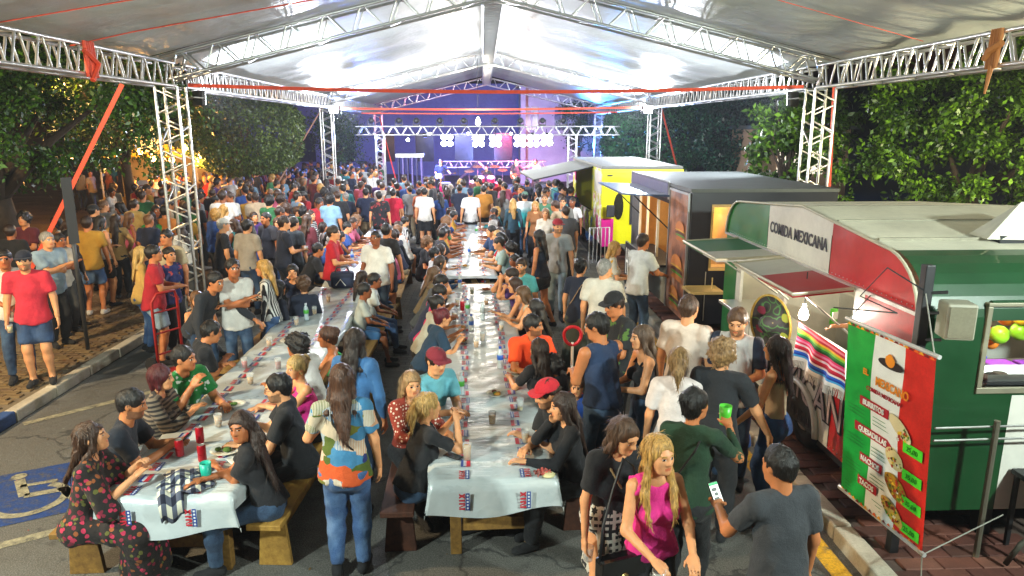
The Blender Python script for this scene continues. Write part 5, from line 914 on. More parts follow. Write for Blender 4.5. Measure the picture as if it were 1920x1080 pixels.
def sdf(prims, res, amp=0., freq=9., seed=0, stretch=(1, 1, 1)):
    lo = np.full(3, 9e9); hi = -lo
    for p in prims:
        if p.get('sub') or 'pn' in p: continue
        if 'c' in p: m = p['r'].max(); l, h = p['c']-m, p['c']+m
        else: l = np.minimum(p['a']-p['ra'], p['b']-p['rb']); h = np.maximum(p['a']+p['ra'], p['b']+p['rb'])
        lo = np.minimum(lo, l); hi = np.maximum(hi, h)
    lo -= res*3+amp; hi += res*3+amp; sh = np.ceil((hi-lo)/res).astype(int)+1
    ax = [(lo[i]+res*np.arange(sh[i])).astype(f32) for i in range(3)]; D = np.full(tuple(sh), 9., f32)
    for p in prims:
        if 'pn' in p:
            o, n_ = p['o'], p['pn']; D = np.maximum(D, ((ax[0]-f32(o[0]))*f32(n_[0]))[:, None, None]+((ax[1]-f32(o[1]))*f32(n_[1]))[None, :, None]+((ax[2]-f32(o[2]))*f32(n_[2]))[None, None, :]); continue
        mg = p['k']+res*3+.012
        if 'c' in p: m = p['r'].max()+mg; l, h = p['c']-m, p['c']+m
        else: m = max(p['ra'], p['rb'])+mg; l = np.minimum(p['a'], p['b'])-m; h = np.maximum(p['a'], p['b'])+m
        i0 = np.clip(np.floor((l-lo)/res).astype(int), 0, sh-1); i1 = np.clip(np.ceil((h-lo)/res).astype(int)+1, 1, sh)
        if (i1 <= i0).any(): continue
        S_ = tuple(slice(a, b) for a, b in zip(i0, i1)); X = ax[0][S_[0]][:, None, None]; Y = ax[1][S_[1]][None, :, None]; Z = ax[2][S_[2]][None, None, :]
        if 'c' in p:
            x, y, z = X-f32(p['c'][0]), Y-f32(p['c'][1]), Z-f32(p['c'][2]); A = p['ax']
            if A is not None:
                A = A.astype(f32); x, y, z = A[0, 0]*x+A[0, 1]*y+A[0, 2]*z, A[1, 0]*x+A[1, 1]*y+A[1, 2]*z, A[2, 0]*x+A[2, 1]*y+A[2, 2]*z
            r = p['r'].astype(f32); k0 = np.sqrt((x/r[0])**2+(y/r[1])**2+(z/r[2])**2); k1 = np.sqrt((x/r[0]**2)**2+(y/r[1]**2)**2+(z/r[2]**2)**2)+f32(1e-6); d = k0*(k0-1)/k1
        else:
            a, ba = p['a'].astype(f32), (p['b']-p['a']).astype(f32); L2 = f32((ba**2).sum()+1e-9); x, y, z = X-a[0], Y-a[1], Z-a[2]; t = (x*ba[0]+y*ba[1]+z*ba[2])/L2; tc = np.clip(t, 0, 1)
            qx, qy, qz = x-tc*ba[0], y-tc*ba[1], z-tc*ba[2]; r = f32(p['ra'])+f32(p['rb']-p['ra'])*tc
            if p['n'] is not None:
                n_ = p['n'].astype(f32); qn = (qx*n_[0]+qy*n_[1]+qz*n_[2])*f32(1/p['fs']-1); qx, qy, qz = qx+n_[0]*qn, qy+n_[1]*qn, qz+n_[2]*qn
            d = np.sqrt(qx*qx+qy*qy+qz*qz)-r; L = f32(math.sqrt(L2))
            if p['cut'] & 1: d = np.maximum(d, (t-1)*L)
            if p['cut'] & 2: d = np.maximum(d, -t*L)
        cur = D[S_]; k = f32(p['k'])
        if p.get('sub'): h_ = np.maximum(k-np.abs(cur+d), 0)/k; D[S_] = np.maximum(cur, -d)+h_*h_*k*f32(.25)
        else: h_ = np.maximum(k-np.abs(cur-d), 0)/k; D[S_] = np.minimum(cur, d)-h_*h_*k*f32(.25)
    if amp:
        m = np.abs(D) < amp*3+res*2; ii = np.nonzero(m); g = np.random.RandomState(seed); q = np.stack([ax[i][ii[i]]*stretch[i] for i in range(3)], 1); w = np.zeros(len(q), f32)
        for o in range(4):
            dr = g.normal(size=3); dr /= np.linalg.norm(dr); fq = freq*(1.7**o)*(.8+.4*g.rand()); w += np.sin(q@(dr*fq)+g.rand()*6+1.5*np.sin(q@(g.normal(size=3)*fq*.5))).astype(f32)/(1.25**o)
        D[m] += f32(amp*.5)*w
    return surfnet(D, lo, res)
def join(*ms):
    V, F, M_ = [], [], []; o = 0
    for v, f, mi in ms:
        if len(v) == 0: continue
        V.append(v); F.append(f+o); M_.append(np.full(len(f), mi) if np.isscalar(mi) else mi); o += len(v)
    return np.concatenate(V), np.concatenate(F), np.concatenate(M_)
def rotm(axis, a):
    axis = nrm(axis); x, y, z = axis; c, s_ = math.cos(a), math.sin(a); C = 1-c
    return np.array([[c+x*x*C, x*y*C-z*s_, x*z*C+y*s_], [y*x*C+z*s_, c+y*y*C, y*z*C-x*s_], [z*x*C-y*s_, z*y*C+x*s_, c+z*z*C]])
def ik(a, t, l1, l2, pole):
    d = t-a; L = np.linalg.norm(d); L2 = min(max(L, abs(l1-l2)+.02), l1+l2-.004); u = d/(L+1e-9); x = (l1*l1-l2*l2+L2*L2)/(2*L2); h = math.sqrt(max(l1*l1-x*x, 0)); p = np.array(pole, float); p = nrm(p-u*(p@u)); return a+u*x+p*h, a+u*L2
# ------------------------------------------------------------------ skeleton
def skel(sp):
    g = lambda k, d: sp.get(k, d); s = g('h', 1.72)/1.72; fem = sp['sex'] == 'f'; sit = sp['pose'] == 'si'; K = {}
    P = V3(0, 0, g('seat', .45)+.10*s if sit else (.925+g('drop', 0))*s); lean, side_ = R(g('lean', 4 if not sit else 10)), R(g('side', 0)); u = nrm(V3(math.sin(side_), math.sin(lean), math.cos(lean)*math.cos(side_)))
    f0 = nrm(V3(0, 1, 0)-u*u[1]); f = rotm(u, R(g('twist', 0))) @ f0; r = np.cross(f, u); r0 = np.cross(f0, u); sw = (.150 if fem else .170)*s*g('w', 1)**.5
    K.update(s=s, P=P, u=u, f=f, r=r, f0=f0, r0=r0, fem=fem, sit=sit); nb = P+u*.53*s; K['nb'] = nb
    hu = nrm(u*.45+V3(0, 0, 1)*.55); hp = R(g('hp', 0)); hf = nrm(f-hu*(f@hu)); hf = rotm(hu, R(g('hy', 0))) @ hf; hr = np.cross(hf, hu); M = rotm(hr, hp); hf, hu = M @ hf, M @ hu; hu = rotm(hf, R(g('ht', 0))) @ hu; hr = np.cross(hf, hu)
    K.update(hf=hf, hr=hr, hu=hu, hc=nb+nrm(u*.5+hu*.5)*.155*s+hf*.018*s)
    def hand(sgn, key):
        sh = P+u*.475*s+r*sgn*sw; K['sh'+key] = sh; t = g('hand'+key, None); name = t if isinstance(t, str) else None
        pole = sh*0+r*sgn*.55-f*.5-V3(0, 0, .8)
        if t is None or name == 'hang': t = sh+r*sgn*.09*s+f*(.05+.03*sgn*g('swing', 0))*s-V3(0, 0, .525*s)
        elif name == 'table': t = V3(sgn*.13, .46, TH+.055)
        elif name == 'clasp': t = V3(sgn*.035, .43, TH+.07)
        elif name == 'fold': t = V3(-sgn*.10, .42+.03*sgn, TH+.06)
        elif name == 'chin': t = K['hc']+hf*.10*s-hu*.13*s+hr*sgn*.02; pole = V3(sgn*.5, .6, -1)
        elif name == 'cross': t = P+u*(.30+.03*sgn)*s+f*.20*s-r*sgn*.13*s; pole = r*sgn*1.-f*.1-V3(0, 0, .8)
        elif name == 'front': t = P+u*.12*s+f*.17*s+r*sgn*.05*s
        elif name == 'hold': t = P+u*.22*s+f*.32*s+r*sgn*.06*s
        elif name == 'hip': t = P+u*.06*s+r*sgn*.19*s+f*.03; pole = r*sgn*1.-f*.7
        elif name == 'up': t = sh+V3(0, .15, .5)*s+r*sgn*.1; pole = r*sgn
        elif name == 'lap': t = P+V3(sgn*.1, .34, .10)
        elif name == 'face': t = K['hc']+hf*.16*s-hu*.04*s+hr*sgn*.05; pole = V3(sgn*.8, .2, -1)
        elif name == 'phone': t = P+u*.33*s+f*.34*s+r*sgn*.05
        else: t = np.array(t, float)
        K['el'+key], K['wr'+key] = ik(sh, t, .285*s, .255*s, pole)
    hand(-1, 'L'); hand(1, 'R')
    for sgn, key in ((-1, 'L'), (1, 'R')):
        hip = P+r0*sgn*.088*s-V3(0, 0, .015); K['hip'+key] = hip; t = g('foot'+key, None)
        if t is None: t = V3(sgn*(.12 if sit else .10)*s, .40 if sit else .02*sgn, .085*s)
        t = np.array(t, float); K['kn'+key], K['an'+key] = ik(hip, t, .425*s, .42*s, V3(sgn*(.25 if sit else .06), .4 if sit else 1, 1. if sit else .05)); K['fd'+key] = nrm(V3(sgn*.18, 1, 0)) if 'fdir' not in sp else nrm(V3(*sp['fdir']))
    return K
# ------------------------------------------------------------------ limb prims
def torso(K, e, w, belly=0., low=-.02, k=.04):
    P, u, f, r, s = K['P'], K['u'], K['f'], K['r'], K['s']; fem = K['fem']; f0 = K['f0']; W = w*s; A = []
    wst = .112 if fem else .13; ch = .128 if fem else .148
    A.append(cap_(P+u*low*s, P+u*.17*s, (.135 if fem else .137)*W+e, wst*W+e, f0, .76, k, 2)); A.append(cap_(P+u*.17*s, P+u*.30*s, wst*W+e, ch*W*.96+e, f, .70, k)); A.append(cap_(P+u*.29*s, P+u*.385*s, ch*W+e, ch*W*.86+e, f, .66, k))
    A.append(cap_(K['shL']-u*.014, K['shR']-u*.014, .046*s*w**.5+e*.7, None, None, 1, k))
    for q_ in ('shL', 'shR'): A.append(cap_(K['nb']-u*.02*s, K[q_]+u*.012*s, .05*s+e*.5, .04*s+e*.7, None, 1, .04))
    if fem:
        for sg in (-1, 1): A.append(ell(P+u*.305*s+f*.092*W+r*sg*.068*s, (.068*W+e*.7, .058*W+e*.7, .066*W+e*.7), np.stack([r, f, u]), .04))
    if belly: A.append(ell(P+u*.12*s+f0*.06*s, ((.12+belly)*W+e, (.10+belly)*W+e, .15*W+e), np.stack([r, f0, u]), .06))
    return A
def arm(K, key, e0, e1, t1=1., w=1., cut=1, fore=True):
    s = K['s']; q = .92 if K['fem'] else 1.05; a, b, c = K['sh'+key], K['el'+key], K['wr'+key]; ww = s*q*w**.5; A = []
    if t1 <= 1: A.append(cap_(a, a+(b-a)*t1, .052*ww+e0, (.052-.012*t1)*ww+e1, None, 1, .02, cut)); return A
    A.append(cap_(a, b, .052*ww+e0, .040*ww+e0, None, 1, .02)); t = t1-1; A.append(cap_(b, b+(c-b)*t, .041*ww+e0, (.041-.013*t)*ww+e1, None, 1, .02, cut if t < 1 or cut == 1 and e0 > 0 else 0)); return A
def leg(K, key, e0, e1, t1=2., w=1., cut=1, wide=0.):
    s = K['s']; a, b, c = K['hip'+key], K['kn'+key], K['an'+key]; ww = s*w**.5*(1.04 if K['fem'] else 1); A = []
    if t1 <= 1: A.append(cap_(a, a+(b-a)*t1, .086*ww+e0, (.086-.026*t1)*ww+e1, None, 1, .03, cut)); return A
    A.append(cap_(a, b, .086*ww+e0, .060*ww+e0+wide*.5, None, 1, .03)); t = t1-1; d = c-b; m = b+d*.33
    A.append(cap_(b, m, .058*ww+e0+wide*.5, .056*ww+e0+wide*.7, None, 1, .03)); A.append(cap_(m, b+d*t, .056*ww+e0+wide*.7, .036*ww+e1+wide, None, 1, .03, cut)); return A
def pelvis(K, e, w):
    s, P, u, r, f = K['s'], K['P'], K['u'], K['r0'], K['f0']; fem = K['fem']; A = [cap_(K['hipL'], K['hipR'], (.092 if fem else .084)*s*w+e, None, None, 1, .04), cap_(P-u*.03*s, P+u*.09*s, (.135 if fem else .134)*s*w+e, (.122 if fem else .132)*s*w+e, f, .76, .04, 1)]
    for sg in (-1, 1): A.append(ell(P-V3(0, 0, .06*s)-f*.065*s+r*sg*.065*s, V3(1, .95, 1.1)*(.080 if fem else .070)*s*w+e, None, .05))
    return A
def head_prims(K):
    s = K['s']*K.get('hs', 1.); c, f, r, u = K['hc'], K['hf'], K['hr'], K['hu']; A = np.stack([r, f, u]); L = lambda x, y, z: c+(r*x+f*y+u*z)*s; fem = K['fem']; j = .93 if fem else 1.02
    H = [ell(L(0, -.012, .028), V3(.077, .096, .092)*s, A), ell(L(0, .02, -.02), V3(.066*j, .078, .085)*s, A, .03), cap_(L(-.02*j, .055, -.082), L(.02*j, .055, -.082), .034*s*j, None, None, 1, .035), ell(L(0, .074, -.092), V3(.024*j, .022, .02)*s, A, .02),
         cap_(L(0, .092, .018), L(0, .108, -.022), .010*s, .015*s, None, 1, .012), cap_(L(-.014, .097, -.028), L(.014, .097, -.028), .010*s, None, None, 1, .01), cap_(L(-.034, .080, .028), L(.034, .080, .028), .014*s, None, None, 1, .015), cap_(L(-.04, .06, -.018), L(-.042, .058, -.03), .02*s, None, None, 1, .025), cap_(L(.04, .06, -.018), L(.042, .058, -.03), .02*s, None, None, 1, .025)]
    for sg in (-1, 1): H.append(ell(L(sg*.031, .102, .006), V3(.019, .02, .012)*s, A, .010, True)); H.append(ell(L(sg*.031, .077, .006), V3(.015, .014, .011)*s, A, .003))
    H += [cap_(L(-.018, .088, -.054), L(.018, .088, -.054), .0085*s, None, None, 1, .006), cap_(L(-.014, .089, -.064), L(.014, .089, -.064), .009*s, None, None, 1, .006)]
    for sg in (-1, 1): H.append(ell(L(sg*.079, -.006, -.002), V3(.010, .024, .033)*s, A, .006))
    nr = (.046 if fem else .056)*s; H.append(cap_(K['nb']-K['u']*.05*s, c-u*.055*s-f*.015*s, nr*1.12, nr, None, 1, .03)); return H, L
def hand_prims(K, key, lod, curl=.5):
    s = K['s']*(.92 if K['fem'] else 1.); w, e = K['wr'+key], K['el'+key]; d = nrm(w-e); sg = 1 if key == 'R' else -1; dn = V3(0, 0, -1) if abs(d[2]) < .75 else -K['r']*sg
    n_ = nrm(dn-d*(dn@d)); t = np.cross(n_, d)*sg; t = -t if (t@(-K['r']*sg)) < 0 and abs(d[2]) < .75 else t; A = [cap_(w-d*.02, w+d*.03*s, .027*s, .03*s, n_, .7, .02)]
    kn = lambda i: w+d*.085*s+t*(.030-.02*i)*s
    A.append(cap_(w+d*.03*s+t*.012*s, kn(0.4), .026*s, .022*s, n_, .62, .015)); A.append(cap_(w+d*.03*s-t*.014*s, kn(2.6), .025*s, .021*s, n_, .62, .015))
    for i, ln in enumerate((.92, 1., .94, .76)):
        a = kn(i); c1 = curl*.8; d1 = nrm(d*math.cos(c1)+n_*math.sin(c1)); b = a+d1*.042*ln*s; c2 = curl*1.9; d2 = nrm(d*math.cos(c2)+n_*math.sin(c2)); c = b+d2*.028*ln*s; c3 = curl*2.5; d3 = nrm(d*math.cos(c3)+n_*math.sin(c3)); A += [cap_(a, b, .0098*s, .0088*s, None, 1, .003), cap_(b, c, .0088*s, .008*s, None, 1, .003), cap_(c, c+d3*.018*ln*s, .008*s, .007*s, None, 1, .003)]
    a = w+d*.025*s+t*.026*s; b = a+nrm(d*.7+t*.75+n_*.25)*.04*s; A += [cap_(a, b, .014*s, .0105*s, None, 1, .012), cap_(b, b+nrm(d*.9+t*.25+n_*.4)*.032*s, .0105*s, .0085*s, None, 1, .003)]
    K['grip'+key] = w+d*.085*s+n_*.03*s; K['hd'+key] = d; K['hn'+key] = n_; return A
LOD = [(.017, .0086, .0083), (.028, .016, .0165), (.045, .028, .036), (.066, .04, .06)]
# ------------------------------------------------------------------ materials of people
SKIN = {}
def skin(c):
    if c not in SKIN:
        m, t, b, co = newmat('skin'); cc = lin(c); n_ = noise(t, co.outputs['Object'], 14, 4); t.links.new(ramp(t, n_, (.3, tuple(x*.86 for x in cc)), (.7, (min(1, cc[0]*1.08), cc[1]*1.02, cc[2]))), b.inputs['Base Color']); b.inputs['Roughness'].default_value = .5; b.inputs['Specular IOR Level'].default_value = .35; bump(t, b, noise(t, co.outputs['Object'], 180, 2), .08, .002)
        m2 = mat(tuple(x*y for x, y in zip(cc, (.85, .5, .5))), .4, bmp=0, name='lips'); SKIN[c] = (m, m2)
    return SKIN[c]
EYE = mat('1a1310', .15, bmp=0, name='iris'); EYW = mat('cfc8c0', .3, bmp=0, name='eye_white'); HAIRM = {}
def hairm(c):
    if c not in HAIRM:
        m, t, b, co = newmat('hair'); cc = lin(c); mp = N(t, 'ShaderNodeMapping'); mp.inputs['Scale'].default_value = (60, 60, 5); t.links.new(co.outputs['Object'], mp.inputs['Vector']); n_ = noise(t, mp.outputs[0], 1.6, 4, .6); t.links.new(ramp(t, n_, (.3, tuple(x*.45 for x in cc)), (.7, tuple(min(1, x*1.5) for x in cc))), b.inputs['Base Color']); b.inputs['Roughness'].default_value = .42; b.inputs['Specular IOR Level'].default_value = .45; bump(t, b, n_, .9, .012); HAIRM[c] = m
    return HAIRM[c]
CLM = {}
def stubble(sk, hc):
    if (sk, hc) not in HAIRM:
        a, b_ = lin(sk), lin(hc); HAIRM[(sk, hc)] = mat(tuple(x*.42+y*.58 for x, y in zip(a, b_)), .7, var=.5, scale=90, bmp=.6, name='beard')
    return HAIRM[(sk, hc)]
def fabric(spec):
    """'colour' or 'pattern:colour:colour'"""
    if spec in CLM: return CLM[spec]
    q_ = spec.split(':'); m, t, b, co = newmat('fabric'); v = co.outputs['Object']; n1 = noise(t, v, 7, 4); n2 = noise(t, v, 240, 2); pat = q_[0] if len(q_) > 1 else None; base = lin(q_[1] if pat else q_[0]); c2 = lin(q_[2]) if len(q_) > 2 else base
    sh = lambda c: ramp(t, n1, (.3, tuple(x*.8 for x in c)), (.7, tuple(min(1, x*1.12) for x in c))); col = sh(base); sx = N(t, 'ShaderNodeSeparateXYZ'); t.links.new(v, sx.inputs[0])
    def math_(op, a, b_=None):
        n_ = N(t, 'ShaderNodeMath', operation=op)
        for i, x in enumerate((a, b_)):
            if x is None: continue
            if isinstance(x, (int, float)): n_.inputs[i].default_value = x
            else: t.links.new(x, n_.inputs[i])
        return n_.outputs[0]
    dist = N(t, 'ShaderNodeVectorMath', operation='MULTIPLY_ADD'); t.links.new(noise(t, v, 16, 3, out=1), dist.inputs[0]); dist.inputs[1].default_value = (.03,)*3; t.links.new(v, dist.inputs[2]); vd = dist.outputs[0]
    fr = lambda o, k, th: math_('GREATER_THAN', math_('FRACT', math_('MULTIPLY', o, k)), th)
    if pat == 'stripe': col = mixc(t, fr(sx.outputs[2], 26, .5), col, c2)
    elif pat == 'vstripe': col = mixc(t, fr(sx.outputs[0], 30, .5), col, c2)
    elif pat == 'dots': vo = N(t, 'ShaderNodeTexVoronoi', Scale=30.); vo.inputs['Randomness'].default_value = .35; t.links.new(v, vo.inputs['Vector']); col = mixc(t, math_('LESS_THAN', vo.outputs['Distance'], .3), col, c2)
    elif pat == 'check': a = fr(sx.outputs[0], 22, .5); b2 = fr(sx.outputs[2], 22, .5); c3 = fr(sx.outputs[1], 22, .5); col = mixc(t, math_('GREATER_THAN', math_('ADD', math_('ADD', a, b2), c3), 1.5), col, c2)
    elif pat == 'floral':
        vo = N(t, 'ShaderNodeTexVoronoi', Scale=24.); t.links.new(vd, vo.inputs['Vector']); mm = math_('LESS_THAN', vo.outputs['Distance'], .42); sc = N(t, 'ShaderNodeSeparateColor'); t.links.new(vo.outputs['Color'], sc.inputs[0]); fl = ramp(t, sc.outputs[0], (0, c2), (.3, lin('8a4a20')), (.5, base), (.62, lin('7a1830')), (.8, lin('5a5a24')), interp='CONSTANT'); col = mixc(t, mm, col, fl)
    elif pat == 'blotch': vo = N(t, 'ShaderNodeTexVoronoi', Scale=7.0, distance='CHEBYCHEV'); mpv = N(t, 'ShaderNodeMapping'); mpv.inputs['Scale'].default_value = (.75, .75, 1.35); t.links.new(vd, mpv.inputs['Vector']); t.links.new(mpv.outputs[0], vo.inputs['Vector']); sc = N(t, 'ShaderNodeSeparateColor'); t.links.new(vo.outputs['Color'], sc.inputs[0]); col = ramp(t, sc.outputs[0], (0, lin('4a5a16')), (.16, lin('3a78a0')), (.32, lin('17286a')), (.44, lin('b8a890')), (.56, lin('c8501c')), (.68, lin('c09070')), (.78, lin('6a6a20')), (.9, lin('3a78a0')), interp='CONSTANT'); col = mixc(t, math_('MULTIPLY', fr(sx.outputs[0], 90, .5), math_('GREATER_THAN', sc.outputs[1], .6)), col, lin('c8c0b0'))
    elif pat == 'print': nn = noise(t, v, 11, 2); col = mixc(t, ramp(t, nn, (.6, 0), (.63, 1)), col, c2)
    elif pat == 'denim': col = mixc(t, ramp(t, noise(t, v, 5, 5), (.45, 0), (.75, .75)), col, c2); col = mixc(t, ramp(t, n2, (.4, 0), (.6, .25)), col, c2)
    elif pat == 'dip': col = mixc(t, ramp(t, math_('MULTIPLY', sx.outputs[2], .7), (.84, 0), (.96, 1)), col, c2)
    elif pat == 'sleeve': col = mixc(t, math_('GREATER_THAN', math_('ABSOLUTE', sx.outputs[0]), .15), col, c2)
    t.links.new(col, b.inputs['Base Color']); b.inputs['Roughness'].default_value = .85; b.inputs['Sheen Weight'].default_value = .05; bump(t, b, mixc(t, .2, noise(t, v, 15, 4, .6), n2), .6, .03); CLM[spec] = m; return m
def strands(v, f_, n, L, seed, crown, hc, hf, jit=.25, width=.0032, face=.045):
    """fine locks lying flat over the hair mass"""
    g = np.random.RandomState(seed); q = v[f_]; c = q.mean(1); nn = np.cross(q[:, 2]-q[:, 0], q[:, 3]-q[:, 1]); nn /= np.linalg.norm(nn, axis=1)[:, None]+1e-9; i = g.randint(0, len(f_), n); c, nn = c[i], nn[i]
    d = np.array([0, 0, -1.])+(c-crown)/(np.linalg.norm(c-crown, axis=1)[:, None]+1e-6)*.35+g.normal(size=(n, 3))*jit; t = d-nn*(d*nn).sum(1)[:, None]; tl_ = np.linalg.norm(t, axis=1); t /= tl_[:, None]+1e-9; l = L*(.5+g.rand(n, 1))
    e = c+t*l; ok = ((c-hc)@hf < face) & ((e-hc)@hf < face) & (tl_ > .25); ok |= ((c-hc)[:, 2] < -.13); c, nn, t, l = c[ok], nn[ok], t[ok], l[ok]; n = len(c)
    if n == 0: return np.zeros((0, 3)), np.zeros((0, 4), int), 0
    w = np.cross(nn, t)*width*(.5+.8*g.rand(n, 1)); lift = g.uniform(.0008, .0035, (n, 1)); cur = g.normal(size=(n, 3))*l*.05
    P0 = c-nn*.002; P1 = c+t*l*.35+nn*lift; P2 = c+t*l*.7+nn*lift*.8+cur*.5; P3 = c+t*l-nn*.003+cur
    V = np.stack([P0-w, P0+w, P1-w, P1+w, P2-w*.8, P2+w*.8, P3-w*.1, P3+w*.1], 1).reshape(-1, 3); b = np.arange(n)[:, None]*8; F = np.concatenate([b+np.array([[0, 1, 3, 2]]), b+np.array([[2, 3, 5, 4]]), b+np.array([[4, 5, 7, 6]])]); return V, F, 0
# ------------------------------------------------------------------ one person
def person_meshes(sp, lod):
    K = skel(sp); s, P, u, f, r = K['s'], K['P'], K['u'], K['f'], K['r']; rb, rh, rd = LOD[lod]; w = sp.get('w', 1.)*.95; K['hs'] = sp.get('hs', .97); seed = sp.get('seed', 1); out = []
    tt, bt_ = sp['top'].split()[0], sp['bot'].split()[0]; ht = sp['hair'].split()[0]; belly = sp.get('belly', 0.); sleeve = {'tee': .72, 'long': 1.97, 'shirt': .8, 'tank': 0, 'cami': 0, 'strapless': 0, 'dress': .6, 'maxi': .8, 'jacket': 1.95, 'robe': 1.75}[tt]; bare = tt in ('cami', 'strapless', 'tank')
    # skin
    B_ = torso(K, -.014, w, belly*.7, low=.06); B_ = B_ if bare else B_[2:6]; 
    for key in 'LR':
        B_ += arm(K, key, 0, 0, 2., w, 0)
        if bt_ in ('shorts', 'skirt') or tt == 'dress': B_ += leg(K, key, -.002, -.002, 2., w, 0); B_.append(cap_(K['an'+key], K['an'+key]+K['fd'+key]*.07*s-V3(0, 0, .04*s), .036*s, .03*s, None, 1, .03))
    body = [(*sdf(B_, rb), 0)]; H, L = head_prims(K); hv, hf_ = sdf(H, rh)
    # face regions
    cen = hv[hf_].mean(1)-K['hc']; hs = s*K['hs']; x, y, z = cen@K['hr']/hs, cen@K['hf']/hs, cen@K['hu']/hs; mi = np.zeros(len(hf_), int); ax_ = np.abs(x); front = y > .055
    mi[front & (ax_ > .017) & (ax_ < .045) & (np.abs(z-.006) < .005+.3*max(0, rh-.006))] = 4; mi[front & (np.abs(ax_-.031) < .0085) & (np.abs(z-.006) < .0075)] = 1
    mi[front & (ax_ > .014) & (ax_ < .052) & (np.abs(z-.029+.12*np.maximum(0, ax_-.035)) < .0045+.2*max(0, rh-.006))] = 2; mi[front & (ax_ < .023) & (np.abs(z+.059) < .0085)] = 3
    if sp.get('beard'): mi[(y > -.01) & (z < -.036) & (z > -.115) & ~((ax_ < .02) & (np.abs(z+.059) < .008)) & (ax_+.6*np.abs(z+.06) > .022)] = 5
    body.append((hv, hf_, mi))
    for key in 'LR': body.append((*sdf(hand_prims(K, key, lod, sp.get('curl'+key, .45)), rd), 0))
    out.append(('body', join(*body), 'skin'))
    # top
    e = {'tee': .017, 'tank': .010, 'cami': .004, 'strapless': .004, 'long': .014, 'shirt': .019, 'dress': .01, 'maxi': .018, 'jacket': .02, 'robe': .02}[tt]*(1.3 if not K['fem'] else 1.); T = torso(K, e, w, belly, low=.02)
    hem = .14 if bt_ == 'skirt' else -.10 if tt in ('tee', 'shirt', 'long', 'jacket') and not K['sit'] else -.03
    if tt in ('tee', 'tank', 'long', 'shirt', 'jacket'): T += [cap_(P+u*.12*s+K['r0']*sg*.035*s, P+u*hem*s+K['r0']*sg*.068*s, .104*s*w+e, .120*s*w+e, None, 1, .03, 1) for sg in (-1, 1)]+[cap_(P+u*.1*s-K['f0']*.02, P+u*hem*s-K['f0']*.03, .11*s*w, .125*s*w+e, None, 1, .03, 1)]
    for key in 'LR':
        if sleeve: T += arm(K, key, e*.7+.002, (.026 if sleeve <= 1 else .008)*(.8 if K['fem'] else 1), sleeve, w, 1)
        if tt == 'maxi' and sp.get('flare'): T.append(cap_(K['el'+key]+(K['sh'+key]-K['el'+key])*.6, K['el'+key]+V3(0, 0, -.06), .07, .09, None, 1, .02))
    if tt in ('dress', 'maxi'):
        if not K['sit']: T.append(cap_(P+u*.05*s, V3(P[0], P[1], (.5 if tt == 'dress' else .12)*s), .14*s*w, (.2 if tt == 'dress' else .25)*s*w, K['f0'], .82, .05, 1))
        else:
            for key in 'LR': T += leg(K, key, .022, .03, 1.0 if tt == 'dress' else 1.9, w, 1, .03)
            T.append(cap_((K['hipL']+K['hipR'])/2, (K['knL']+K['knR'])/2, .13*s*w, .11*s*w, None, 1, .05)); 
            if tt == 'maxi': T.append(cap_((K['knL']+K['knR'])/2, (K['anL']+K['anR'])/2+V3(0, -.02, .02), .13*s, .2*s, None, 1, .05, 1))
            T += pelvis(K, .02, w)
    if bare:
        T.append(plane(P+u*(.40 if tt == 'strapless' else .43 if tt == 'cami' else .5)*s, u)) if tt != 'tank' else None
        if tt in ('cami',):
            T2 = [cap_(P+u*.42*s+r*sg*.075*s+f*.07*s, P+u*.50*s+r*sg*.07*s-f*.01, .012, None, None, 1, .005) for sg in (-1, 1)]+[cap_(P+u*.50*s+r*sg*.07*s-f*.01, P+u*.42*s+r*sg*.07*s-f*.08*s, .012, None, None, 1, .005) for sg in (-1, 1)]
        if tt == 'tank': T += [ell(K['sh'+key]+r*sg*.035*s+u*.02, V3(.06, .075, .1)*s, None, .01, True) for sg, key in ((-1, 'L'), (1, 'R'))]
    nl = {'tee': (.062, .035), 'tank': (.085, .05), 'long': (.062, .03), 'shirt': (.06, .04), 'dress': (.075, .05), 'maxi': (.07, .05), 'jacket': (.07, .06), 'robe': (.08, .05)}.get(tt)
    if nl: T.append(ell(K['nb']+f*nl[1]*s+u*.03*s, V3(nl[0]*1.05, nl[0], nl[0]*.9)*s, np.stack([r, f, u]), .008, True))
    tm = sdf(T, rb, .0105 if lod < 2 else .006, 14, seed, (1, 1, .5)); tm = (*tm, 0)
    if tt == 'cami': tm = join(tm, (*sdf(T2, min(rb, .012)), 0))
    out.append(({'tee': 't_shirt', 'tank': 'tank_top', 'cami': 'strappy_top', 'strapless': 'strapless_top', 'long': 'long_sleeved_top', 'shirt': 'shirt', 'dress': 'dress', 'maxi': 'long_dress', 'jacket': 'jacket', 'robe': 'blouse'}[tt], tm if len(tm) == 3 else (*tm, 0), 'top'))
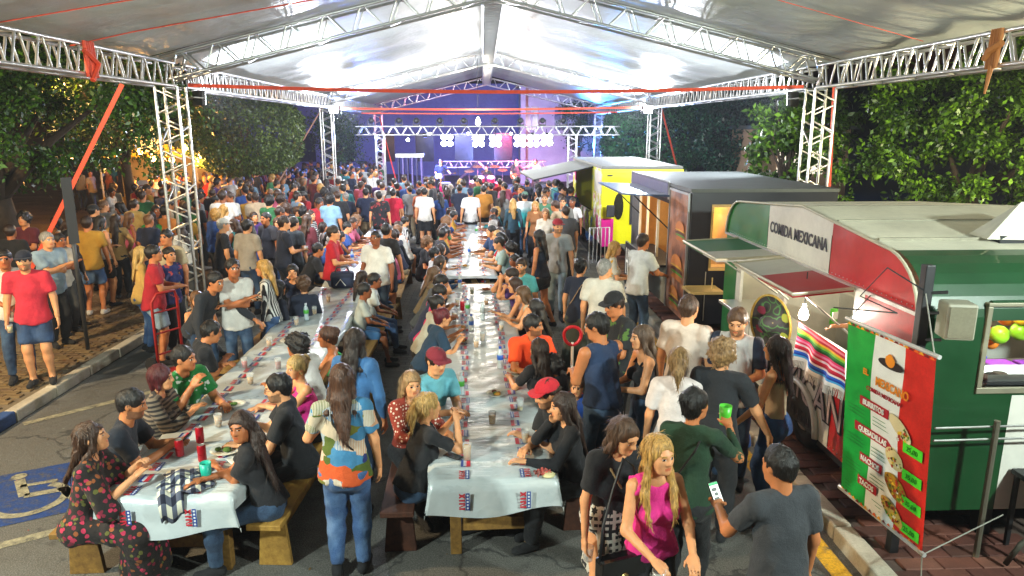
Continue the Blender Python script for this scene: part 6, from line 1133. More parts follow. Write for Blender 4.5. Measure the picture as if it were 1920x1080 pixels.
    # bottom
    if bt_ != 'none':
        Q = pelvis(K, .008, w)
        if bt_ in ('jeans', 'pants', 'leggings'):
            e0 = {'jeans': .008, 'pants': .014, 'leggings': .003}[bt_]
            for key in 'LR': Q += leg(K, key, e0, .012 if bt_ != 'leggings' else .003, 1.96, w, 1, sp.get('wide', .012 if bt_ == 'pants' else .006))
        elif bt_ == 'shorts':
            for key in 'LR': Q += leg(K, key, .016, .035, sp.get('slen', .86), w, 1)
        elif not K['sit']: Q.append(cap_(P+u*(.15 if bt_ == 'skirt' else .06)*s, V3(P[0], P[1], (.12 if bt_ == 'longskirt' else .52)*s), .13*s*w, (.25 if bt_ == 'longskirt' else .20)*s*w, K['f0'], .86, .05, 1)); Q.append(cap_(K['hipL'], K['hipR'], .115*s*w, None, None, 1, .05)) if bt_ == 'skirt' else None
        else:
            for key in 'LR': Q += leg(K, key, .02, .02, .95 if bt_ == 'skirt' else 1.9, w, 1)
            Q.append(cap_((K['hipL']+K['hipR'])/2, (K['knL']+K['knR'])/2, .11*s, .08*s, None, 1, .05, 1))
        if tt not in ('cami', 'strapless'): Q.append(plane(P+u*(.0 if not K['sit'] else .06)*s, u)) if bt_ != 'skirt' else None
        out.append(({'jeans': 'jeans', 'pants': 'trousers', 'leggings': 'leggings', 'shorts': 'shorts', 'skirt': 'skirt', 'longskirt': 'long_skirt'}[bt_], (*sdf(Q, rb*1.35, .008 if lod < 2 else .004, 17, seed+3, (1, 1, .8)), 0), 'bot'))
    # shoes
    for key in 'LR':
        a = K['an'+key]; fd = K['fd'+key]; z0 = a[2]-.085*s; sh = [cap_(a-fd*.035*s-V3(0, 0, .045*s), a+fd*.15*s-V3(0, 0, .052*s), .043*s, .037*s, None, 1, .02), cap_(a-V3(0, 0, .01*s), a+fd*.05*s-V3(0, 0, .04*s), .042*s, .038*s, None, 1, .03), plane(V3(0, 0, z0+.002), V3(0, 0, -1))]
        if sp.get('boots'): sh.insert(0, cap_(a+V3(0, 0, .12*s), a-V3(0, 0, .04*s), .055*s, .05*s, None, 1, .02, 2))
        out.append(('shoe', (*sdf(sh, (.016, .024, .034, .05)[lod]), 0), 'shoe'))
    # hair
    A = np.stack([K['hr'], K['hf'], K['hu']]); hsz = s*K['hs']; Lh = lambda x, y, z: K['hc']+(K['hr']*x+K['hf']*y+K['hu']*z)*hsz; Hh = []; amp, fq = .007, 55
    if ht not in ('bald',):
        th = {'buzz': .006, 'short': .009, 'curly': .026, 'bob': .013}.get(ht, .010); top_ = V3(.079, .099, .095)*hsz+th
        Hh.append(ell(Lh(0, -.014, .030), top_, A, .02)); back = cap_(Lh(0, -.045, .01), Lh(0, -.05, -.05 if ht not in ('buzz', 'short') else -.035), .066*hsz+th, .05*hsz+th*.6, None, 1, .03); Hh.append(back)
        if ht == 'bob': Hh += [cap_(Lh(sg*.07, -.015, .02), Lh(sg*.072, .0, -.085), .03*hsz, .022*hsz, None, 1, .02) for sg in (-1, 1)]+[cap_(Lh(0, -.07, 0), Lh(0, -.075, -.10), .065*hsz, .05*hsz, K['hf'], .7, .03)]
        if ht in ('long', 'longer', 'halfup'):
            ln = {'long': .30, 'longer': .18, 'halfup': .3}[ht]; ln = sp.get('hl', ln); p1 = K['nb']-f*.085*s; p2 = P+u*ln*s-f*(.135 if ln < .42 else .11)*s*w+r*.02; sd = sp.get('hside', 0)*.09
            Hh += [cap_(Lh(0, -.06, .02), p1+u*.02*s, .078*hsz, .07*s, K['hf'], .62, .03), cap_(p1, p2+r*sd, .082*s, .045*s, f, .42, .03)]
            for sg in (-1, 1): Hh += [cap_(Lh(sg*.068, .012, .04), Lh(sg*.078, -.005, -.075), .022*hsz, .026*hsz, None, 1, .02), cap_(Lh(sg*.078, -.005, -.075), K['nb']+r*sg*.1*s-u*(.08)*s+f*(.065 if sp.get('hfront') else -.06)*s, .026*hsz, .026*s, None, 1, .02)]
            if sp.get('hfront'): Hh += [cap_(K['nb']+r*sg*.1*s-u*.08*s+f*.065*s, K['P']+u*.30*s+r*sg*.085*s+f*.135*s, .026*s, .016*s, None, 1, .02) for sg in (-1, 1)]
        if ht == 'pony': Hh += [ell(Lh(0, -.11, .05), V3(.03, .03, .03)*hsz, A, .02), cap_(Lh(0, -.115, .045), Lh(0, -.15, -.06), .034*hsz, .036*hsz, None, 1, .02), cap_(Lh(0, -.15, -.06), Lh(.0, -.14, -.2), .036*hsz, .014*hsz, None, 1, .02)]
        if ht == 'bun': Hh.append(ell(Lh(0, -.105, .055), V3(.05, .048, .05)*hsz, A, .01))
        if ht == 'topknot': Hh.append(ell(Lh(0, -.04, .135), V3(.04, .04, .036)*hsz, A, .01))
        if ht == 'curly': amp, fq = .02, 55
        Hh.append(ell(Lh(0, .105, -.045 if ht != 'buzz' else -.04), V3(.066 if ht not in ('long', 'longer', 'bob') else .062, .085, .105)*hsz, A, .012, True))
        for sg in (-1, 1):
            if ht in ('short', 'buzz', 'pony', 'bun', 'topknot'): Hh.append(ell(Lh(sg*.085, .035, -.055), V3(.03, .05, .05)*hsz, A, .01, True))
        hm = (*sdf(Hh, rh if lod else .0115, amp if lod < 2 else amp*.6, fq, seed+7, (1, 1, .3) if ht != 'curly' else (1, 1, 1)), 0); lg = ht in ('long', 'longer', 'halfup', 'pony')
        if lod < 2: hm = join(hm, strands(hm[0], hm[1], (700 if lg else 400) if lod == 0 else 30, {'buzz': .01, 'short': .026, 'curly': .03, 'bob': .05}.get(ht, .07 if lg else .035), seed, Lh(0, -.03, .10), K['hc'], K['hf'], .7 if ht == 'curly' else .12, .0024 if lod == 0 else .004))
        out.append(('hair', hm, 'hair'))
    if sp.get('cap'):
        C_ = [ell(Lh(0, -.012, .045), V3(.094, .112, .092)*hsz, A, .01), plane(Lh(0, 0, .042), -K['hu'])]; br = [cap_(Lh(-.03, .09*sp.get('brim', 1), .046), Lh(.03, .09*sp.get('brim', 1), .046), .07*hsz, None, K['hu'], .13, .01)]
        out.append(('cap', join((*sdf(C_, rh), 0), (*sdf(br, min(rh, .008)), 0)), 'cap'))
    if sp.get('glasses'):
        gl = []
        for sg in (-1, 1):
            for k in range(10): a0, a1 = 2*PI*k/10, 2*PI*(k+1)/10; gl.append(cap_(Lh(sg*.032+.022*math.cos(a0), .104, .004+.017*math.sin(a0)), Lh(sg*.032+.022*math.cos(a1), .104, .004+.017*math.sin(a1)), .0028, None, None, 1, .002))
            gl.append(cap_(Lh(sg*.054, .1, .008), Lh(sg*.082, .0, .012), .0028, None, None, 1, .002))
        out.append(('glasses', (*sdf(gl, .004), 0), 'dark'))
    if sp.get('strap'):       # shoulder bag strap across the back and a bag at the hip
        sg = sp['strap']; A_ = K['shL'] if sg < 0 else K['shR']; hipo = P+K['r0']*(-sg)*.2*s+V3(0, 0, -.05); pts = [P+u*.50*s+r*sg*.09*s, P+u*.40*s+r*sg*.06*s-f*.125*s*w, P+u*.22*s-r*sg*.04*s-f*.125*s*w, P+u*.08*s-r*sg*.15*s-f*.06*s, hipo]; pf = [pts[0], P+u*.40*s+r*sg*.04*s+f*.125*s, P+u*.2*s-r*sg*.08*s+f*.12*s, hipo]
        st_ = [cap_(a, b, .009, None, None, 1, .005) for a, b in list(zip(pts, pts[1:]))+list(zip(pf, pf[1:]))]; out.append(('bag_strap', (*sdf(st_, .009 if lod == 0 else .012), 0), 'strap'))
    return K, out
def slots(sp):
    sk, lp = skin(sp['skin']); hc = sp['hair'].split()[-1] if len(sp['hair'].split()) > 1 else '20160f'
    return dict(skin=[sk, EYE, hairm(hc), lp, EYW, stubble(sp['skin'], hc)], top=[fabric(sp['top'].split()[1])], bot=[fabric(sp['bot'].split()[1])] if ' ' in sp['bot'] else [], shoe=[fabric(sp.get('shoes', '17171a'))], hair=[hairm(hc)], cap=[fabric(sp.get('cap') or '17171a')], dark=[BLACK], strap=[fabric(sp.get('strapc', '17130f'))])
PEOPLE = []; KS = {}
def put(sp, K, meshes, label, loc, rz, group=None):
    v = empty('person', loc, rz, label, 'person', group); sl_ = slots(sp)
    for nm, me, role in meshes:
        o = bpy.data.objects.new(nm, me); COL.objects.link(o); o.parent = v
        for i, m in enumerate(sl_[role]): o.material_slots[i].link = 'OBJECT'; o.material_slots[i].material = m
    PEOPLE.append(v); return v
def build(sp, lod):
    K, parts = person_meshes(sp, lod); ms = []
    for nm, (v, f_, mi), role in parts:
        if len(f_) == 0: continue
        n = 6 if role == 'skin' else 1
        ms.append((nm, npmesh(nm, v, f_, [BLACK]*n, True, mi if n > 1 else None), role))
    return K, ms
SK = ['cc8a5a', 'ba764a', 'd89a6c', 'a8663e', '8a5030', 'd09064']
def person(px, py, pose, face, sex, top, bot, hair, label, sk=0, lod=1, z0=0., loc=None, **kw):
    sp = dict(pose=pose, sex=sex, top=top, bot=bot, hair=hair, skin=SK[sk], **kw); sp.setdefault('h', 1.62 if sex == 'f' else 1.74); sp.setdefault('seed', len(PEOPLE)+1)
    if lod == 0 and at(px, py, 1.5 if pose == 'st' else 1.2).y > 8.3: lod = 1
    K, ms = build(sp, lod); hc = K['hc']; a = R(face); p = at(px, py, hc[2]+z0); loc = loc or (p.x-(hc[0]*math.cos(a)-hc[1]*math.sin(a)), p.y-(hc[0]*math.sin(a)+hc[1]*math.cos(a)), z0)
    v = put(sp, K, ms, label, loc, a); KS[label] = (v, K); return v, K
def world(v, K, key): return Matrix.Translation(v.location) @ Matrix.Rotation(v.rotation_euler.z, 4, 'Z') @ Vector(K[key])
# ================================================================== the people one can tell apart
J1, J2, J3, JB = 'jeans denim:22344e:4a6a8a', 'jeans denim:2c4c7c:7090b4', 'jeans denim:8aa0a8:b8c4c8', 'pants 15161a'
BR, DB, BK, BL, LB_, GY = '3a2416', '2a1a10', '15110f', 'b58a48', '6a482a', '8a8680'
PP = person
# --- left table, left bench
PP(172, 820, 'si', -78, 'f', 'maxi floral:1a1210:b02848', 'none', 'long '+BR, 'woman in a dark floral dress with long brown hair at the left table end', 2, 0, hp=14, hy=6, lean=12, handL=(-.02, .40, .93), handR=(.04, .38, .86), w=1.12, flare=1, hl=.34)
PP(247, 757, 'si', -80, 'm', 'tee 141a26', J1, 'short '+BK, 'man in a navy tee with white print holding a phone at the left table', 1, 0, hp=-6, lean=16, handL=(-.06, .46, .84), handR=(.04, .46, .84), beard=1)
PP(302, 708, 'si', -85, 'f', 'robe stripe:7a6a58:2a2422', JB, 'bob 4a1418', 'woman with short dark red hair in a striped blouse at the left table', 2, 0, lean=8, handL=(-.05, .36, .88), handR=(.06, .36, .88), w=1.2)
PP(345, 672, 'si', -120, 'm', 'tee print:0e7a34:d0d8d0', J1, 'short '+BK, 'man in a green tee with white lettering raising a napkin', 1, 0, hy=25, handR=(.10, .34, 1.02), handL='table', w=1.15)
PP(396, 622, 'si', -60, 'm', 'tee 12151c', J1, 'short '+BK, 'man in a dark tee leaning over the left table with his back turned', 1, 0, lean=26, handL='fold', handR='fold', w=1.15, hp=-8)
PP(370, 562, 'si', -150, 'f', 'cami dots:14141a:d8d4d0', JB, 'long '+LB_, 'woman in a black polka dot top smiling at the viewer', 2, 0, hy=-10, lean=4, hfront=1, handL='table', handR='table', ht=8)
PP(404, 528, 'st', -110, 'm', 'long 23262c', J1, 'short '+BK, 'man in a dark tee with grey sleeves stretching his arm across the table', 1, 0, lean=30, handL=(-.35, .62, .95), handR='hang', drop=-.03)
PP(437, 503, 'st', -150, 'm', 'tee d4d0c8', J1, 'short '+BK, 'man in a white tee standing with crossed arms behind the left table', 3, 0, handL='cross', handR='cross', hy=8)
PP(494, 503, 'st', 95, 'f', 'long vstripe:d8d8d4:1a1a1e', J2, 'long '+BL, 'blonde woman in a black and white striped top seen from the side', 2, 0, handL='hang', handR='hold', w=.95)
PP(523, 540, 'si', -40, 'f', 'long 141a2c', JB, 'long '+BK, 'dark haired woman in navy with her back turned at the left table', 1, 1, lean=14)
PP(549, 510, 'si', 175, 'f', 'long 16203a', JB, 'long '+BK, 'woman in navy facing the viewer with hands before her mouth', 2, 1, handL='face', handR='face', hy=15)
PP(569, 534, 'si', 20, 'f', 'long 1a2236', JB, 'curly 5a3c24', 'woman with wavy brown hair seen from behind at the left table', 2, 1, lean=12)
PP(597, 468, 'si', -60, 'm', 'tee 17191e', JB, 'short '+BK, 'man in a black tee hunched over the far left table', 1, 1, lean=26, handL='table', handR='table')
PP(626, 437, 'st', -95, 'm', 'tee c01828', J1, 'short '+DB, 'man in a bright red tee standing at the far left table', 2, 1, handL='hold', handR='hold')
# --- left table, right bench
PP(453, 800, 'si', 95, 'f', 'tee 15151a', J1, 'longer 33221a', 'girl in a black tee with very long hair looking at the viewer', 3, 0, hy=70, lean=14, handL='fold', handR='fold', hside=-1, w=.95)
PP(521, 727, 'si', 100, 'm', 'tee 15171c', JB, 'short '+BK, 'bearded man in glasses and a black tee at the left table', 2, 0, beard=1, glasses=1, handL='table', handR=(.05, .42, .92), hp=-6)
PP(556, 688, 'si', 120, 'f', 'cami d02080', JB, 'bun b09058', 'smiling blonde woman in a hot pink strappy top', 2, 0, hy=15, handL='fold', handR='table', w=1.15, ht=-8)
PP(557, 648, 'si', 70, 'm', 'tee d4d0cc', J1, 'curly '+BK, 'young man in a white tee with dark curly hair, back turned', 3, 0, lean=16, handL='table', handR='table', w=.9, hs=.96)
PP(614, 632, 'si', 98, 'f', 'cami 48c070', JB, 'bun 4a2c1c', 'woman in a light green top with hair in a bun', 1, 0, lean=12, handL='table', handR='table')
# --- standing in the aisle
PP(640, 712, 'st', 4, 'f', 'tee blotch:3a6a9a:c0a080', J2, 'longer 4a2e1e', 'woman in a colourful patchwork top and jeans standing with her back turned', 2, 0, h=1.66, w=1.16, strap=-1, handL=(-.18, .30, 1.12), handR='hang', hl=.30)
PP(667, 640, 'st', -18, 'f', 'jacket 3a6a9c', 'jeans denim:1c3450:3a5a78', 'longer 241812', 'woman in a loose denim blue blouse with long dark hair walking away', 1, 0, h=1.66, lean=8, w=1.08, footL=(-.1, .18, .09), footR=(.1, -.16, .1))
# --- centre table, left bench
PP(771, 720, 'si', -140, 'f', 'robe dots:8a2c18:d8c8b8', JB, 'long 9a7850', 'woman in a rust red polka dot dress looking at the viewer', 2, 0, hy=-12, handL='table', handR='table')
PP(818, 677, 'si', -140, 'm', 'tee 6ab4c4', J1, 'short '+DB, 'man in a maroon cap and light blue tee at the centre table', 2, 0, cap='7a1c2c', hp=-10, handL='clasp', handR='clasp')
PP(803, 762, 'si', -58, 'f', 'tee 14151a', J1, 'pony b08c50', 'woman with a blonde ponytail and black tee, elbow on the centre table', 2, 0, lean=14, handL=(-.02, .40, 1.0), handR=(.08, .38, 1.02), hy=-10)
PP(830, 595, 'si', -68, 'f', 'tee 14324a', JB, 'bun 5a1420', 'woman in a dark blue tee with dyed red bun leaning on her elbow', 2, 0, lean=24, handL=(-.02, .42, .86), handR=(.12, .42, .84), w=1.1)
PP(821, 570, 'si', -75, 'f', 'tee a8a494', JB, 'bun '+BK, 'woman in a light grey tee behind the dyed bun', 1, 1, lean=20, handL='table', handR='table')
PP(825, 550, 'si', -80, 'm', 'tee sleeve:17203a:c0305a', JB, 'short '+BK, 'man in a navy tee with pink side stripe at the centre table', 1, 1, lean=24, handL='clasp', handR='clasp', hp=-12)
PP(827, 530, 'si', -80, 'm', 'tee 3a3e40', JB, 'short '+BK, 'man in a charcoal tee bowed over his food at the centre table', 1, 1, lean=24, handL='clasp', handR='clasp', hp=-16)
PP(815, 513, 'si', -75, 'f', 'tee 6a5a40', JB, 'long 5a4028', 'woman with light brown hair, hand at her head, centre table', 2, 1, lean=18, handL='table', handR='face')
PP(826, 492, 'si', -70, 'f', 'long 244870', J1, 'long '+DB, 'woman in a blue top with long dark hair at the table gap', 2, 1, lean=14, handL='table', handR='table')
PP(816, 476, 'si', -80, 'f', 'tee d0ccc8', J2, 'short '+BK, 'short haired person in white behind the blue top', 1, 1, lean=10)
PP(802, 455, 'si', -110, 'f', 'tee 17171c', JB, 'curly 6a4c30', 'woman with light curls and black tee clapping', 2, 1, handL='hold', handR='hold')
# --- boys and others on the right bench of the left row
PP(684, 545, 'si', -80, 'm', 'tee a8aca4', 'shorts 3a6a9a', 'short '+BK, 'boy in a grey tee and blue shorts sitting on the bench', 4, 1, h=1.48, w=.8, hs=1.05, handL='lap', handR='lap')
PP(703, 526, 'si', -85, 'm', 'tee c8ccc8', J2, 'short '+BK, 'boy in a white tee and jeans next to the grey tee', 4, 1, h=1.5, w=.8, hs=1.05, handL='lap', handR='lap')
PP(680, 520, 'si', -60, 'f', 'tee d8d4cc', J1, 'long '+DB, 'girl with dark hair sitting behind the two boys', 3, 1, h=1.5, w=.85)
PP(700, 500, 'si', -80, 'm', 'tee 20242c', J1, 'short '+BK, 'boy in a dark tee behind the white tee on the bench', 4, 1, h=1.5, w=.85)
PP(704, 446, 'st', 160, 'm', 'tee d8d8d4', J1, 'buzz '+BK, 'heavy man in a white tee walking between the tables', 4, 1, w=1.25, belly=.03, h=1.72)
PP(725, 432, 'st', -20, 'm', 'tee 16181e', 'shorts 1a1e28', 'short '+BK, 'man in black tee and shorts walking away between the tables', 1, 1, footL=(-.1, .16, .09), footR=(.1, -.14, .1))
PP(748, 424, 'si', -60, 'f', 'tee d8d4d0', 'shorts 20242c', 'long '+BR, 'woman in a white top seated sideways beyond the walking pair', 2, 1)
PP(760, 415, 'si', -60, 'f', 'long vstripe:d8d8d8:20242a', JB, 'short '+BK, 'person in a black and white striped shirt at the far left table', 2, 1)
# --- centre table, right bench
PP(1055, 762, 'si', 100, 'f', 'long 15151a', JB, 'longer 30201a', 'woman in black with very long dark hair, fist at her chin', 2, 0, handL='table', handR='chin', lean=10, hl=.2)
PP(1026, 738, 'si', 110, 'm', 'tee 17181c', JB, 'short '+DB, 'man in a bright red cap with folded arms at the centre table', 2, 0, cap='c01a2a', hp=-8, lean=18, handL='fold', handR='fold', beard=1)
PP(1010, 655, 'si', 30, 'f', 'tee 1a171a', JB, 'longer '+DB, 'woman in a dark tee with long straight dark hair, back turned', 2, 0, lean=10, handL='table', handR='table')
PP(1037, 686, 'si', 40, 'f', 'tee 201c20', JB, 'curly '+BK, 'small child with dark curls behind the long straight hair', 3, 1, h=1.25, w=.8, hs=1.1)
PP(1000, 610, 'si', 195, 'm', 'tee ff4a10', J1, 'short '+BK, 'man in a bright orange tee turning his head to the right', 1, 0, hy=50, beard=1, w=1.05, handL='table', handR='table')
PP(1003, 578, 'si', 70, 'f', 'tee 20191c', JB, 'long '+BK, 'woman with thick dark hair behind the orange tee', 2, 1, lean=12)
PP(979, 552, 'si', 92, 'f', 'tank c8b49a', JB, 'long 5a4028', 'woman in a beige sleeveless top with light brown hair using a phone', 2, 1, lean=18, handL='clasp', handR='clasp')
PP(965, 535, 'si', 88, 'f', 'tank c09a90', JB, 'long 3a2418', 'woman in a pinkish top next to the beige sleeveless one', 2, 1, lean=16, handL='table', handR='face')
PP(958, 517, 'si', 100, 'm', 'tee 4a2c6a', JB, 'short '+DB, 'man in a purple tee with hands at his mouth', 2, 1, handL='face', handR='face', lean=14)
PP(977, 499, 'si', 150, 'm', 'tee 58b8c0', J1, 'short '+DB, 'bearded man in a teal tee on the right of the table gap', 2, 1, beard=1, hy=10)
PP(964, 488, 'si', 110, 'f', 'tee b08868', JB, 'short '+BK, 'child with short dark hair between teal tee and dark woman', 4, 1, h=1.35, w=.8, hs=1.08)
PP(957, 465, 'si', 80, 'f', 'long 2a4a58', JB, 'curly '+BK, 'woman with dark curly hair in a blue grey top, far centre table', 2, 1, lean=16)
PP(935, 456, 'si', 95, 'm', 'tee 9ab0a8', JB, 'short '+BK, 'young man in a pale green tee at the far centre table', 2, 1, lean=18, handL='table', handR='table')
PP(921, 434, 'si', 110, 'm', 'tee 1c3458', JB, 'short '+BK, 'man in a dark blue tee facing the far centre table', 2, 1, handL='table', handR='table')
PP(932, 442, 'si', 90, 'f', 'tee 38a0a8', JB, 'long '+BL, 'blonde woman in a turquoise top at the far centre table', 2, 1)
# --- standing on the right
PP(1119, 612, 'st', 32, 'm', 'tank 1c3050', J1, 'short '+BK, 'muscular man in a navy tank top seen from behind', 1, 0, w=1.14, hy=30, hp=-14, handL='hold', handR='hold', h=1.76)
PP(1203, 633, 'st', 100, 'f', 'cami 17171a', J1, 'long 5a4434', 'woman in a black strappy top with brown hair facing left', 2, 0, handL='hold', handR='hold', h=1.6, w=1.05)
PP(1151, 570, 'st', 115, 'm', 'shirt print:15181c:4a6a2c', JB, 'short '+DB, 'man in a black cap and dark flowered shirt', 1, 0, cap='131316', hp=-18, handL='hold', handR='hold')
PP(1089, 500, 'st', -32, 'f', 'tee 182238', 'longskirt 4a5048', 'bun '+BK, 'woman in a navy top and long grey skirt', 2, 1, strap=1, w=1.1, h=1.64, strapc='a8886a')
PP(1134, 504, 'st', -24, 'm', 'tee ccc8bc', 'shorts 6a6458', 'short '+GY, 'grey haired man in glasses and a pale tee, back turned', 2, 1, hy=-25, w=1.1)
PP(1153, 466, 'st', -100, 'f', 'tee print:d8d0c0:d8a020', J1, 'long '+BL, 'blonde woman in a white and yellow top at the burger counter', 2, 1, handL='hold', handR='hold')
PP(1206, 453, 'st', -55, 'm', 'tee d8dcdc', J1, 'short '+DB, 'man in a white tee and jeans leaning on the burger counter', 1, 1, handL=(-.2, .45, 1.12), handR=(.15, .45, 1.12), lean=8, h=1.78)
PP(1292, 577, 'st', -38, 'm', 'tee dccabc', J1, 'short 4a3222', 'tall man in a pinkish beige tee walking to the trailer', 2, 0, h=1.8)
PP(1383, 603, 'st', 150, 'm', 'shirt sleeve:c8c8c8:16243c', J1, 'short 5a3c24', 'bearded man in an open navy shirt over a white tee', 2, 0, beard=1, hp=-16, handL='front', handR='front', h=1.76)
PP(1354, 662, 'st', -25, 'm', 'tee 16191f', JB, 'curly 8a6a44', 'person with light curly hair in a black tee holding a hand', 2, 0, handR=(.42, .22, .86), handL='hang', h=1.72, w=.95)
PP(1391, 700, 'st', -60, 'm', 'tee d8b0a0', 'shorts 2a4a80', 'short a8804a', 'blond child in a pink tee and blue shorts holding a cup', 2, 1, h=1.18, w=.75, hs=1.18, handL='hold', handR='hold', z0=.0)
PP(1456, 655, 'st', 48, 'f', 'strapless b0987c', 'jeans denim:14305c:3a5c8c', 'longer 241814', 'woman in a beige strapless top with long dark hair, holding a hand', 2, 0, handL=(-.36, .20, .92), handR='hang', hl=.32, lean=2)
PP(1271, 678, 'st', -12, 'f', 'tee d8ccc8', JB, 'pony 8a6a40', 'woman in a white tee with a light ponytail, back turned', 2, 0, h=1.62, w=1.05)
PP(1303, 758, 'st', -28, 'f', 'long 12341c', 'leggings 131316', 'bun '+BK, 'woman in a dark green sweater raising a green drink, back turned', 1, 0, handR=(.20, .34, 1.30), handL='hang', w=1.14, h=1.64, strap=1, hy=-30)
PP(1170, 817, 'st', -165, 'f', 'tee 15151a', 'skirt check:c8c4b8:15151a', 'halfup 4a3220', 'woman in a black tee and houndstooth skirt looking down', 2, 0, hp=-16, hy=22, handL='hang', handR='hang', strap=1, strapc='9a7a50', h=1.62, w=.98, hl=.46, lean=14)
PP(1236, 852, 'st', -168, 'f', 'tank e02a88', 'leggings 16161a', 'long '+BL, 'blonde woman in a hot pink and black top with a black handbag', 2, 0, hy=14, hfront=1, handL=(-.10, .34, 1.0), handR=(.12, .30, .98), h=1.60, w=.95)
PP(1461, 873, 'st', 12, 'm', 'tee 34373c', JB, 'buzz '+BK, 'man in a dark grey tee with cropped hair holding a phone, nearest the viewer', 1, 0, hp=-10, hy=12, handL=(-.16, .40, 1.12), handR='hang', h=1.64, w=1.0)
PP(1082, 726, 'st', 165, 'm', 'tee 1c4aa0', 'shorts 1a1e28', 'short 5a3c24', 'toddler in a blue tee beside the red loop handle', 2, 1, h=.95, w=.72, hs=1.35)
PP(1046, 424, 'st', 172, 'm', 'tee a8acae', J3, 'short '+DB, 'man in a red cap, grey tee and pale jeans walking towards the viewer', 2, 1, cap='9a1c2c', beard=1, boots=1, hy=20, footL=(-.1, .14, .09), footR=(.1, -.12, .09), h=1.8)
PP(1010, 444, 'st', 60, 'f', 'tank 1c2030', 'shorts 181a22', 'long '+BK, 'woman in a dark tank and shorts crossing before the grey tee', 1, 1, footL=(-.1, .2, .09), footR=(.1, -.18, .1), slen=.5, h=1.68)
# --- left pavement
PP(8, 486, 'st', -150, 'm', 'tee d4d0c4', J1, 'short '+BK, 'man in a white tee at the left edge with clasped hands', 3, 1, z0=.12, handL='front', handR='front')
PP(45, 489, 'st', -160, 'm', 'tee c8283c', 'shorts denim:22344e:3a5a88', 'short '+DB, 'man in a red tee and denim shorts with a navy cap', 2, 1, z0=.12, cap='141a2c', beard=1, w=1.12)
PP(89, 450, 'st', -120, 'm', 'tee 8aa0b0', 'pants 15161a', 'short '+GY, 'older man in a light blue tee with arms raised to his chest', 2, 1, z0=.12, handL='cross', handR='cross', w=1.1, belly=.02)
PP(112, 451, 'st', -115, 'f', 'tee c0b8a8', 'pants 3a3a38', 'short '+BK, 'person in a cream tee next to the older man', 3, 1, z0=.12, handL='cross', handR='cross')
PP(127, 444, 'st', -105, 'f', 'long 2a201c', JB, 'long '+BK, 'dark haired woman in brown behind the cream tee', 2, 1, z0=.12)
PP(176, 395, 'st', -30, 'm', 'tee 17191e', JB, 'short '+BK, 'man in black with a dark cap on the left plaza', 2, 1, z0=.12, cap='15171c')
PP(217, 413, 'st', 5, 'f', 'long b08a50', JB, 'longer 2a1c14', 'woman with waist long hair in an ochre top on the left plaza', 2, 1, z0=.12, handL='hip', handR='hip')
PP(252, 384, 'st', -15, 'm', 'shirt c8b070', JB, 'short '+DB, 'man in a cream shirt seen from behind near the parking sign', 2, 1, z0=.12)
PP(284, 408, 'st', 20, 'f', 'tee 1c7a34', JB, 'long '+BK, 'woman in a bright green tee below the parking sign', 2, 1, z0=.12)
PP(310, 396, 'st', -10, 'm', 'tee a8682c', JB, 'short '+BK, 'man in an orange brown tee behind the nearest left post', 1, 1, z0=.12)
PP(312, 445, 'st', 170, 'm', 'tee b0a080', JB, 'short '+BK, 'young man facing the viewer beside the nearest left post', 1, 1, z0=.12)
PP(266, 476, 'st', -60, 'f', 'long c09a50', J2, 'long b89858', 'blonde woman in a mustard top behind the red tee', 2, 1, z0=.0)
PP(289, 475, 'st', -70, 'm', 'tee a81424', 'shorts denim:7a90a0:a8b8c0', 'short '+BK, 'man in a dark red tee and pale denim shorts by the left post', 1, 1, handL='hold', handR='hold', w=1.1)
PP(318, 478, 'st', -120, 'f', 'long print:24306a:b84a4a', JB, 'bun '+BK, 'woman in a blue patterned top beside the left post', 2, 1)
PP(419, 422, 'st', -60, 'm', 'tee 161a24', JB, 'short '+GY, 'older man in a white cap and navy tee in the left crowd', 2, 1, cap='c8c4bc', w=1.15, belly=.03)
PP(463, 424, 'st', -15, 'm', 'shirt a09484', 'jeans denim:22344e:3a5470', 'short '+BK, 'man in a beige shirt with his back turned in the left crowd', 2, 1)
PP(533, 418, 'st', -60, 'm', 'tee 131a2c', JB, 'short '+DB, 'tall man in a navy tee holding a drink in the left crowd', 2, 1, handR='hold', h=1.8)
PP(551, 418, 'st', -30, 'm', 'tee 3a4248', JB, 'short '+BK, 'man in a slate grey tee right of the tall navy one', 2, 1)
PP(498, 410, 'st', 150, 'm', 'tee 2c2c34', JB, 'short '+BK, 'man in dark grey facing the viewer between beige shirt and navy tee', 1, 1)
PP(583, 404, 'st', -110, 'f', 'long stripe:d0d0cc:24242a', JB, 'short '+DB, 'person in a striped top near the middle left post', 2, 1)
PP(606, 426, 'si', -70, 'f', 'tee c8b4a8', JB, 'long '+DB, 'woman with long dark hair beside the bright red tee', 2, 1)
# --- crowd before the stage that stands out
PP(737, 362, 'st', -5, 'm', 'tee c4183a', JB, 'short '+BK, 'man in a crimson tee with hands behind him before the stage', 2, 1)
PP(796, 360, 'st', -5, 'm', 'tee dcd8d0', 'shorts 1a1c22', 'short '+BK, 'man in a white tee and dark shorts before the stage', 2, 1)
PP(686, 361, 'st', 5, 'm', 'tee 15203a', 'pants a08c68', 'short '+BK, 'man in a navy tee and khaki trousers before the stage', 2, 1)
PP(711, 367, 'st', 0, 'm', 'tee print:17171c:8a3030', JB, 'short '+BK, 'man in a black tee with a red back print before the stage', 2, 1)
PP(840, 358, 'st', -10, 'f', 'long e01878', JB, 'long '+BR, 'woman in a vivid pink top with one arm raised', 2, 1, handL='up')
PP(882, 361, 'st', 5, 'm', 'tee dcdcdc', JB, 'short 1a2240', 'man in a white tee with a dark cap before the stage', 2, 1, cap='1a2444')
PP(907, 355, 'st', 0, 'm', 'tee b87a28', JB, 'short '+BK, 'man in an ochre tee before the stage', 2, 1)
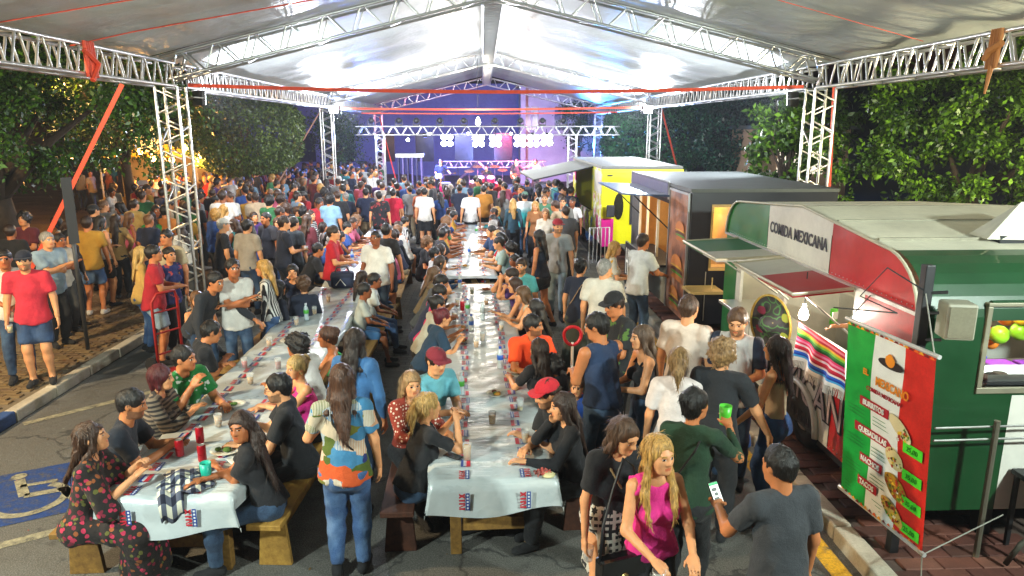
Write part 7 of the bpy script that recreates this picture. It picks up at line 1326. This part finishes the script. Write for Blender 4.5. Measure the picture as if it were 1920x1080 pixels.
PP(984, 368, 'st', 5, 'm', 'tee dip:38b8b8:e0e4e4', J1, 'short '+BK, 'man in a white and turquoise dip dyed tee', 2, 1, cap='5a7a68')
PP(962, 381, 'st', 0, 'f', 'long 2a4a58', JB, 'long '+BL, 'blonde woman in dark blue left of the dip dyed tee', 2, 1)
PP(1004, 386, 'st', 170, 'f', 'tee 8a5a30', JB, 'long '+BL, 'blonde woman in brown facing the viewer near the awning', 2, 1)
PP(1023, 400, 'st', 165, 'f', 'tee d8d0c0', JB, 'long 7a5838', 'woman in cream facing the viewer near the awning', 2, 1)
PP(1021, 372, 'st', 175, 'm', 'tee 4a7a5c', JB, 'short '+LB_, 'man in a green tee facing the viewer near the awning', 2, 1, beard=1)
PP(1055, 379, 'st', 170, 'm', 'tee 6a6860', JB, 'short '+DB, 'man in a taupe tee facing the viewer by the yellow truck', 2, 1)
PP(1060, 397, 'st', 20, 'm', 'tee 4a4c52', JB, 'short '+DB, 'heavy man in charcoal with his back turned by the yellow truck', 2, 1, w=1.2)
# --- musicians
def musician(px, py, face, top, label, **kw): p = at(px, py, Y=32.3); return PP(px, py, 'st', face, 'm', top, JB, 'short '+BK, label, 2, 1, z0=SZ, loc=(p.x, 32.3, SZ), **kw)
gv, gK = musician(826, 303, 180, 'tee 17203a', 'guitarist in dark blue at the left of the stage', handL=(-.42, .25, 1.15), handR=(.12, .22, 1.0))
hv2, hK = musician(968, 300, 170, 'tee 1a1a20', 'bass player in black at the right of the stage', handL=(-.42, .25, 1.2), handR=(.12, .22, 1.0))
musician(1005, 298, 150, 'shirt c888a8', 'singer in a pale pink shirt at the right of the stage', handR='face', handL='hang'); 
dv, dK = PP(880, 322, 'si', 180, 'm', 'tee 20202a', JB, 'short '+BK, 'drummer in black sitting behind the drum kit', 2, 1, z0=SZ, loc=(.15, 33.9, SZ), handL=(-.25, .4, .85), handR=(.25, .4, .85), seat=.5)
def guitar(v, K, label, col):
    g = empty('electric_guitar', v.location, v.rotation_euler.z, label, 'guitar'); a = Vector(K['P']+K['u']*.08+K['f']*.17+K['r']*.08); b = Vector(K['grL']) if 'grL' in K else Vector(K['gripL']); d = (b-a).normalized()
    q = MB(); x = d; y = x.cross(Vector((0, 1, 0))).normalized(); q.poly([a+x*(.16*math.cos(t)*(1 if math.cos(t) > 0 else 1.15))+y*(.15*math.sin(t)*(1+.25*math.cos(2*t))) for t in [2*PI*k/18 for k in range(18)]], .045, (0, 1, 0)); q.build('body', mat(col, .25, coat=.5, name='guitar_lacquer'), g)
    q = MB(); q.tube([a+Vector((0, .03, 0)), a+d*.75+Vector((0, .03, 0))], .022, 6); q.build('neck', WOODR, g); q = MB(); q.box(tuple(a+d*.78-Vector((.04, -.01, .04))), tuple(a+d*.78+Vector((.04, .04, .04)))); q.build('headstock', WOODR, g)
guitar(gv, gK, 'white electric guitar held by the guitarist', 'd8d4cc'); guitar(hv2, hK, 'reddish bass guitar held by the bass player', 'a8583c')
# --- vendor inside the green trailer, arm out of the hatch
PP(1612, 560, 'st', 95, 'f', 'tee 3a6a44', JB, 'short '+BK, 'vendor inside the green trailer reaching an arm out of the hatch', 2, 1, z0=.45, loc=(3.72, 6.05, .45), h=1.6, lean=12, handL=(-.05, .62, 1.18), handR='hang')
v = empty('snack_pouch', at(1562, 592, X=3.25), .4, 'bright green snack pouch held out of the trailer hatch', 'pouch'); q = MB(); q.grid(lambda a, b: ((a-.5)*.10, .014*math.sin(PI*a)*math.sin(PI*b)-.007, (b-.5)*.15), 8, 8); q.grid(lambda a, b: ((a-.5)*.10, -.014*math.sin(PI*a)*math.sin(PI*b)-.007, (b-.5)*.15), 8, 8); q.build('pouch', mat('5ac828', .3, name='green_foil'), v, True); q = MB(); q.box((-.035, -.026, -.03), (.035, -.02, .04)); q.build('label_patch', PRW, v)
# vendor in the burger trailer
PP(1262, 470, 'st', 80, 'm', 'tee 1a1a1e', JB, 'short '+BK, 'vendor in black inside the burger trailer', 2, 1, z0=.44, loc=(3.8, 12.3, .44), h=1.66, handL='hold', handR='hold')
# --- things people carry
def near(px, py, z, dz=0): p = at(px, py, z); return (p.x, p.y, z+dz)
def carried_cup(loc, label, liq, h=.12, body=CLEAR, r=.038): 
    v = empty('plastic_cup', loc, 0, label, 'cup', 'plastic cups'); q = MB(); q.lathe([(0, .002), (r*.78, .002), (r, h), (r*.94, h), (r*.72, .006), (0, .006)], 16); q.build('cup', body, v, True)
    if liq: q = MB(); q.lathe([(0, .008), (r*.71, .008), (r*.9, h*.75), (0, h*.75)], 14); q.build('drink', mat(liq, .2, bmp=0, name='drink'), v, True)
def grip(frag, key):
    v, K = next(x for l, x in KS.items() if frag in l); return Matrix.Translation(v.location) @ Matrix.Rotation(v.rotation_euler.z, 4, 'Z') @ Vector(K['grip'+key])
def phone_(loc, rz, tilt, label, lit=0.):
    v = empty('smartphone', loc, rz, label, 'phone', 'phones in hands'); M = Matrix.Rotation(tilt, 4, 'X'); q = MB(); q.box((-.037, -.005, -.078), (.037, .004, .078), M=M); q.build('case', BLACK, v, bevel=.004); q = MB(); q.box((-.033, -.0065, -.072), (.033, -.0055, .072), M=M); s_ = q.build('screen', emis('e8efe8', lit) if lit else mat('101418', .1, bmp=0, name='phone_glass'), v)
    if lit:
        q = MB(); q.box((-.033, -.0085, .055), (.033, -.007, .072), M=M)
        q.build('screen_bar', emis('28a060', lit*.6), s_)
        for k in range(4): q = MB(); z = .03-k*.028; q.box((-.026+.012*(k % 2), -.0085, z-.01), (.012, -.007, z+.01), M=M); q.build('screen_picture', emis('48504c', lit*.5), s_)
    return v
g_ = grip('holding a phone, nearest', 'L'); phone_(g_+Vector((.0, .0, .06)), R(25), R(-35), 'lit phone in the hand of the nearest man', 1.2)
g_ = grip('navy tee with white print', 'L'); phone_(g_+Vector((.03, 0, .04)), R(-80), R(-50), 'dark phone held by the man with white print')
g_ = grip('patchwork top', 'L'); phone_(g_+Vector((0, .03, .05)), R(10), R(-40), 'phone held up in front of the patchwork top', .4)
g_ = grip('dark green sweater', 'R'); carried_cup(g_+Vector((0, .0, -.04)), 'plastic cup of bright green drink raised by the green sweater', '50c828', .14, mat('58c83c', .35, name='green_cup'), .045)
g_ = grip('hot pink and black top', 'R'); carried_cup(g_+Vector((-.02, -.02, -.1)), 'clear empty plastic cup held by the blonde in pink', None, .13)
g_ = grip('houndstooth', 'R'); carried_cup(g_+Vector((0, 0, -.08)), 'small clear cup hanging from the hand above the houndstooth skirt', None, .1)
g_ = grip('blond child', 'R'); carried_cup(g_+Vector((-.02, 0, -.05)), 'blue and white paper cup held by the blond child', None, .1, mat('2c5a80', .5, name='paper_cup'))
g_ = grip('left edge with clasped', 'L'); carried_cup(g_+Vector((0, 0, -.08)), 'beer cup in the hand at the left edge', 'd8a818', .11)
g_ = grip('denim shorts with a navy cap', 'R'); carried_cup(g_+Vector((0, 0, -.06)), 'beer cup held by the red tee in the navy cap', 'c8b040', .11)
g_ = grip('tall man in a navy tee', 'R'); carried_cup(g_+Vector((0, 0, -.03)), 'cup held by the tall man in the left crowd', 'd8c890', .12)
v, K = KS['blonde woman in a hot pink and black top with a black handbag']; hb = empty('handbag', v.location+Vector((-.20, -.10, .66)), R(-160), 'glossy black handbag with a gold clasp at the pink top', 'handbag')
q = MB(); q.box((-.15, -.05, 0), (.15, .05, .22)); q.build('bag', mat('0c0c0e', .2, coat=.6, var=.1, name='black_patent'), hb, bevel=.025); q = MB(); q.box((-.145, .053, .10), (.145, .06, .225)); q.build('flap', mat('0c0c0e', .2, coat=.6, var=.1, name='black_patent'), hb, bevel=.004)
q = MB(); q.lathe([(0, .012), (.02, .01), (.024, 0)], 12, (0, .061, .11), M=Matrix.Rotation(-PI/2, 4, 'X')); q.build('clasp', CY, hb); q = MB(); q.tube([(-.14, 0, .2), (-.16, -.02, .45), (-.10, -.06, .74), (-.06, -.1, .78), (.0, -.1, .6), (.1, -.04, .4), (.14, 0, .2)], .010, 6); q.build('strap', BLACK, hb, True)
v, K = KS['woman in a black tee and houndstooth skirt looking down']; 
# print on the navy tee
v, K = KS['man in a navy tee with white print holding a phone at the left table']; c_ = K['P']+K['u']*.30+K['f']*.135; text('MPL', .09, PRW, v, frame(c_, -K['r'], K['u']), depth=.02, name='shirt_print')
# ================================================================== rest of the crowd: many builds, poses and clothes
COLS = [('black', '15161a'), ('navy', '161f38'), ('charcoal', '34363a'), ('white', 'd6d4ce'), ('grey', '8a8c8c'), ('red', 'a81c28'), ('blue', '2a4a8a'), ('beige', 'b09a7c'), ('pink', 'c05a78'), ('green', '2c6a40'), ('light blue', '7a9cb4'), ('maroon', '5a1824'), ('mustard', 'b08428'), ('teal', '2a7a80'), ('orange', 'c0602a'), ('purple', '4a2c6a')]
CW = [11, 9, 7, 14, 9, 8, 7, 7, 5, 4, 6, 4, 4, 4, 4, 2]
HAIRN = {'short': 'short', 'long': 'long', 'bun': 'tied', 'curly': 'curly', 'pony': 'ponytailed', 'buzz': 'cropped'}; HC = [('black', BK), ('umber', DB), ('brown', BR), ('blond', BL), ('grey', GY), ('tawny', LB_)]
PROT = {}
def proto(pose, sex, tt, bt, ht, var, lod):
    key = (pose, sex, tt, bt, ht, var, lod)
    if key not in PROT:
        g = random.Random(str(key)); hands = [(None, None), ('hold', None), ('cross', 'cross'), ('front', 'front'), ('hold', 'hold'), (None, 'face')] if pose == 'st' else [('table', 'table'), ('clasp', 'clasp'), ('fold', 'fold'), ('table', 'face')]
        hl, hr = hands[var % len(hands)]; sp = dict(pose=pose, sex=sex, top=tt+' 888888', bot=bt+' 888888', hair=ht+' 000000', skin=SK[0], seed=len(PROT), handL=hl, handR=hr, h=g.uniform(1.56, 1.68) if sex == 'f' else g.uniform(1.68, 1.82), w=g.uniform(.92, 1.15), lean=g.uniform(0, 8) if pose == 'st' else g.uniform(8, 22), hy=g.uniform(-35, 35), hp=g.uniform(-12, 5), side=g.uniform(-3, 3), footL=(-.12, g.uniform(-.05, .08), .085) if pose == 'st' else None)
        K, ms = build(sp, lod); PROT[key] = (sp, K, ms)
    return PROT[key]
USED = set()
KITS = [('m', 'tee', 'jeans', 'short'), ('f', 'tee', 'jeans', 'long'), ('m', 'shirt', 'pants', 'short'), ('f', 'long', 'jeans', 'long'), ('m', 'tee', 'shorts', 'short'), ('f', 'tank', 'jeans', 'bun'), ('m', 'tee', 'pants', 'buzz'), ('f', 'tee', 'shorts', 'pony'), ('m', 'tee', 'jeans', 'curly'), ('f', 'long', 'jeans', 'curly'), ('f', 'tank', 'shorts', 'long'), ('m', 'shirt', 'jeans', 'buzz')]
def where_face(a):
    a = (a+180) % 360-180; return 'from behind' if abs(a) < 55 else 'facing the viewer' if abs(a) > 130 else 'turned left' if a > 0 else 'turned right'
TN = {'tee': 'tee', 'long': 'jumper', 'shirt': 'shirt', 'tank': 'vest'}
def crowd(x, y, face, zone, z0=0., pose='st', lod=1, group='festival crowd'):
    for tries in range(40):
        sex, tt, bt, ht = rnd.choice(KITS[:8] if lod == 2 else KITS)
        cn, cc = rnd.choices(COLS, CW)[0]; hn, hc = rnd.choices(HC, [8, 7, 5, 2, 1, 2])[0]; label = f'{cn} {TN[tt]}, {HAIRN[ht]} {hn} hair, {where_face(face)}, {zone}'
        if label not in USED: break
    USED.add(label); sp, K, ms = proto(pose, sex, tt, bt, ht, rnd.randrange(2 if pose == 'st' else 1), lod)
    s2 = dict(sp); s2['top'] = tt+' '+cc; s2['bot'] = bt+' '+rnd.choice(['denim:22344e:4a6a8a', 'denim:2c4c7c:7090b4', '15161a', '1a1e28', '3a3a38', 'a09070']); s2['hair'] = ht+' '+hc; s2['skin'] = rnd.choice(SK); s2['shoes'] = rnd.choice(['17171a', 'c8c4bc', '3a2a20'])
    v = put(s2, K, ms, 'person in '+label, (x, y, z0), R(face), group); k = rnd.uniform(.95, 1.05); v.scale = (k*rnd.uniform(.96, 1.06), k, k); return v
TAKEN = [(v.location.x, v.location.y) for v in PEOPLE]
def free(x, y, d): return all((x-a)**2+(y-b)**2 > d*d for a, b in TAKEN)
def fill(x0, x1, y0, y1, n, d, zone, facef, z0=0., lod=1, ok=lambda x, y: True):
    k = 0
    for t in range(n*40):
        if k >= n: break
        x, y = rnd.uniform(x0, x1), rnd.uniform(y0, y1)
        if not ok(x, y) or not free(x, y, d): continue
        crowd(x, y, facef(x, y), zone, z0(x) if callable(z0) else z0, 'st', lod); TAKEN.append((x, y)); k += 1
tost = lambda x, y: math.degrees(math.atan2(-(0-x), 34-y))+rnd.gauss(0, 28)
mingle = lambda x, y: rnd.choice([tost(x, y), rnd.uniform(-180, 180), rnd.uniform(-70, 20)])
zl = lambda x: .115 if x < -5.0 else 0.
fill(-8.6, -6.6, 11.0, 13.4, 7, .55, 'left pavement by the tree', mingle, .12)
fill(-5.0, -3.45, 13.3, 18.5, 16, .52, 'by the far left tables', mingle, 0.); fill(-4.9, -3.3, 18.5, 24, 16, .52, 'near the middle left post', mingle, 0.)
fill(-8.2, -5.3, 13.2, 19.0, 32, .56, 'near left plaza', mingle, zl); fill(-10.8, -5.1, 19.0, 23.0, 30, .58, 'before the round tree', mingle, zl, ok=lambda x, y: (x+7.75)**2+(y-24)**2 > .5)
fill(-11.5, -4.8, 23.0, 27.5, 42, .55, 'far left plaza', mingle, zl, 2, ok=lambda x, y: (x+7.75)**2+(y-24)**2 > .5)
fill(-4.2, -1.2, 20.6, 24.4, 30, .52, 'left of stage centre', tost, 0.); fill(-1.2, 2.5, 20.6, 24.0, 30, .52, 'before stage centre', tost, 0.)
fill(-9.0, -4.3, 27.0, 31.5, 40, .55, 'left of the stage', tost, zl, 2); fill(.95, 2.5, 16.0, 20.6, 9, .6, 'beside the yellow truck', mingle, 0.)
# seated rows at the far tables
def row(x, y0, y1, n, face, zone):
    for k in range(n):
        y = y0+(y1-y0)*(k+.5)/n+rnd.uniform(-.1, .1)
        if free(x, y, .42): crowd(x, y, face+rnd.uniform(-18, 18), zone, 0., 'si', 1, 'people seated at the tables'); TAKEN.append((x, y))
row(-1.0, 12.9, 19.7, 11, -90, 'seated, far centre table'); row(.45, 13.2, 19.7, 11, 90, 'seated right, far centre table'); row(-3.12, 12.6, 17, 7, -90, 'seated, far left table'); row(-1.68, 13.2, 17.2, 6, 90, 'seated right, far left table')
# the crowd that reads as one mass far behind
def mass(name, label, x0, x1, y0, y1, n, d, z0):
    V, F, M_ = [], [], []; o = 0; pts = []; pal = [c for _, c in COLS]; mats_ = [fabric(c) for c in pal]+[skin(SK[0])[0], hairm(DB), fabric('denim:22344e:4a6a8a')]; np_ = len(pal); protos = [proto('st', s_, t_, 'jeans', h_, k, 3) for s_, t_, h_, k in (('m', 'tee', 'short', 0), ('f', 'tee', 'long', 1), ('m', 'shirt', 'short', 1), ('f', 'long', 'long', 0))]
    arr = []
    for sp, K, ms in protos:
        a = []
        for nm, me, role in ms:
            v_ = np.empty(len(me.vertices)*3, np.float32); me.vertices.foreach_get('co', v_); f_ = np.empty(len(me.loops), np.int32); me.loops.foreach_get('vertex_index', f_); a.append((v_.reshape(-1, 3), f_.reshape(-1, 4), role))
        arr.append(a)
    for t in range(n*30):
        if len(pts) >= n: break
        x, y = rnd.uniform(x0, x1), rnd.uniform(y0, y1)
        if any((x-a)**2+(y-b)**2 < d*d for a, b in pts): continue
        pts.append((x, y)); th = R(rnd.uniform(-180, 180)); c, s_ = math.cos(th), math.sin(th); col = rnd.choices(range(np_), CW)[0]; sc = rnd.uniform(.93, 1.05)
        for v_, f_, role in rnd.choice(arr):
            V.append(np.stack([(v_[:, 0]*c-v_[:, 1]*s_)*sc+x, (v_[:, 0]*s_+v_[:, 1]*c)*sc+y, v_[:, 2]*sc+z0], 1)); F.append(f_+o); o += len(v_); M_.append(np.full(len(f_), {'skin': np_, 'top': col, 'bot': np_+2, 'hair': np_+1, 'shoe': np_+1}[role]))
    link(name, npmesh(name, np.concatenate(V), np.concatenate(F), mats_, True, np.concatenate(M_)), None, None, label=label, cat='crowd', kind='stuff')
mass('far_crowd', 'far off crowd under the warm lights behind the left plaza', -16, -4.6, 27.8, 35, 105, .58, .115)
# ================================================================== hazy air under and around the marquee
q = MB(); q.box((-70, -8, -1.2), (70, 60, 9.5)); hz = q.build('haze', [], None, label='thin smoky haze hanging over the festival', cat='haze', kind='stuff')
m = bpy.data.materials.new('haze_air'); m.use_nodes = True; t = m.node_tree; t.nodes.clear(); o_ = t.nodes.new('ShaderNodeOutputMaterial'); pv = t.nodes.new('ShaderNodeVolumePrincipled'); pv.inputs['Density'].default_value = .0012; pv.inputs['Color'].default_value = (.85, .9, 1, 1); pv.inputs['Anisotropy'].default_value = .3; t.links.new(pv.outputs[0], o_.inputs['Volume']); hz.data.materials.append(m)
S.cycles.volume_bounces = 0; S.cycles.volume_step_rate = 4
